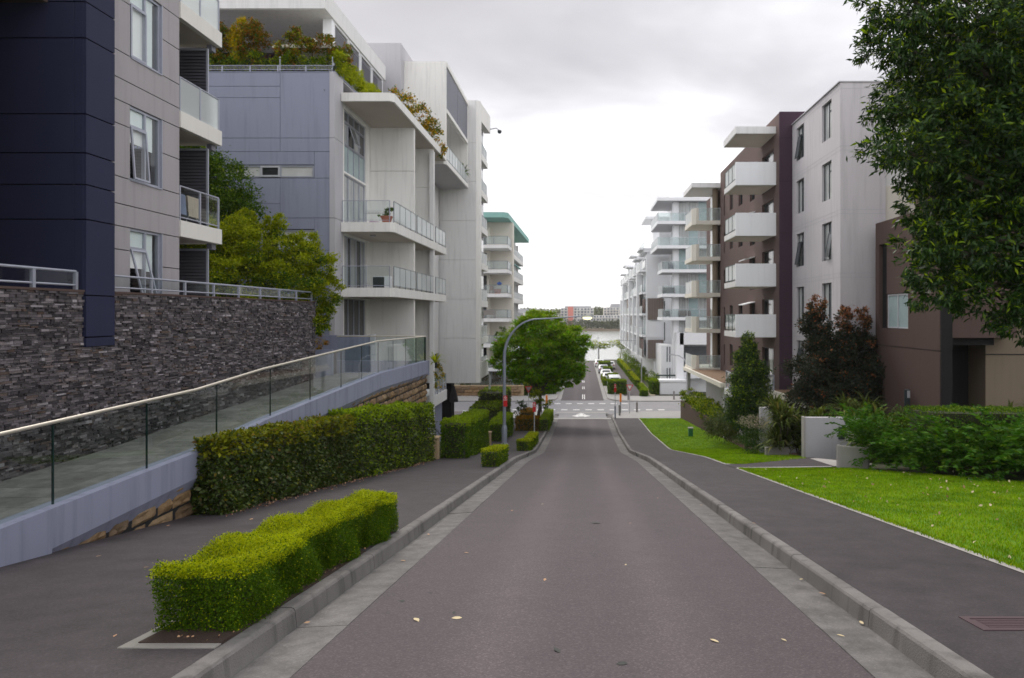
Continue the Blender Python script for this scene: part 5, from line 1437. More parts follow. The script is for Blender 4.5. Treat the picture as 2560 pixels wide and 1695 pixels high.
MB().box(14.43, 16.28, 28.8, 30, -6, 4.3).build('porch_wall', M['black_shade_render'], R0)  # recessed porch: its shade put into black wall and soffit colour
MB().box(14.43, 16.28, 27.0, 28.8, -1.2, -.9).build('porch_soffit', M['black_shade_render'], R0)
MB().box(14.42, 17.0, 26.72, 28.8, -.9, 4.33).build('upper_wall', M['taupe_render'], R0)
MB().box(16.29, 30, 27.58, 27.60, -1.62, -1.58).build('joint', M['joint_dark'], R0)
for z in (5.0, 1.6): window(R0, ('y', 27.6, -1), 18.2, 20.4, z, z+1.7, M['frame_dark'], M['pane_mid'], -.06, .06, mull=(.5,))
bl = thing('intercom_post', 'black intercom post against the taupe wall', 'post', (13.75, 28.9, -5))
MB().box(13.66, 13.84, 28.8, 29.0, -5.2, -3.15).build('body', M['frame_dark'], bl, bevel=.02); MB().box(13.7, 13.82, 28.79, 28.8, -3.5, -3.2).build('panel', M['metal_pale'], bl)

# low walls in the garden
lw = thing('letterbox_wall', 'pale grey freestanding wall with a letterbox recess at the end of the entry path', 'wall', (9.4, 27.7, zt(27.7)))
MB().box(8.96, 11.2, 27.6, 27.85, zt(27.6)-.2, zt(27.6)+1.62).build('wall', M['wall_grey'], lw)
MB().box(8.94, 9.02, 27.58, 27.87, zt(27.6)-.2, zt(27.6)+1.64).build('end_cap', M['edging_concrete'], lw)
MB().box(10.35, 10.6, 27.57, 27.62, zt(27.6)+.75, zt(27.6)+1.25).build('letterbox', M['frame_dark'], lw)
lw2 = thing('garden_wall', 'low pale wall behind the strap-leaved plants near the letterbox wall', 'wall', (10, 33, zt(33)))
MB().box(8.6, 11.6, 33.0, 33.25, zt(33)-.2, zt(33)+2.2).build('wall', M['wall_grey'], lw2)
lw3 = thing('planter_wall', 'curved pale concrete planter edge holding the ferns beside the entry slab', 'planter', (8.8, 22.8, zt(22.8)))
pc = [(8.52+1.1*(1-math.cos(t)), 22.9-.5*math.sin(t)) for t in np.linspace(0, 1.35, 8)]
mb = MB()
for i in range(len(pc)-1):
    (xa, ya), (xb, yb) = pc[i], pc[i+1]
    mb.prism([(xa,ya),(xb,yb),(xb+.12,yb+.16),(xa+.14,ya+.1)], zt(22.8)-.1, zt(22.8)+.72)
mb.build('wall', M['edging_concrete'], lw3)
lw4 = thing('planter_edge', 'low pale concrete edging under the strap-leaved plants by the letterbox wall', 'planter', (8.4, 29, zt(29)))
MB().box(7.9, 8.9, 29.4, 29.6, zt(29.4)-.1, zt(29.4)+.35).build('wall', M['edging_concrete'], lw4)
bp = thing('brown_planter', 'long brown planter wall stepping down beside the far lawn', 'planter', (9.4, 53, zt(53)))
mb = MB(); mb.prism([(9.6,46.5),(9.8,46.5),(9.0,61.2),(8.8,61.2)], -9.6, [-7.72,-7.72,-7.66,-7.66]); mb.box(9.81, 10.6, 46.45, 46.65, -9.4, -7.72); mb.box(9.01, 10.8, 61.0, 61.2, -9.6, -7.66)
mb.build('wall', M['taupe_render'], bp)
mb = MB(); mb.prism([(9.81,46.7),(12.5,46.7),(12.5,61),(9.1,61)], -9.5, -7.85); mb.build('soil', M['soil'], bp)
mb = MB(); ys_ = list(np.arange(28.2, 46.6, 1.0))
for y in ys_: mb.v += [(float(np.interp(y,[28,36,46],[7.6,9.2,9.55])), y, zt(y)+.02), (14.0, y, zt(y)+.02)]
for j in range(len(ys_)-1): a = 2*j; mb.f.append((a,a+1,a+3,a+2))
struct(mb.build('mulch_bed', M['mulch']))
mb = MB(); mb.quad((8.7,3,zt(3)+.0),(30,3,zt(3)),(30,27,zt(27)),(8.7,27,zt(27)))
gbx = thing('utility_box', 'small green utility pillar with a pale cap standing on the far lawn', 'utility box', (7.55, 47.5, zt(47.5)))
MB().box(7.38, 7.68, 47.35, 47.65, zt(47.5)-.05, zt(47.5)+.58).build('body', M['green_box'], gbx, bevel=.02); MB().box(7.36, 7.70, 47.33, 47.67, zt(47.5)+.58, zt(47.5)+.64).build('cap', M['edging_concrete'], gbx)

# ------------------------------------------------------------------ white building across the cross street
WW = thing('apartment_building', 'white building with wraparound glass balconies and curtained corner glazing', 'building', (13, 92, -10))
mb = MB(); mb.box(12.45, 22, 88.6, 106, -10.2, 14.7); mb.box(11.8, 12.44, 88.5, 90, -10.2, 14.7); mb.build('wall', M['bright_white'], WW)
dz = [15.05, 12.05, 8.92, 5.84, 2.7, -.3]
for k, z in enumerate(dz):
    x0 = 9.6 if k < 3 else 10.2
    t_ = .40
    yb = 96.5 if k < 3 else 93
    mb = MB(); mb.prism([(x0,87.5),(16.7,87.5),(16.7,89.5),(12.5,89.5),(12.5,yb),(x0,yb)], z-t_, z); b_ = mb.build('balcony' if k else 'roof', M['bright_white'], WW)
    mb = MB(); mb.prism([(x0+.1,87.6),(16.6,87.6),(16.6,89.4),(12.4,89.4),(12.4,yb-.1),(x0+.1,yb-.1)], z-t_-.02, z-t_-.001); mb.build('soffit', M['wall_grey'], b_)
    if k:
        railing(WW, b_, [(x0+.1, 87.6), (16.6, 87.6)], z, 1.05, M['metal_pale'], M['glass_balcony'], .045, 1.6, rail_r=.022, bottom=False)
        railing(WW, b_, [(x0+.1, 87.6), (x0+.1, yb-.1)], z, 1.05, M['metal_pale'], M['glass_frost'], .045, 1.1, rail_r=.022, bottom=False)
        for j in range(3):
            MB().box(12.55+1.25*j, 13.72+1.25*j, 88.52, 88.58, z+.04, z+2.62).build('glazing', M['pane_curtain' if (j+k) % 3 else 'pane_teal'], WW)
        for y in (90.3, 92.0, 93.7): MB().box(12.38, 12.44, y, y+1.2, z+.04, z+2.6).build('glazing', M['pane_mid' if y < 92 else 'pane_curtain'], WW)
for j in range(3): MB().box(12.55+1.25*j, 13.72+1.25*j, 88.52, 88.58, -2.3, -.72).build('glazing', M['pane_curtain'], WW)
MB().box(12.4, 16.8, 86.9, 88.4, -3.8, -2.3).build('portal', M['bright_white'], WW); MB().box(12.0, 12.9, 86.9, 88.4, -10, -2.31).build('portal_leg', M['bright_white'], WW)
MB().box(12.92, 16.7, 88.3, 88.48, -7.4, -4.05).build('void', M['pane_mid'], WW)
MB().box(12.92, 16.7, 87.2, 88.2, -8.1, -7.4).build('sill_wall', M['bright_white'], WW)
MB().box(12.2, 15.6, 92, 100, 15.05, 16.6).build('roof_room', M['bright_white'], WW)
MB().box(10.4, 11.9, 90, 100, -10.2, -4.0).build('white_wing', M['bright_white'], WW)
for x, z0, z1 in ((10.75,-3.4,3.5),(11.1,-9.4,2.5),(11.45,-9.4,-.6)):
    MB().box(x, x+.14, 89.96, 90.0, z0+0.0, z0+2.4).build('slot_window', M['pane_mid'], WW); MB().box(x, x+.14, 89.96, 90.0, z0+3.2, z0+5.2).build('slot_window', M['pane_mid'], WW)
ge = thing('bin_enclosure', 'white slatted bin enclosure with a flat top at the corner of the cross street', 'enclosure', (11.5, 85.5, -10.1))
MB().box(9.7, 13.4, 85.4, 87.0, -10.2, -8.35).build('wall', M['bright_white'], ge); MB().box(9.55, 13.5, 85.2, 87.1, -8.35, -8.12).build('roof', M['bright_white'], ge)
for k in range(14): MB().box(9.85+.25*k, 10.02+.25*k, 85.36, 85.39, -9.9, -8.5).build('slat', M['bright_white'], ge)
MB().box(9.5, 13.6, 88.0, 88.06, -7.9, -7.72).build('rail', M['dark_green_metal'], ge)

for k, (x, z, lab, mt) in enumerate(((11.2, 2.7, 'dark balcony sofa on the third white balcony up', 'frame_dark'), (13.2, -.3, 'dark low sofa on the lowest white wraparound balcony', 'slat_dark'), (11.0, -.3, 'dark chair at the left of the lowest white wraparound balcony', 'frame_dark'), (11.4, 5.84, 'small grey chair on the fourth white balcony up', 'louvre_grey'))):
    q = thing('balcony_sofa' if k < 2 else 'balcony_chair', lab, 'sofa' if k < 2 else 'chair', (x, 87.95, z)); wd = 1.5 if k < 2 else .6
    MB().box(x-wd/2, x+wd/2, 87.75, 88.25, z+.12, z+.42).build('seat', M[mt], q); MB().box(x-wd/2, x+wd/2, 88.25, 88.4, z+.12, z+.85).build('backrest', M[mt], q)
    for sx in (-wd/2+.04, wd/2-.04): MB().box(x+sx-.04, x+sx+.04, 87.75, 88.24, z, z+.6).build('armrest', M[mt], q)
# second white building, stepping back along the lower street
W2 = thing('apartment_building', 'long white terraced building with brown slatted shutters along the lower street', 'building', (10, 120, -10))
mb = MB(); mb.box(9.1, 22, 97, 160, -6.0, 8.3); mb.box(11.0, 22, 97.5, 108, 8.3, 14.0); mb.box(10.2, 22, 97.4, 160, -10.4, -6.0)
mb.build('wall', M['bright_white'], W2)
ro = MB(); ro.box(9.2, 22, 99.5, 107, 14.0, 14.35); ro.build('roof', M['bright_white'], W2)
for z in (-6.0, -2.9, .2, 3.3):
    for k, y in enumerate((98, 107, 116, 125, 134, 143)):
        mb = MB(); mb.box(8.5, 9.08, y, y+7.5, z-.3, z); b_ = mb.build('balcony', M['bright_white'], W2)
        MB().box(8.52, 8.58, y+.1, y+7.4, z, z+1.05).build('glass_panel', M['glass_frost'], b_)
        MB().box(9.04, 9.09, y+.5, y+2.4, z+.05, z+2.4).build('window', M['pane_teal'], W2); MB().box(9.04, 9.09, y+4.2, y+6.8, z+.05, z+2.4).build('window', M['pane_curtain'], W2)
        if (k+int(z*2)) % 3 == 0 and z < 3: MB().box(8.6, 8.66, y+4.0, y+7.2, z+.02, z+2.75).build('shutter', M['slat_brown'], b_)
for k, y in enumerate((97.6, 107, 116, 125, 134, 143)):
    zt_ = (9.6, 8.9, 10.2, 9.0, 9.8, 8.7)[k]
    MB().box(9.3, 14, y+.4, y+5.6, 8.3, zt_-.25).build('roof_storey', M['bright_white'], W2)
    MB().box(8.2, 14.2, y+.2, y+6.2, zt_-.25, zt_).build('roof_canopy', M['bright_white'], W2)
    b_ = MB().box(8.2, 9.08, y+.3, y+5.4, 6.2, 6.5).build('balcony', M['bright_white'], W2); MB().box(8.22, 8.28, y+.35, y+5.3, 6.5, 7.5).build('glass_panel', M['glass_frost'], b_)
    MB().box(8.22, 9.08, y+5.45, y+6.6, -6.0, (6.1, 3.2, 6.1, .1, 6.1, 3.2)[k]).build('fin', M['bright_white'], W2)
    MB().box(9.03, 9.09, y+.8, y+4.6, 6.55, 8.1).build('window', M['pane_mid'], W2)
for y in (98, 116, 134):
    MB().box(9.0, 9.085, y+7.6, y+8.9, -6.0, 8.2).build('fin', M['bright_white'], W2)
ba = MB(); ba.box(8.7, 11.0, 97.6, 107, 9.0, 9.3); ba = ba.build('balcony', M['bright_white'], W2); MB().box(8.72, 8.8, 97.7, 106.9, 9.3, 10.4).build('glass_panel', M['glass_frost'], ba)
def slat_box(x0, x1, y, z0, z1):
    f = MB().box(x0, x1, y, y+.1, z0, z1).build('shutter', M['slat_dark'], W2)
    n = int((x1-x0)/.24)
    for k in range(n): MB().box(x0+.24*k+.02, x0+.24*k+.2, y-.06, y-.002, z0, z1).build('slat', M['slat_brown'], f)
slat_box(9.25, 11.5, 96.8, -.7, 2.35); slat_box(9.25, 11.5, 96.8, -6.2, -3.55)
MB().box(8.6, 8.68, 96.9, 100.5, -6.0, -3.5).build('shutter', M['slat_dark'], W2)
MB().box(8.9, 9.0, 98.0, 101.5, .3, 2.3).build('shutter', M['slat_dark'], W2)
MB().box(9.15, 11.6, 96.85, 96.98, -3.2, -.9).build('end_panel', M['bright_white'], W2)

# ------------------------------------------------------------------ far shore
sh = struct(MB().box(-900, 900, 512, 640, -14, -11.0).build('far_shore', M['tan_render']))
def far_block(name, label, x0, x1, y, z0, z1, mat, floors, cols, stripe=None, setback=None):
    t = thing(name, label, 'building', ((x0+x1)/2, y, z0))
    MB().box(x0, x1, y, y+16, z0, z1).build('wall', M[mat], t)
    if setback:
        MB().box(x0+setback[0], x1-setback[1], y+2, y+15, z1, z1+setback[2]).build('roof_storey', M['far_grey'], t)
    fh = (z1-z0)/floors; cw = (x1-x0)/cols
    wmb = MB(); smb = MB()
    for f in range(floors):
        for c in range(cols):
            if random.random() < .08: continue
            a = x0+cw*(c+.18); b = x0+cw*(c+random.choice([.72, .82, .6]))
            wmb.box(a, b, y-.06, y-.01, z0+fh*f+fh*.25, z0+fh*f+fh*.82)
        smb.box(x0-.2, x1+.2, y-.9, y-.07, z0+fh*f+fh*.02, z0+fh*f+fh*.12)
    tag(wmb.build('window', M['far_window'], t), kind='stuff'); tag(smb.build('balcony_slab', M[mat], t), kind='stuff')
    if stripe: MB().box(stripe[0], stripe[1], y-1.0, y+6, z0, z1+1.0).build('lift_tower', M['far_pink'], t)
    return t
YB = 530
def fx(px): return (px-1456)/1707*YB
def fz(py): return (787-py)/1707*YB
far_block('far_building', 'tallest far waterfront block with a salmon pink lift tower', fx(1402), fx(1484), YB, fz(818), fz(770), 'far_white', 7, 10, (fx(1420), fx(1433)), (3, 2, 1.5))
far_block('far_building', 'far white waterfront block directly right of the pink-towered one', fx(1476), fx(1556), YB-6, fz(818), fz(788), 'far_white', 4, 11, None, None)
far_block('far_building', 'far stepped white block at the right end of the opposite shore', fx(1512), fx(1600), YB+24, fz(818), fz(768), 'far_white', 7, 11, None, (6, 4, 3))
far_block('far_building', 'far cream waterfront block directly left of the pink-towered one', fx(1352), fx(1403), YB-4, fz(818), fz(784), 'far_cream', 5, 8, None, (4, 4, 2.5))
far_block('far_building', 'far pale block at the left end of the opposite shore, above the street tree', fx(1240), fx(1350), YB-2, fz(818), fz(782), 'far_white', 5, 14, None, (5, 8, 3))
far_block('far_building', 'far low cream building behind the left waterfront blocks', fx(1300), fx(1380), YB+40, fz(818), fz(774), 'far_cream', 6, 9, None, None)
# wooded rise behind and trees on the shore
a_, b_ = clump_points([(fx(p)*640/530, 640+random.uniform(-20, 20), (787-q)/1707*640, 26, 12, 5) for p, q in ((1220,790),(1270,788),(1330,787),(1385,789),(1420,787),(1495,785),(1530,784),(1580,786),(1640,788),(1170,791))], 9000, 4)
tag(leaf_cloud('far_woodland', a_, b_, 2.6, [M['far_leaf']], offset=(0, 640, -8), width=.8), kind='stuff')
a_, b_ = clump_points([(fx(p), 521, fz(818)+1.4, 3.0+random.random()*3, 2, 2.4+random.random()*1.8) for p in range(1290, 1600, 13)], 6000, 4)
tag(leaf_cloud('shore_planting', a_, b_, 1.1, [M['far_leaf']], offset=(0, 520, -9), width=.8), kind='stuff')
struct(MB().box(-900, 900, 511, 512.2, -12.6, -10.6).build('far_sea_wall', M['tan_render']))

# ------------------------------------------------------------------ street furniture
sl_ = thing('street_lamp', 'tall blue-grey street lamp with a curved arm reaching over the street, lit', 'street lamp', (-4.8, 42, zt(42)))
zb = zt(42)
mb = MB(); mb.lathe(-4.8, 42, [(.24,zb-.1),(.24,zb+.05),(.17,zb+.1),(.165,zb+1.0),(.14,zb+1.12),(.115,zb+1.2)], 14); mb.build('base', M['pole_grey'], sl_, smooth=True)
ptsl = [(-4.8,42,zb+1.2),(-4.8,42,-2.6)]+[(-4.8+2.1*(1-math.cos(t)), 42, -2.6+2.35*math.sin(t)) for t in np.linspace(.15, 1.45, 11)]+[(-2.0,42,-.22),(.05,42,-.07)]
nl = len(ptsl)
MB().tube(ptsl, [.10-.068*min(1, i/(nl-1)) for i in range(nl)], 12).build('pole', M['pole_grey'], sl_, smooth=True)
MB().prism([(-.15,41.85),(.62,41.8),(.68,42.0),(.62,42.2),(-.15,42.15)], -.14, [-.04,.02,.0,.02,-.04]).build('lamp_head', M['metal_pale'], sl_)
m, nt, o = mat_new('lamp_glow'); em = N(nt, "ShaderNodeEmission"); em.inputs[0].default_value = (1.0, .93, .45, 1); em.inputs[1].default_value = 1.5; L(nt, em.outputs[0], o.inputs[0])
MB().lathe(.30, 42, [(.04,-.30),(.20,-.27),(.28,-.20),(.28,-.145)], 14).build('lamp_glass', m, sl_, smooth=True)

def sign_plate(parent, x, y, z0, z1, wd, split=True):
    """red and white parking control plate with its round symbol and arrow"""
    p = MB().box(x-wd/2, x+wd/2, y-.02, y-.005, z0, z1).build('sign_plate', M['sign_red'], parent)
    h = z1-z0
    MB().box(x-wd/2, x+wd/2, y-.026, y-.0205, z0+h*.58, z0+h*.63).build('white_band', M['sign_white'], p)
    zc = z0+h*.81; mb = MB()
    mb.tube([(x+wd*.26*math.cos(t), y-.026, zc+wd*.26*math.sin(t)) for t in np.linspace(0, 2*math.pi, 17)], wd*.055, 5, cap=False); mb.tube([(x-wd*.16, y-.026, zc+wd*.16), (x+wd*.16, y-.026, zc-wd*.16)], wd*.05, 5)
    mb.build('symbol', M['sign_white'], p)
    return p
sp1 = thing('parking_sign', 'red and white no-parking plate fixed to the street lamp pole', 'sign', (-4.72, 41.85, -5.5))
sign_plate(sp1, -4.72, 41.84, -5.62, -4.95, .24)
sp2 = thing('parking_sign', 'red plate on its own slim pole beside the small paired hedges', 'sign', (-3.45, 49, zt(49)))
MB().tube([(-3.45,49,zt(49)-.1),(-3.45,49,-6.2)], .03, 8).build('pole', M['metal_pale'], sp2); sign_plate(sp2, -3.45, 48.96, -6.95, -6.28, .23)
sp3 = thing('parking_sign', 'narrow red sign on a grey pole at the right corner of the hump', 'sign', (2.95, 61.5, zt(61.5)))
MB().tube([(2.95,61.5,zt(61.5)-.1),(2.95,61.5,-8.2)], .075, 10).build('sleeve', M['pole_grey'], sp3); MB().tube([(2.95,61.5,-8.2),(2.95,61.5,-6.2)], .035, 8).build('pole', M['metal_pale'], sp3)
sign_plate(sp3, 2.95, 61.45, -6.95, -6.25, .2)
def give_way(name, label, x, y, ztop, w, zg, back=False):
    t = thing(name, label, 'sign', (x, y, zg), 'give way signs')
    MB().tube([(x,y,zg-.1),(x,y,ztop-.05)], .035, 8).build('pole', M['metal_pale'], t)
    def trip(s, n, dz): 
        c = ztop-w*.30
        return [(x-w/2*s, y-n, c+w*.30*s), (x+w/2*s, y-n, c+w*.30*s), (x, y-n, c-w*.58*s)]
    mb = MB(); a = trip(1, .05, 0); b = trip(1, .062, 0); mb.v = a+b; mb.f = [(0,1,2),(5,4,3),(0,3,4,1),(1,4,5,2),(2,5,3,0)]
    f = mb.build('sign_plate', M['sign_red'] if not back else M['sign_red'], t)
    mb = MB(); a = trip(.66, .063, 0); mb.v = a; mb.f = [(2,1,0)]
    mb.build('sign_face', M['sign_white'] if not back else M['pole_grey'], f)
    return t
give_way('give_way_sign', 'white triangle give way sign with red border on the right of the cross street', 4.6, 66.5, -6.8, .72, zt(66.5))
give_way('give_way_sign', 'grey-faced triangle give way sign with red border beside the street tree on the left', -5.05, 64, -6.7, .72, zt(64), True)
for k, (x, y, z0, z1, tl, lab) in enumerate(((3.75, 67.0, -8.55, -7.7, 0, 'orange marker post standing on the right corner of the cross street'), (-3.45, 66.0, -8.6, -7.75, -.18, 'orange topped marker on a leaning dark green post beside the street tree'))):
    t = thing('marker_post', lab, 'marker post', (x, y, zt(y)), 'orange marker posts')
    MB().tube([(x-tl,y,zt(y)-.1),(x,y,z0)], .04, 8).build('post', M['dark_green_metal'], t); MB().lathe(x, y, [(.09,z0),(.10,z0+.1),(.10,z1-.08),(.05,z1)], 10).build('marker', M['orange_plastic'], t)
for k, (x, y, lab) in enumerate(((3.5, 64.3, 'timber bollard just right of the red sign pole'), (5.4, 67.6, 'thick timber bollard right of the give way sign on the near corner'), (5.35, 79.6, 'timber bollard behind the give way sign on the far corner'), (10.7, 79.8, 'timber bollard in front of the white bin enclosure'), (-4.35, 60.4, 'pale bollard in the brown-leaved bed left of the street tree'))):
    t = thing('bollard', lab, 'bollard', (x, y, zt(y)), 'timber bollards')
    MB().lathe(x, y, [(.10,zt(y)-.1),(.10,zt(y)+.82),(.11,zt(y)+.84),(.11,zt(y)+.9)], 10).build('post', M['bollard_wood'], t); MB().lathe(x, y, [(.112,zt(y)+.9),(.10,zt(y)+.97),(.04,zt(y)+1.0)], 10).build('cap', M['bollard_wood'], t)
for k, (x, y, h, s, lab) in enumerate(((9.0, 104, 6.2, -1, 'slim street lamp with a long arm in front of the long white terraced building'), (3.4, 148, 5.5, 1, 'thin lamp post at the water end of the lower street'), (12.3, 80.5, 5.2, -1, 'pale curved lamp in front of the portal of the white building'), (-8.0, 58.9, 4.2, -1, 'slim pale lamp with a short flat head before the plain white block'))):
    t = thing('lamp_post', lab, 'lamp post', (x, y, zt(y))); z0 = zt(y)
    if k == 2: pts_ = [(x,y,z0),(x,y,z0+h-1.2),(x-.3,y,z0+h-.5),(x-.9,y,z0+h-.1),(x-1.8,y,z0+h)]
    elif k == 1: pts_ = [(x,y,z0),(x,y,z0+h)]
    else: pts_ = [(x,y,z0),(x,y,z0+h-.3),(x+s*.15,y,z0+h),(x+s*(3.2 if k == 0 else 1.0),y,z0+h+.08)]
    MB().tube(pts_, [.09]+[.07]*(len(pts_)-2)+[.05], 8).build('pole', M['metal_pale'], t, smooth=True)
    e_ = pts_[-1]; MB().box(e_[0]-.35, e_[0]+.35, y-.15, y+.15, e_[2]-.06, e_[2]+.08).build('lamp_head', M['metal_pale'], t)
# covers
ic = thing('inspection_cover', 'rectangular ribbed iron inspection cover let into the right footpath', 'inspection cover', (3.83, 5.9, zt(5.9)))
ang = math.atan2(zt(7.2)-zt(6.2), 1.0)
def slope_box(mb, x0, x1, y0, y1, h): mb.prism([(x0,y0),(x1,y0),(x1,y1),(x0,y1)], [zt(y0)-.02, zt(y0)-.02, zt(y1)-.02, zt(y1)-.02], [zt(y0)+h, zt(y0)+h, zt(y1)+h, zt(y1)+h]); return mb
mb = MB(); x0, x1, y0, y1 = 3.36, 4.3, 5.72, 6.10
for (a, b, c, d) in ((x0,x1,y0,y0+.06),(x0,x1,y1-.06,y1),(x0,x0+.06,y0+.06,y1-.06),(x1-.06,x1,y0+.06,y1-.06)): slope_box(mb, a, b, c, d, .008)
mb.build('frame', M['iron_cover'], ic); slope_box(MB(), x0+.07, x1-.07, y0+.07, y1-.07, .003).build('lid', M['iron_cover'], ic)
for k in range(5): slope_box(MB(), x0+.1, x1-.1, y0+.085+.045*k, y0+.107+.045*k, .007).build('rib', M['iron_cover'], ic)
for sx in (-1, 1):
    t = thing('drain_inlet', 'dark kerb drain inlet on the %s kerb where the street levels out' % ('left' if sx < 0 else 'right'), 'drain', (sx*2.68, 33.5, zr(33.5)))
    MB().box(sx*2.668, sx*2.672, 33.0, 34.3, zr(33.6)+.01, zr(33.6)+.10).build('opening', M['joint_dark'], t)

# ------------------------------------------------------------------ parked cars on the lower street
def car(label, x, y, mat, van=False, rot=0.0):
    z0 = zt(y) if abs(x) > 3 else zr(y)
    t = thing('parked_car', label, 'van' if van else 'car', (x, y, z0), 'cars parked along the lower street')
    h = 1.95 if van else 1.45; w = .86; Lc = 4.4
    prof = ([(-2.2,.35),(-2.25,.8),(-2.15,1.05),(-2.0,1.85),(-1.85,1.95),(1.0,1.95),(1.35,1.7),(1.75,1.1),(2.2,.95),(2.25,.5),(2.2,.35)] if van else
            [(-2.15,.35),(-2.2,.75),(-2.1,.95),(-1.55,1.02),(-1.05,1.42),(-.75,1.46),(.35,1.45),(.6,1.36),(1.15,.98),(2.0,.85),(2.2,.65),(2.18,.35)])
    mb = MB(); n = len(prof)
    for sx, k in ((-w, 1), (-w*.86, 0), (w*.86, 0), (w, 1)):
        for (py, pz) in prof:
            top = pz > 1.05
            xx = sx*(.86 if top else 1.0)
            mb.v.append((x+xx, y+py, z0+pz-(0.03 if k else 0)))
    for s in range(3):
        for i in range(n):
            j = (i+1) % n; mb.f.append((s*n+i, s*n+j, (s+1)*n+j, (s+1)*n+i))
    mb.f.append(tuple(range(n))); mb.f.append(tuple(range(3*n, 4*n))[::-1])
    b = mb.build('body', M[mat], t, smooth=True)
    r0, r1 = ((-2.12,1.12),(-2.02,1.78)) if van else ((-1.52,1.06),(-1.12,1.38))
    MB().quad((x-.62,y+r0[0]-.03,z0+r0[1]),(x+.62,y+r0[0]-.03,z0+r0[1]),(x+.56,y+r1[0]-.03,z0+r1[1]),(x-.56,y+r1[0]-.03,z0+r1[1])).build('rear_window', M['pane_dark'], t)
    for sx in (-1, 1):
        q = [(-1.0,1.05),(.95,1.05),(.4,1.36),(-.8,1.38)] if not van else [(-1.8,1.15),(1.3,1.15),(1.0,1.75),(-1.75,1.75)]
        MB().quad(*[(x+sx*(w*.865), y+a, z0+b_) for a, b_ in q]).build('side_window', M['pane_dark'], t)
        MB().box(x+sx*.62-.14, x+sx*.62+.14, y-2.24, y-2.19, z0+.75, z0+.95).build('tail_light', M['tail_lamp'], t)
        for yy_ in (-1.35, 1.35):
            MB().tube([(x+sx*.66,y+yy_,z0+.32),(x+sx*.86,y+yy_,z0+.32)], .32, 12).build('wheel', M['tyre'], t)
    return t
car('white van with a cream roof parked behind the nearest square hedge on the right', 4.25, 91.2, 'car_white', True)
car('white hatchback parked behind the second square hedge, nearest of the white pair', 3.9, 103.5, 'car_white')
car('white car parked one space beyond the white hatchback', 3.75, 109.5, 'car_white')
car('silver car parked farther along the right side between the low hedges', 3.7, 121, 'car_silver')
car('white car at the far end of the right parking row by the water', 3.4, 137, 'car_white')
car('white car beyond the last hedge next to the walking path', 5.3, 131, 'car_white')
car('white car glimpsed under the street tree, nearest on the left side of the lower street', -4.3, 92, 'car_white')
car('dark blue car glimpsed through the street tree on the left side', -4.3, 99, 'car_blue')
car('silver car farthest on the left side, behind the street tree', -4.4, 107, 'car_silver')
car('white car between the dark blue and the silver car on the left', -7.4, 103, 'car_white')

# ------------------------------------------------------------------ air
m, nt, o = mat_new('haze_air'); pv = N(nt, "ShaderNodeVolumePrincipled"); pv.inputs['Color'].default_value = (.95, .95, .96, 1); pv.inputs['Density'].default_value = 0.0002; pv.inputs['Anisotropy'].default_value = 0.2
L(nt, pv.outputs[0], o.inputs['Volume'])
tag(MB().box(-1000, 1000, -45, 1500, -16, 21).build('haze', m), kind='stuff')
# ================================================================== PLANTING
# ---- left footpath hedges
def planter_frame(x0, x1, y0, y1, label):
    t = thing('planter_bed', label, 'planter', ((x0+x1)/2, (y0+y1)/2, zt((y0+y1)/2)))
    def sb(a, b, c, d): 
        MB().prism([(a,c),(b,c),(b,d),(a,d)], [zt(c)-.1, zt(c)-.1, zt(d)-.1, zt(d)-.1], [zt(c)+.012, zt(c)+.012, zt(d)+.012, zt(d)+.012]).build('concrete_edge', M['planter_concrete'], t, bevel=.004)
    sb(x0, x0+.12, y0, y1); sb(x0+.122, x1, y0, y0+.12); sb(x0+.122, x1, y1-.12, y1)
    MB().prism([(x0+.1,y0+.1),(x1,y0+.1),(x1,y1-.1),(x0+.1,y1-.1)], [zt(y0)-.2, zt(y0)-.2, zt(y1)-.2, zt(y1)-.2], [zt(y0)+.006, zt(y0)+.006, zt(y1)+.006, zt(y1)+.006]).build('soil', M['soil'], t)
    return t
planter_frame(-3.60, -2.846, 5.28, 10.6, 'narrow concrete edged planting bed along the left kerb under the nearest box hedge')
# the nearest box hedge: four bushes grown together, clipped square
bh = thing('box_hedge', 'bright lime clipped box hedge in the kerbside bed, nearest on the left', 'hedge', (-3.25, 8, zt(8)), 'clipped hedges on the left footpath')
segs = [(5.64, 6.95, -2.86, .64, .545), (6.75, 8.05, -2.94, .58, .565), (7.95, 9.3, -2.91, .54, .585), (9.2, 10.55, -2.86, .52, .60)]
for (ya, yb, xf, dp, hh) in segs:
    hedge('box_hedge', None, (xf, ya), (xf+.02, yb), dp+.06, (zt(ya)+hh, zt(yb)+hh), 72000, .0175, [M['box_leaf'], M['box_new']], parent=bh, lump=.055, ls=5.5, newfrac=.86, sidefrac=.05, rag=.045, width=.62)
# tall dark hedge along the walkway, two heights
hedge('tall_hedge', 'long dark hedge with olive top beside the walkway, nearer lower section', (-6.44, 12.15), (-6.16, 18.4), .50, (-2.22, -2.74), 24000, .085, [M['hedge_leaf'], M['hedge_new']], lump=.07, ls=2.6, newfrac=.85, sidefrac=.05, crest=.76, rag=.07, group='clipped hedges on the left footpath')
hedge('tall_hedge', 'long dark hedge with yellow-green top beside the walkway, farther higher section', (-6.12, 18.4), (-5.72, 26.1), .9, (-2.62, -3.42), 30000, .085, [M['hedge_leaf'], M['green_new_lit']], lump=.08, ls=2.2, newfrac=.9, sidefrac=.24, crest=.80, rag=.07, group='clipped hedges on the left footpath')
G = 'clipped hedges on the left footpath'
hedge('box_hedge', 'square bright green hedge right behind the nearest sandstone gate pier', (-4.62, 27.3), (-5.45, 39.5), 1.05, (-4.27, -5.55), 26000, .085, [M['green_leaf'], M['green_new_lit']], lump=.06, ls=2.0, sidefrac=.10, group=G)
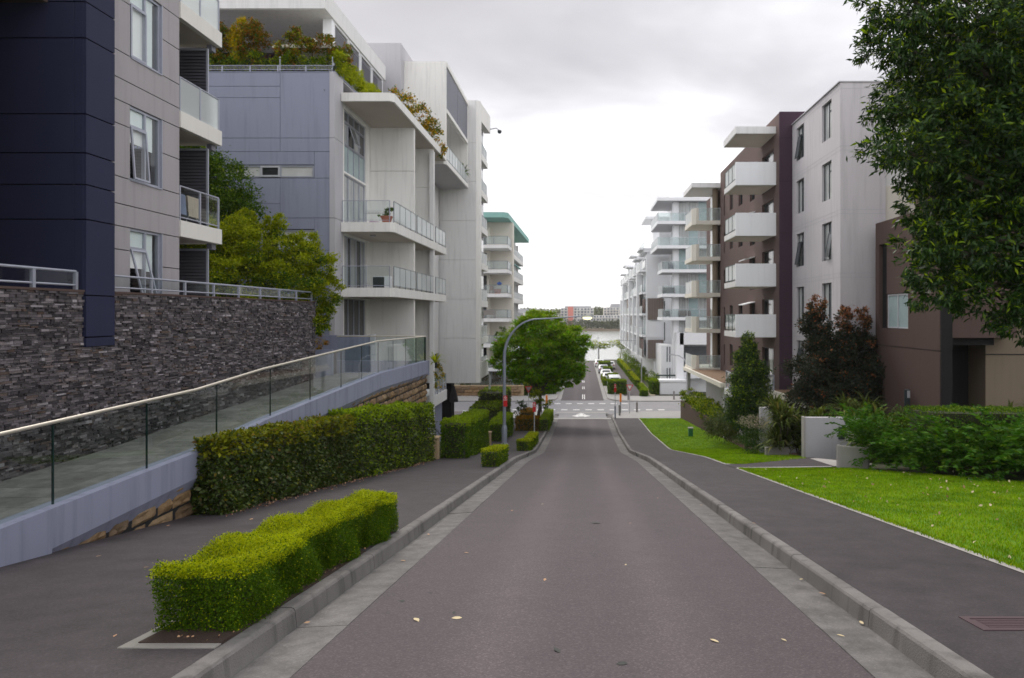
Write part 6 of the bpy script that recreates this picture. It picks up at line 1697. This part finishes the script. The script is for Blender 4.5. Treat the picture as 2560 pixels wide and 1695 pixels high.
hedge('box_hedge', 'square hedge immediately left of the street lamp base, behind the second gate pier', (-5.15, 44), (-5.05, 50), .95, (-7.0, -7.1), 11000, .09, [M['green_leaf'], M['green_new_lit']], lump=.06, ls=2.0, sidefrac=.12, group=G)
hedge('tall_hedge', 'dark tall two-level hedge beside the courtyard, lower front part', (-6.6, 52.5), (-6.6, 57), 2.1, (-7.15, -7.15), 9000, .12, [M['hedge_leaf'], M['green_new_lit']], lump=.08, ls=1.6, newfrac=.6, group=G)
hedge('tall_hedge', 'dark tall two-level hedge beside the courtyard, higher rear part', (-6.5, 57.1), (-6.5, 62), 2.2, (-6.45, -6.55), 9000, .12, [M['hedge_leaf'], M['green_new_lit']], lump=.08, ls=1.6, newfrac=.5, group=G)
hedge('box_hedge', 'small lime box hedge at the left kerb in front of the street lamp', (-2.84, 22.9), (-2.84, 26.2), .55, (zt(22.9)+.58, zt(26.2)+.58), 9000, .05, [M['box_leaf'], M['box_new']], lump=.03, newfrac=.9, sidefrac=.12, group=G)
hedge('box_hedge', 'nearer and lower of the two little box hedges right of the lamp post', (-2.84, 36.6), (-2.84, 39.2), .70, (zt(36.6)+.60, zt(39.2)+.60), 5000, .06, [M['box_leaf'], M['box_new']], lump=.03, sidefrac=.12, group=G)
hedge('box_hedge', 'farther of the two little box hedges right of the lamp post', (-2.84, 40.6), (-2.84, 44), .62, (zt(40.6)+.62, zt(44)+.62), 4500, .06, [M['box_leaf'], M['box_new']], lump=.03, sidefrac=.12, group=G)
hedge('box_hedge', 'reddish brown low hedge around the foot of the street tree', (-3.3, 51.7), (-3.3, 53.8), 1.75, (zt(51.7)+.95, zt(53.8)+.95), 7000, .09, [M['hedge_leaf'], M['autumn']], lump=.08, newfrac=.95, sidefrac=.65, group=G)
hedge('box_hedge', 'small rounded brown hedge behind the low reddish hedge, left of the street tree', (-4.3, 57), (-4.3, 60), .9, (zt(57)+1.0, zt(60)+1.0), 3500, .09, [M['hedge_leaf'], M['autumn']], lump=.08, newfrac=.9, sidefrac=.5, group=G)
hedge('box_hedge', 'green box hedge right of the reddish hedge beside the street tree, at the kerb', (-2.55, 51.6), (-2.55, 60.0), .72, (zt(51.6)+.93, zt(60)+.93), 8000, .08, [M['green_leaf'], M['green_new_lit']], lump=.05, sidefrac=.25, group=G)
hedge('box_hedge', 'bright green square hedge on the far corner left of the street tree', (-5.6, 84.5), (-5.4, 92), 1.7, (-8.3, -8.2), 5000, .16, [M['green_leaf'], M['box_new']], lump=.05, sidefrac=.3, group=G)
hedge('box_hedge', 'dark green square hedge under the street tree on the far left corner', (-3.4, 85.5), (-3.4, 89), 1.5, (-8.6, -8.6), 4000, .16, [M['green_leaf'], M['green_new_lit']], lump=.05, group=G)
a_, b_ = clump_points([(-9.5, 86.5, -7.6, 1.6, 1, 1.3), (-12, 86.5, -7.4, 1.8, 1, 1.4), (-15, 86.5, -7.5, 2, 1, 1.3), (-7.6, 86.8, -8.0, 1.0, 1, 1.1)], 5000, 6)
tag(leaf_cloud('garden_shrubs', a_, b_, .22, [M['autumn'], M['tree_mid']], offset=(-12, 86.5, -9), midx=(rng.random(len(a_)) < .6).astype(int)), 'olive brown shrubs behind the mesh fence of the cream building garden', 'shrubs')

# ---- right side hedges on the lower street
GR = 'clipped hedges on the lower street'
def rh(label, x0, x1, y0, y1, h, n=2600, leaf=.15, mats=('green_leaf', 'green_new_lit')):
    hedge('box_hedge', label, (x0, y0), (x0, y1), x1-x0, (zt(y0)+h, zt(y1)+h), n, leaf, [M[m] for m in mats], side=1, lump=.04, group=GR, sidefrac=.10, newfrac=.85)
rh('nearest square green hedge on the right of the lower street, before the white van', 3.28, 5.5, 85.6, 87.4, 1.7, 5000)
rh('second square green hedge on the right, between the van and the white cars', 3.75, 5.15, 98.6, 100.4, 1.55)
rh('small low hedge beside the kerb at the second square hedge', 3.0, 3.6, 97.0, 99, .8, 1500)
rh('low hedge strip along the kerb beside the parked white cars', 3.0, 3.5, 101, 108, .9, 2600, .15, ('hedge_new', 'green_new_lit'))
rh('third square hedge, between the white car and the silver car', 3.6, 5.0, 114.5, 116.5, 1.4)
rh('large square hedge farther down the right side, before the water', 3.1, 5.2, 126.5, 129.0, 1.6)
rh('short clipped hedge beside the walking path, nearest to the cross street', 7.5, 8.15, 84.6, 93, .75, 3500)
rh('little round hedge at the corner in front of the walking path', 7.1, 7.9, 82.9, 84.2, .8, 1500)
rh('long clipped hedge along the middle of the walking path', 7.5, 8.15, 96, 112, .95, 5000, .16, ('green_leaf', 'box_new'))
rh('long clipped hedge at the far end of the walking path', 7.5, 8.15, 114, 146, 1.1, 6000, .17, ('green_leaf', 'box_new'))
rh('tall square hedge against the white bin enclosure', 8.6, 9.55, 85.2, 88, 1.75, 3500)
tagk = 0
for (x, y, rx, rz, lab) in ((9.6, 92.5, 1.1, 1.3, 'rounded green shrub left of the white building wall, behind the bin enclosure hedge'), (9.5, 106, .8, 1.1, 'round shrub at the foot of the long white building, nearest'), (9.5, 111, .8, 1.0, 'second round shrub along the long white building'), (9.5, 117, .8, 1.2, 'third round shrub along the long white building'), (9.4, 124, .9, 1.3, 'fourth shrub along the long white building'), (9.2, 133, 1.2, 1.8, 'loose light green shrub near the water end of the long white building'), (8.8, 145, 1.5, 2.2, 'feathery light green shrub at the water end of the walking path')):
    t = thing('shrub', lab, 'shrub', (x, y, zt(y)), 'shrubs along the white building')
    a_, b_ = clump_points([(x, y, zt(y)+rz*.8, rx, rx, rz), (x+.5, y+1.2, zt(y)+rz*.6, rx*.8, rx, rz*.7)], 1800, 6)
    leaf_cloud('foliage', a_, b_, .18, [M['green_leaf'], M['green_new_lit']], t, midx=(rng.random(len(a_)) < .5).astype(int))
tree('street_tree', 'small thin tree with airy crown at the water end of the lower street', (3.6, 150, zt(150)), [(3.6,150,-6.6,2.3,1.8,1.0),(4.9,150,-6.9,1.4,1.2,.6),(2.4,150,-6.9,1.2,1.2,.7)], 1100, .3, [M['tree_mid'], M['tree_lime']], .10, new=.5)
tree('street_tree', 'wide airy pale tree beside the small tree at the water end', (8.3, 152, zt(152)), [(7.5,152,-6.4,2.0,1.6,.8),(9.5,152,-6.7,2.0,1.6,.9),(11,151,-6.9,1.6,1.5,.8)], 1500, .3, [M['tree_mid'], M['tree_lime']], .10, new=.6)

# ---- the feathery street tree
jc = [(-3.6,57,-.9,2.1,2.0,1.2),(-1.7,56.5,-1.9,1.9,1.9,1.2),(-5.4,57,-2.4,2.0,1.8,1.2),(-.9,57,-2.6,1.5,1.6,1.3),(-3.2,56,-2.9,2.2,2.0,1.3),(-6.3,57.3,-4.0,1.4,1.5,1.0),(-1.5,56.5,-4.0,1.8,1.8,1.4),(-3.6,56.2,-4.4,2.0,1.8,1.2),(-4.9,57.5,-5.0,1.3,1.4,.8),(-1.1,57,-5.2,1.2,1.3,.8),(-2.4,57.2,-5.7,1.5,1.4,.8)]
tree('jacaranda_tree', 'bright green feathery street tree in front of the cross street, left of the road', (-3.75, 56.8, zt(56.8)), jc, 60000, .25, [M['jacaranda'], M['green_new_lit']], .17, width=.34, hang=.15, new=.42, spread=.21, sub=9, fork=(-3.5, 56.8, -6.6))  # highlights on the lobe tops come from brighter leaf colour
tree('young_tree', 'small light green sapling shoots beside the street tree trunk', (-3.3, 55.2, zt(55.2)), [(-3.75,55.2,-6.7,.5,.5,.75),(-2.9,55.2,-7.2,.5,.4,.35)], 900, .16, [M['tree_mid'], M['tree_lime']], .04, new=.6, limbs=False)
tree('young_tree', 'drooping dark sapling left of the street tree', (-5.1, 58, zt(58)), [(-5.2,58,-8.0,.45,.4,.7),(-5.5,58,-8.3,.3,.3,.4)], 500, .18, [M['tree_dark']], .03, limbs=False, hang=.9)

# ---- trees between tower and blue-grey building
t1 = [(-15.2,29.4,5.5,1.0,1.0,1.1),(-14.8,29.4,4.3,1.0,1.0,1.1),(-16.2,29.4,6.4,.9,.9,.9),(-17.2,29.5,6.0,1.6,1.4,1.9),(-16.6,29.3,3.9,1.9,1.6,1.6),(-15.6,29,4.3,1.3,1.2,1.5),(-15.4,29.3,2.6,1.2,1.2,1.2),(-18,29,2.6,1.6,1.4,1.6),(-17.8,29,7.4,1.0,1.0,1.2)]
tree('courtyard_tree', 'taller dark green tree against the blue-grey facade, behind the lime one', (-16.8, 29.4, -2.6), t1, 42000, .13, [M['tree_mid'], M['green_new_lit']], .14, new=.08, hang=.35)
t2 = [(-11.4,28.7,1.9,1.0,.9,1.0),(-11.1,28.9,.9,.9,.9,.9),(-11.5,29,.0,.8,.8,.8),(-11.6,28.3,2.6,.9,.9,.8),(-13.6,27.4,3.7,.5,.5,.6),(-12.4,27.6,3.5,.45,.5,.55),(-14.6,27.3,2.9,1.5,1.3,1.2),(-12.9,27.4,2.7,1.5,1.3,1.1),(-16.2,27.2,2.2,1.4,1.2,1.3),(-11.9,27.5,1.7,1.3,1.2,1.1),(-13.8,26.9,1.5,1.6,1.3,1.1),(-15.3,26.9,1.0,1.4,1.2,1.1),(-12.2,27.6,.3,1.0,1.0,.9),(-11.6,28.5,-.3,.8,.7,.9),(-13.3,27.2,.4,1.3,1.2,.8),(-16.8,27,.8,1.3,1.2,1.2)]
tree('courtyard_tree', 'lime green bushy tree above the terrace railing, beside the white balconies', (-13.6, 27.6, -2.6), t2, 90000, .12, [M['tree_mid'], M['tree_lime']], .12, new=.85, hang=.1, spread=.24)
a_, b_ = clump_points([(-11.55,29.75,-1.25,.4,.3,.45)], 900, 6)
sh_ = thing('shrub', 'small orange tinged shrub in the pale blue planter at the end of the stone wall', 'shrub', (-11.55,29.75,-1.62)); leaf_cloud('foliage', a_, b_, .07, [M['golden'], M['autumn'], M['red_tip']], sh_, midx=rng.integers(0, 3, len(a_)))
strap_plant('strap_plant', 'bright yellow-green strap-leaved plant spilling over the end of the walkway', (-6.75, 31.2, -2.2), .8, 40, [M['tree_lime']], wid=.03)
a_, b_ = clump_points([(-6.6,31.3,-2.9,.22,.2,.6)], 500, 6); sh_ = thing('hanging_plant', 'yellow hanging plant trailing down the walkway end beside the white column', 'plant', (-6.6,31.3,-3.6)); leaf_cloud('foliage', a_, b_, .09, [M['golden'], M['tree_mid']], sh_, hang=1.0, midx=rng.integers(0, 2, len(a_)))

# ---- roof terrace shrubs on the blue-grey building
RG = 'shrubs on the roof terrace'
def roof_shrub(label, cl, n, mats, p, leaf=.12):
    t = thing('roof_shrub', label, 'shrub', (cl[0][0], cl[0][1], 11.26), RG)
    a_, b_ = clump_points(cl, n, 8, .38)
    leaf_cloud('foliage', a_, b_, leaf, [M[m] for m in mats], t, midx=rng.choice(len(mats), len(a_), p=p), width=.5)
    MB().tube([(cl[0][0],cl[0][1],11.26),(cl[0][0],cl[0][1],cl[0][2])], .05, 6).build('stem', M['bark'], t)
y_ = 32.3
roof_shrub('bronze-leaved shrub at the left end of the roof terrace', [(-17.2,y_,12.6,.6,.5,.8),(-17.1,y_,13.2,.45,.4,.5)], 2600, ('autumn', 'tree_mid'), (.6, .4))
roof_shrub('golden yellow tall shrub on the roof terrace', [(-16.3,y_,12.6,.42,.4,.9),(-16.2,y_,13.5,.32,.3,.5)], 2600, ('golden', 'tree_lime'), (.7, .3))
roof_shrub('tall bronze shrub next to the golden one on the roof terrace', [(-15.5,y_,12.7,.6,.5,.9),(-15.6,y_,13.4,.55,.5,.5)], 3200, ('autumn', 'tree_mid'), (.7, .3))
roof_shrub('bronze and green shrub in the middle of the roof terrace', [(-13.9,y_,12.5,.6,.5,.7),(-13.6,y_,13.0,.5,.4,.5),(-13.0,y_,12.6,.4,.4,.4)], 3000, ('autumn', 'tree_mid', 'tree_lime'), (.5, .3, .2))
roof_shrub('bronze shrub in front of the white column on the roof terrace', [(-12.1,y_+.1,12.7,.55,.5,.5),(-11.5,y_+.4,12.4,.45,.5,.5)], 2400, ('autumn', 'tree_mid'), (.6, .4))
t = thing('roof_hedge', 'green and lime planting along the front rail of the roof terrace', 'hedge', (-14.5, 32.2, 11.26), RG)
a_, b_ = clump_points([(-18+.55*k, 32.15, 11.75+.12*math.sin(k*1.7), .45, .35, .55) for k in range(13)], 9500, 8, .4)
leaf_cloud('foliage', a_, b_, .10, [M['tree_mid'], M['tree_lime']], t, midx=(rng.random(len(a_)) < .4).astype(int))
t = thing('roof_hedge', 'bright lime hedge running down the street edge of the roof terrace', 'hedge', (-11.45, 35, 11.3), RG)
a_, b_ = clump_points([(-11.42, 32.0+.42*k, 11.85+.06*math.sin(k*2.3), .32, .34, .50) for k in range(15)], 9500, 8, .4)
leaf_cloud('foliage', a_, b_, .10, [M['tree_lime'], M['box_new']], t, midx=(rng.random(len(a_)) < .55).astype(int))
roof_shrub('olive gold drooping shrub behind the white canopy edge', [(-10.6,40.0,12.4,.7,.8,.9),(-10.0,41.5,11.9,.8,.9,.9),(-9.4,42.5,11.3,.6,.8,.8),(-9.15,43.5,10.6,.4,.6,.6)], 3400, ('autumn', 'golden', 'tree_mid'), (.35, .3, .35), .15)
for k, (x, y, z) in enumerate(((-9.15, 52.6, 10.25),)):
    strap_plant('balcony_palm', 'small palm on the loggia balcony of the tall white block', (x, y, z), 1.0, 22, [M['green_leaf']], wid=.06, stemh=.9)

# ---- right side planting
tree('conical_tree', 'conical green tree in front of the brown block', (9.1, 38, zt(38)), [(9.2,38,-1.7,.45,.45,.8),(9.2,38,-2.8,.75,.7,.8),(9.3,38,-3.9,1.05,.9,.9),(9.25,38,-5.1,1.25,1.1,.9),(9.4,38,-6.1,1.15,1.1,.8),(8.6,37.8,-5.6,.7,.7,.8),(9.2,37.6,-4.6,1.2,.9,1.0),(9.25,37.6,-3.2,.9,.8,.9),(9.9,37.8,-5.7,.8,.7,.8),(9.2,38,-2.2,.6,.6,.8)], 34000, .13, [M['cypress'], M['green_new_lit']], .1, cat='tree', new=.16, hang=.2)
pc_ = [(11.2,32.6,-1.0,.75,.7,1.0),(10.9,32.4,-2.4,1.05,.9,1.0),(11.4,32,-3.6,1.3,1.0,1.0),(12.5,32.5,-2.0,.7,.7,1.1),(12.7,32.2,-3.3,1.0,.9,1.1),(13.5,32.6,-1.7,.55,.6,.9),(13.6,32.3,-3.0,.8,.8,1.2),(10.5,32.2,-4.0,.9,.8,.9),(12.2,31.8,-4.6,1.4,1.0,.9),(13.3,32,-4.5,1.0,.9,.9),(11.1,31.8,-5.0,1.1,.9,.7)]
tips = [(11.2,32.5,.75),(12.45,32.4,.2),(13.3,32.5,.2)]
pc_ += [(11.2,32.5,.35,.42,.45,.7),(11.05,32.5,-.5,.62,.55,.7),(12.45,32.4,-.25,.38,.4,.65),(13.3,32.5,-.3,.38,.4,.7),(12.5,32.4,-1.1,.55,.5,.7)]
def redtop(p, n_):
    s = np.zeros(len(p))
    for t_ in tips: s = np.maximum(s, np.exp(-np.sum((p-np.array(t_))**2, 1)/.45))
    blot = (np.sin(p[:,0]*5.1+p[:,2]*3.7)*np.sin(p[:,2]*4.3+1.0) > .78)
    return np.clip(.8*s+.35*blot*(n_[:,2] > .1)+.02, 0, 1)
tree('photinia_tree', 'dark tree with red-bronze leaf tips between the grey block and the taupe wall', (11.9, 32, zt(32)), pc_+[(11.6,33,-2.2,1,.6,1.4),(13,33,-3,1,.6,1.4),(12.2,32.8,-4,1.3,.7,1.2)], 70000, .13, [M['photinia'], M['red_tip']], .12, hang=.25, topnew=redtop)
for k, (x, y, h, n, st, lab) in enumerate(((8.5, 29.6, 1.0, 34, 1.5, 'tall strap-leaved plant left of the letterbox wall'), (8.9, 30.6, 1.1, 34, 1.9, 'strap-leaved plant behind and right of the left-most one, by the letterbox wall'), (9.6, 30.0, 1.0, 30, 1.6, 'strap-leaved clump directly behind the letterbox wall'), (10.4, 29.2, 1.1, 36, 1.3, 'strap-leaved plant right of the letterbox wall'), (11.4, 28.4, 1.2, 40, 1.6, 'strap-leaved plant below the red-tipped tree'), (12.3, 27.2, 1.2, 40, 1.3, 'spreading strap-leaved clump before the taupe wall'), (11.2, 26.2, 1.1, 36, .9, 'low strap-leaved clump in front of the taupe wall planting'), (13.2, 25.8, 1.1, 34, .8, 'strap-leaved clump at the right foot of the taupe wall'))):
    strap_plant('strap_plant', lab, (x, y, zt(y)), h, n, [M['strap']], group='strap-leaved plants by the entry', wid=.05, stems=13, stemh=st*1.15, spread=1.25)
for k, (x, y, h, n, st, lab) in enumerate(((17.2, 25.6, 1.2, 50, 1.9, 'tall yellowish strap plant by the tan wall at the right edge'), (15.9, 25.9, .9, 40, 1.5, 'shorter strap plant left of the tall yellowish one by the tan wall'))):
    strap_plant('strap_plant', lab, (x, y, zt(y)), h, n, [M['strap']], group='strap-leaved plants by the tan wall', wid=.05, stems=3, stemh=st, spread=1.2)
a_, b_ = clump_points([(8.4,33.5,-5.75,.9,.7,.75),(7.9,31.6,-6.0,.8,.7,.6),(8.2,32.6,-5.3,.7,.6,.5),(7.6,30.4,-6.1,.7,.6,.5)], 8000, 8)
t = thing('flowering_shrub', 'grey-green shrub topped with pale cream blossom left of the strap-leaved plants', 'shrub', (8.2,32.5,zt(32)), None)
leaf_cloud('foliage', a_, b_, .08, [M['cypress'], M['blossom']], t, midx=((rng.random(len(a_)) < .6) & (a_[:,2] > -5.35)).astype(int), width=.4)
a_, b_ = clump_points([(8.3,40.5,-6.7,.9,1.0,.9),(9.0,43,-7.0,.9,1.2,.8)], 4500, 8, .4)
t = thing('willowy_shrub', 'olive feathery shrub left of the conical tree', 'shrub', (8.6,41.5,zt(41.5))); leaf_cloud('foliage', a_, b_, .2, [M['strap'], M['hedge_leaf']], t, width=.18, hang=.6, midx=(rng.random(len(a_)) < .4).astype(int))
for k, (x, y, lab) in enumerate(((9.4, 59.2, 'round clipped shrub at the far end of the brown planter'), (9.75, 56, 'second round shrub in the brown planter'), (9.95, 52.8, 'third round shrub in the brown planter'), (10.2, 49.5, 'nearest round shrub in the brown planter'))):
    t = thing('round_shrub', lab, 'shrub', (x, y, -7.8), 'round shrubs in the brown planter')
    a_, b_ = clump_points([(x-.1, y, -7.25, .85, 1.5, .75)], 2600, 8, .3); leaf_cloud('foliage', a_, b_, .13, [M['green_leaf'], M['tree_lime']], t, midx=(rng.random(len(a_)) < .45).astype(int))
# fern bank and clipped hedge on the right
hedge('tall_hedge', 'clipped dark green hedge above the ferns at the right edge', (10.7, 20.6), (10.9, 23.2), 7.0, (-2.85, -3.1), 26000, .055, [M['green_leaf'], M['green_new_lit']], side=1, lump=.04, newfrac=.15, sidefrac=.05)
def fern(label, x, y, r, n, zb, hh=1.0):
    t = thing('fern', label, 'fern', (x, y, zb), 'ferns on the right bank')
    P_, N_ = [], []
    for i in range(n):
        a = random.uniform(0, 2*math.pi); el = random.uniform(.15, 1.2); ln = r*random.uniform(.7, 1.1)
        d = np.array([math.cos(a)*math.cos(el), math.sin(a)*math.cos(el), math.sin(el)*hh]); s = np.array([-math.sin(a), math.cos(a), 0])
        p = np.array([x+random.uniform(-.35, .35)*r, y+random.uniform(-.35, .35)*r, zb+random.uniform(.0, .5)*hh])
        for k in range(14):
            tt = k/13; p = p+d*ln/14; d = d+np.array([0, 0, -.085]); d = d/np.linalg.norm(d)
            for sg in (-1, 1):
                w = .10*(1-tt*.8)*r
                P_.append(p); N_.append(s*sg+d*.5)
    P_, N_ = np.array(P_), np.array(N_)
    leaf_cloud('fronds', P_, unit(N_), .13*r, [M['fern'], M['green_leaf']], t, width=.38, rand=.22, lift=1.0, midx=(rng.random(len(P_)) < .25).astype(int))
fl = 'fern clump of the right bank, '
spots = [(9.1,21.9,.85,'at the curved planter edge'),(9.7,21.2,.9,'second from the planter edge'),(10.3,20.8,1.0,'third from the planter edge'),(10.9,20.2,1.05,'in the middle of the lower row'),(11.4,19.4,1.1,'below the left end of the clipped hedge'),(11.9,18.5,1.2,'nearest the lawn, large and arching'),(12.4,17.4,1.25,'lowest at the right edge of the lawn'),(12.9,18.8,1.3,'large mound before the clipped hedge'),(13.4,17.8,1.3,'at the right edge of the picture'),(10.0,22.6,1.0,'behind the planter edge row'),(11.0,21.4,1.1,'tucked under the strap-leaved clump'),(9.4,23.2,.9,'beside the entry slab, bright green'),(12.6,20.0,1.2,'highest, touching the clipped hedge'),(13.9,19.2,1.3,'against the hedge at the far right')]
for i, (x, y, r, s_) in enumerate(spots):
    zz_ = zt(y)+.05+(.35 if i in (3,4,7,12,13,9,10) else .1)+(.65 if i in (0, 11) else 0)
    fern(fl+s_, x, y, r*1.25, 46, zz_, 1.15)

# ---- the large dark tree on the right (trunk beyond the edge of the picture)
bc = []
def bcl(x, y, z, r, rz=None): bc.append((x, y, z, r, r, rz or r*.8))
for a in ((6.3,13,6.0,1.0),(6.15,13.2,5.3,.85),(7.2,13,5.0,1.0),(6.55,13.4,4.2,.95),(7.6,13.6,4.2,1.1),(6.1,12.8,3.05,.9,.6),(6.9,13,3.5,1.0),(7.6,13,2.8,1.1),(6.75,13.3,2.3,.7),(7.1,13.2,1.6,.9),(6.5,13,1.25,.75),(7.8,12.8,1.4,1.0),(6.75,13,.55,.7),(7.6,13,.35,.8),(8.4,12.8,.6,.9),(8.5,13,-.1,.7,.5),(9.2,13,.3,.8),(8.6,13.2,2.2,1.2),(8.5,13.4,3.6,1.3),(8.4,13.2,5.0,1.3),(9.6,13,1.4,1.1),(9.8,13.4,2.9,1.3),(9.8,13.6,4.5,1.4),(7.4,13.4,6.3,1.2),(9.0,13.6,6.4,1.4),(10.9,13.5,3.6,1.5),(10.9,13.5,5.6,1.5),(10.8,13.2,1.8,1.2),(10.2,15,6.8,1.6),(11.8,14.5,2.6,1.4),(12.4,14,4.6,1.6),(9.0,15.2,3.5,1.4),(9.3,15.3,5.3,1.5),(7.6,14.8,5.3,1.2),(8.4,14.8,1.6,1.1),(10.6,15.6,3.2,1.5),(9.9,12.2,4.2,1.1),(8.6,12.2,3.0,1.0),(9.6,12.0,2.2,1.0),(7.4,14.6,3.2,1.0)): bcl(*a)
tree('shade_tree', 'large dark evergreen tree filling the upper right, overhanging the lawn', (13.2, 13.6, zt(13.6)), bc, 160000, .138, [M['tree_dark'], M['green_new_lit']], .28, width=.29, hang=.6, new=.11, spread=.19, sub=12, fork=(12.6, 13.6, 0.5), fill=.2)

# ---- fallen leaves
lf = []
for k in range(3):
    r_ = random.Random(k+3); n = 4; vv = []; ff = []
    for i in range(n+1):
        t = i/n; w = .35*math.sin(math.pi*min(.97, t+.03))*(.8+.3*r_.random()); c = .12*math.sin(t*3+r_.random())
        vv += [(t-.5, -w+c*.3, .02+.10*abs(w)), (t-.5, c*.3, .01+c*.3), (t-.5, w+c*.3, .02+.12*abs(w))]
    for i in range(n):
        for j in range(2): a = i*3+j; ff.append((a, a+3, a+4, a+1))
    lf.append((vv, ff))
meshes = {}
def fallen(x, y, s, mat, lab, grp, road=True):
    k = random.randrange(3)
    if (k, mat) not in meshes:
        me = bpy.data.meshes.new('fallen_leaf'); me.from_pydata(lf[k][0], [], lf[k][1]); me.materials.append(M[mat]); meshes[(k, mat)] = me
    o = bpy.data.objects.new('fallen_leaf', meshes[(k, mat)]); COL.objects.link(o)
    sl = (zr(y+.3)-zr(y-.3))/.6
    o.location = (x, y, (zr(y) if road else zt(y))+.006); o.scale = (s, s*.8, s); o.rotation_euler = (math.atan(sl), 0, random.uniform(0, 6.28))
    tag(o, lab, 'leaf', grp)
def gh(px, py, dz):
    """point of the street surface (raised dz) on a sight line"""
    for y in np.arange(3, 60, .02):
        if 787-(zr(y)+dz)/y*1707 <= py: return ((px-1456)/1707*y, float(y))
    return (0, 20)
R_, G_, F_ = 'dry leaves on the road', 'leaves in the gutters', 'leaves on the footpaths'
for (px, py, s, mt, lab) in (
    (1166,1383,.07,'dry_leaf','small tan leaf left on the road near the far end of the box hedge'),
    (1362,1451,.075,'dry_leaf','tan leaf near the middle of the road, halfway up the open asphalt'),
    (1142,1548,.10,'pale_leaf','pale crinkled leaf on the lower left of the road, right one of a close pair'),
    (1041,1552,.10,'pale_leaf','thin pale leaf on the lower left of the road, left one of a close pair'),
    (1786,1604,.09,'pale_leaf','slender pale leaf on the lower right of the road'),
    (1960,1603,.06,'pale_leaf','small whitish leaf on the road next to the right gutter, near the bottom'),
    (1564,1413,.05,'pale_leaf','tiny pale leaf on the right half of the road, level with the middle hedge end'),
    (1645,1246,.06,'dry_leaf','tan leaf far up the road close to the right gutter'),
    (1576,1309,.05,'dry_leaf','tiny tan leaf on the road just right of the large dark leaf'),
    (1356,1261,.06,'pale_leaf','pale leaf far up the road, right of centre-left, farthest of the two on that side'),
    (1280,1277,.06,'dry_leaf','small tan leaf far up the left side of the road')):
    x, y = gh(px, py, 0); fallen(x, y, s, mt, lab, R_)
for (px, py, s, lab) in ((1490,1309,.16,'large dark curled leaf in the middle of the road'),(1392,1628,.10,'dark crumpled leaf at the bottom middle of the road'),(1555,1663,.09,'dark flat leaf at the bottom edge of the road, right of the crumpled one'),(1005,1505,.07,'small dark leaf on the road beside the left gutter, beyond the pale pair'),(1135,1533,.06,'small dark leaf directly behind the pale crinkled leaf')):
    x, y = gh(px, py, 0); fallen(x, y, s, 'dark_leaf', lab, 'dark leaves on the road')
for (px, py, s, mt, lab) in ((1007,1403,.08,'dry_leaf','tan leaf in the left gutter, nearer of the pair beside the hedge end'),(1071,1337,.07,'dry_leaf','tan leaf in the left gutter beyond the far end of the nearest hedge'),(767,1558,.06,'dry_leaf','orange leaf in the left gutter beside the front of the nearest hedge'),(2056,1485,.08,'dry_leaf','orange leaf against the right kerb face, brightest in that gutter'),(2004,1450,.06,'pale_leaf','pale leaf in the right gutter just beyond the orange one'),(2154,1558,.07,'pale_leaf','yellowish leaf in the right gutter near the kerb, just nearer than the orange one'),(2102,1591,.07,'pale_leaf','yellowish leaf on the outer lip of the right gutter, nearest of all there'),(1753,1263,.05,'dry_leaf','tiny tan leaf in the right gutter far up the street')):
    x, y = gh(px, py, 0); fallen(x, y, s, mt, lab, G_)
for (px, py, s, lab) in ((365,1420,.05,'tiny leaf on the left footpath, in front of the sandstone blocks'),(628,1299,.08,'tan leaf on the left footpath between the two long hedges, nearest the dark hedge corner'),(860,1215,.10,'largest brown leaf at the foot of the long dark hedge'),(880,1206,.08,'brown leaf right beside the largest one at the long dark hedge'),(830,1224,.07,'brown leaf just left of the largest one at the long dark hedge'),(900,1205,.07,'rightmost of the brown leaves along the long dark hedge'),(420,1315,.06,'small leaf at the foot of the sandstone blocks'),(1132,1181,.07,'pale leaf in the middle of the left footpath beyond the nearest box hedge'),(1885,1309,.06,'pinkish leaf on the right footpath close to the kerb'),(288,1592,.05,'tiny leaf on the left footpath beside the planting bed corner'),(246,1392,.06,'small leaf on the left footpath below the walkway beam end')):
    x, y = gh(px, py, .17); fallen(x, y, s, 'dry_leaf', lab, F_, False)
n = 170; yl = rng.uniform(8, 22, n); xl = rng.uniform(5.3, 11.5, n)
zl_ = np.array([zt(v)+.05 for v in yl]); 
tag(leaf_cloud('leaf_litter', np.column_stack([xl, yl, zl_]), np.repeat([[0, 0, .15]], n, 0).astype(float), .075, [M['pale_leaf'], M['dry_leaf']], width=.6, rand=.5, offset=(8, 14, zt(14)), midx=rng.integers(0, 2, n)), kind='stuff')
n = 900; yl = rng.uniform(5.4, 10.5, n); xl = rng.uniform(-3.45, -2.87, n); zl_ = np.array([zt(v)+.015 for v in yl])
tag(leaf_cloud('leaf_litter', np.column_stack([xl, yl, zl_]), np.repeat([[0, 0, .1]], n, 0).astype(float), .03, [M['dry_leaf'], M['mulch']], width=.6, rand=.6, offset=(-3.2, 8, zt(8)), midx=rng.integers(0, 2, n)), kind='stuff')
n = 700; yl = rng.uniform(12, 26, n); xl = np.interp(yl, [12, 18.4, 26], [-6.35, -6.05, -5.65])+np.abs(rng.normal(size=n))*.12-.1; zl_ = np.array([zt(v)+.012 for v in yl])
tag(leaf_cloud('leaf_litter', np.column_stack([xl, yl, zl_]), np.repeat([[0, 0, .1]], n, 0).astype(float), .045, [M['dry_leaf'], M['mulch']], width=.6, rand=.6, offset=(-6, 18, zt(18)), midx=rng.integers(0, 2, n)), kind='stuff')
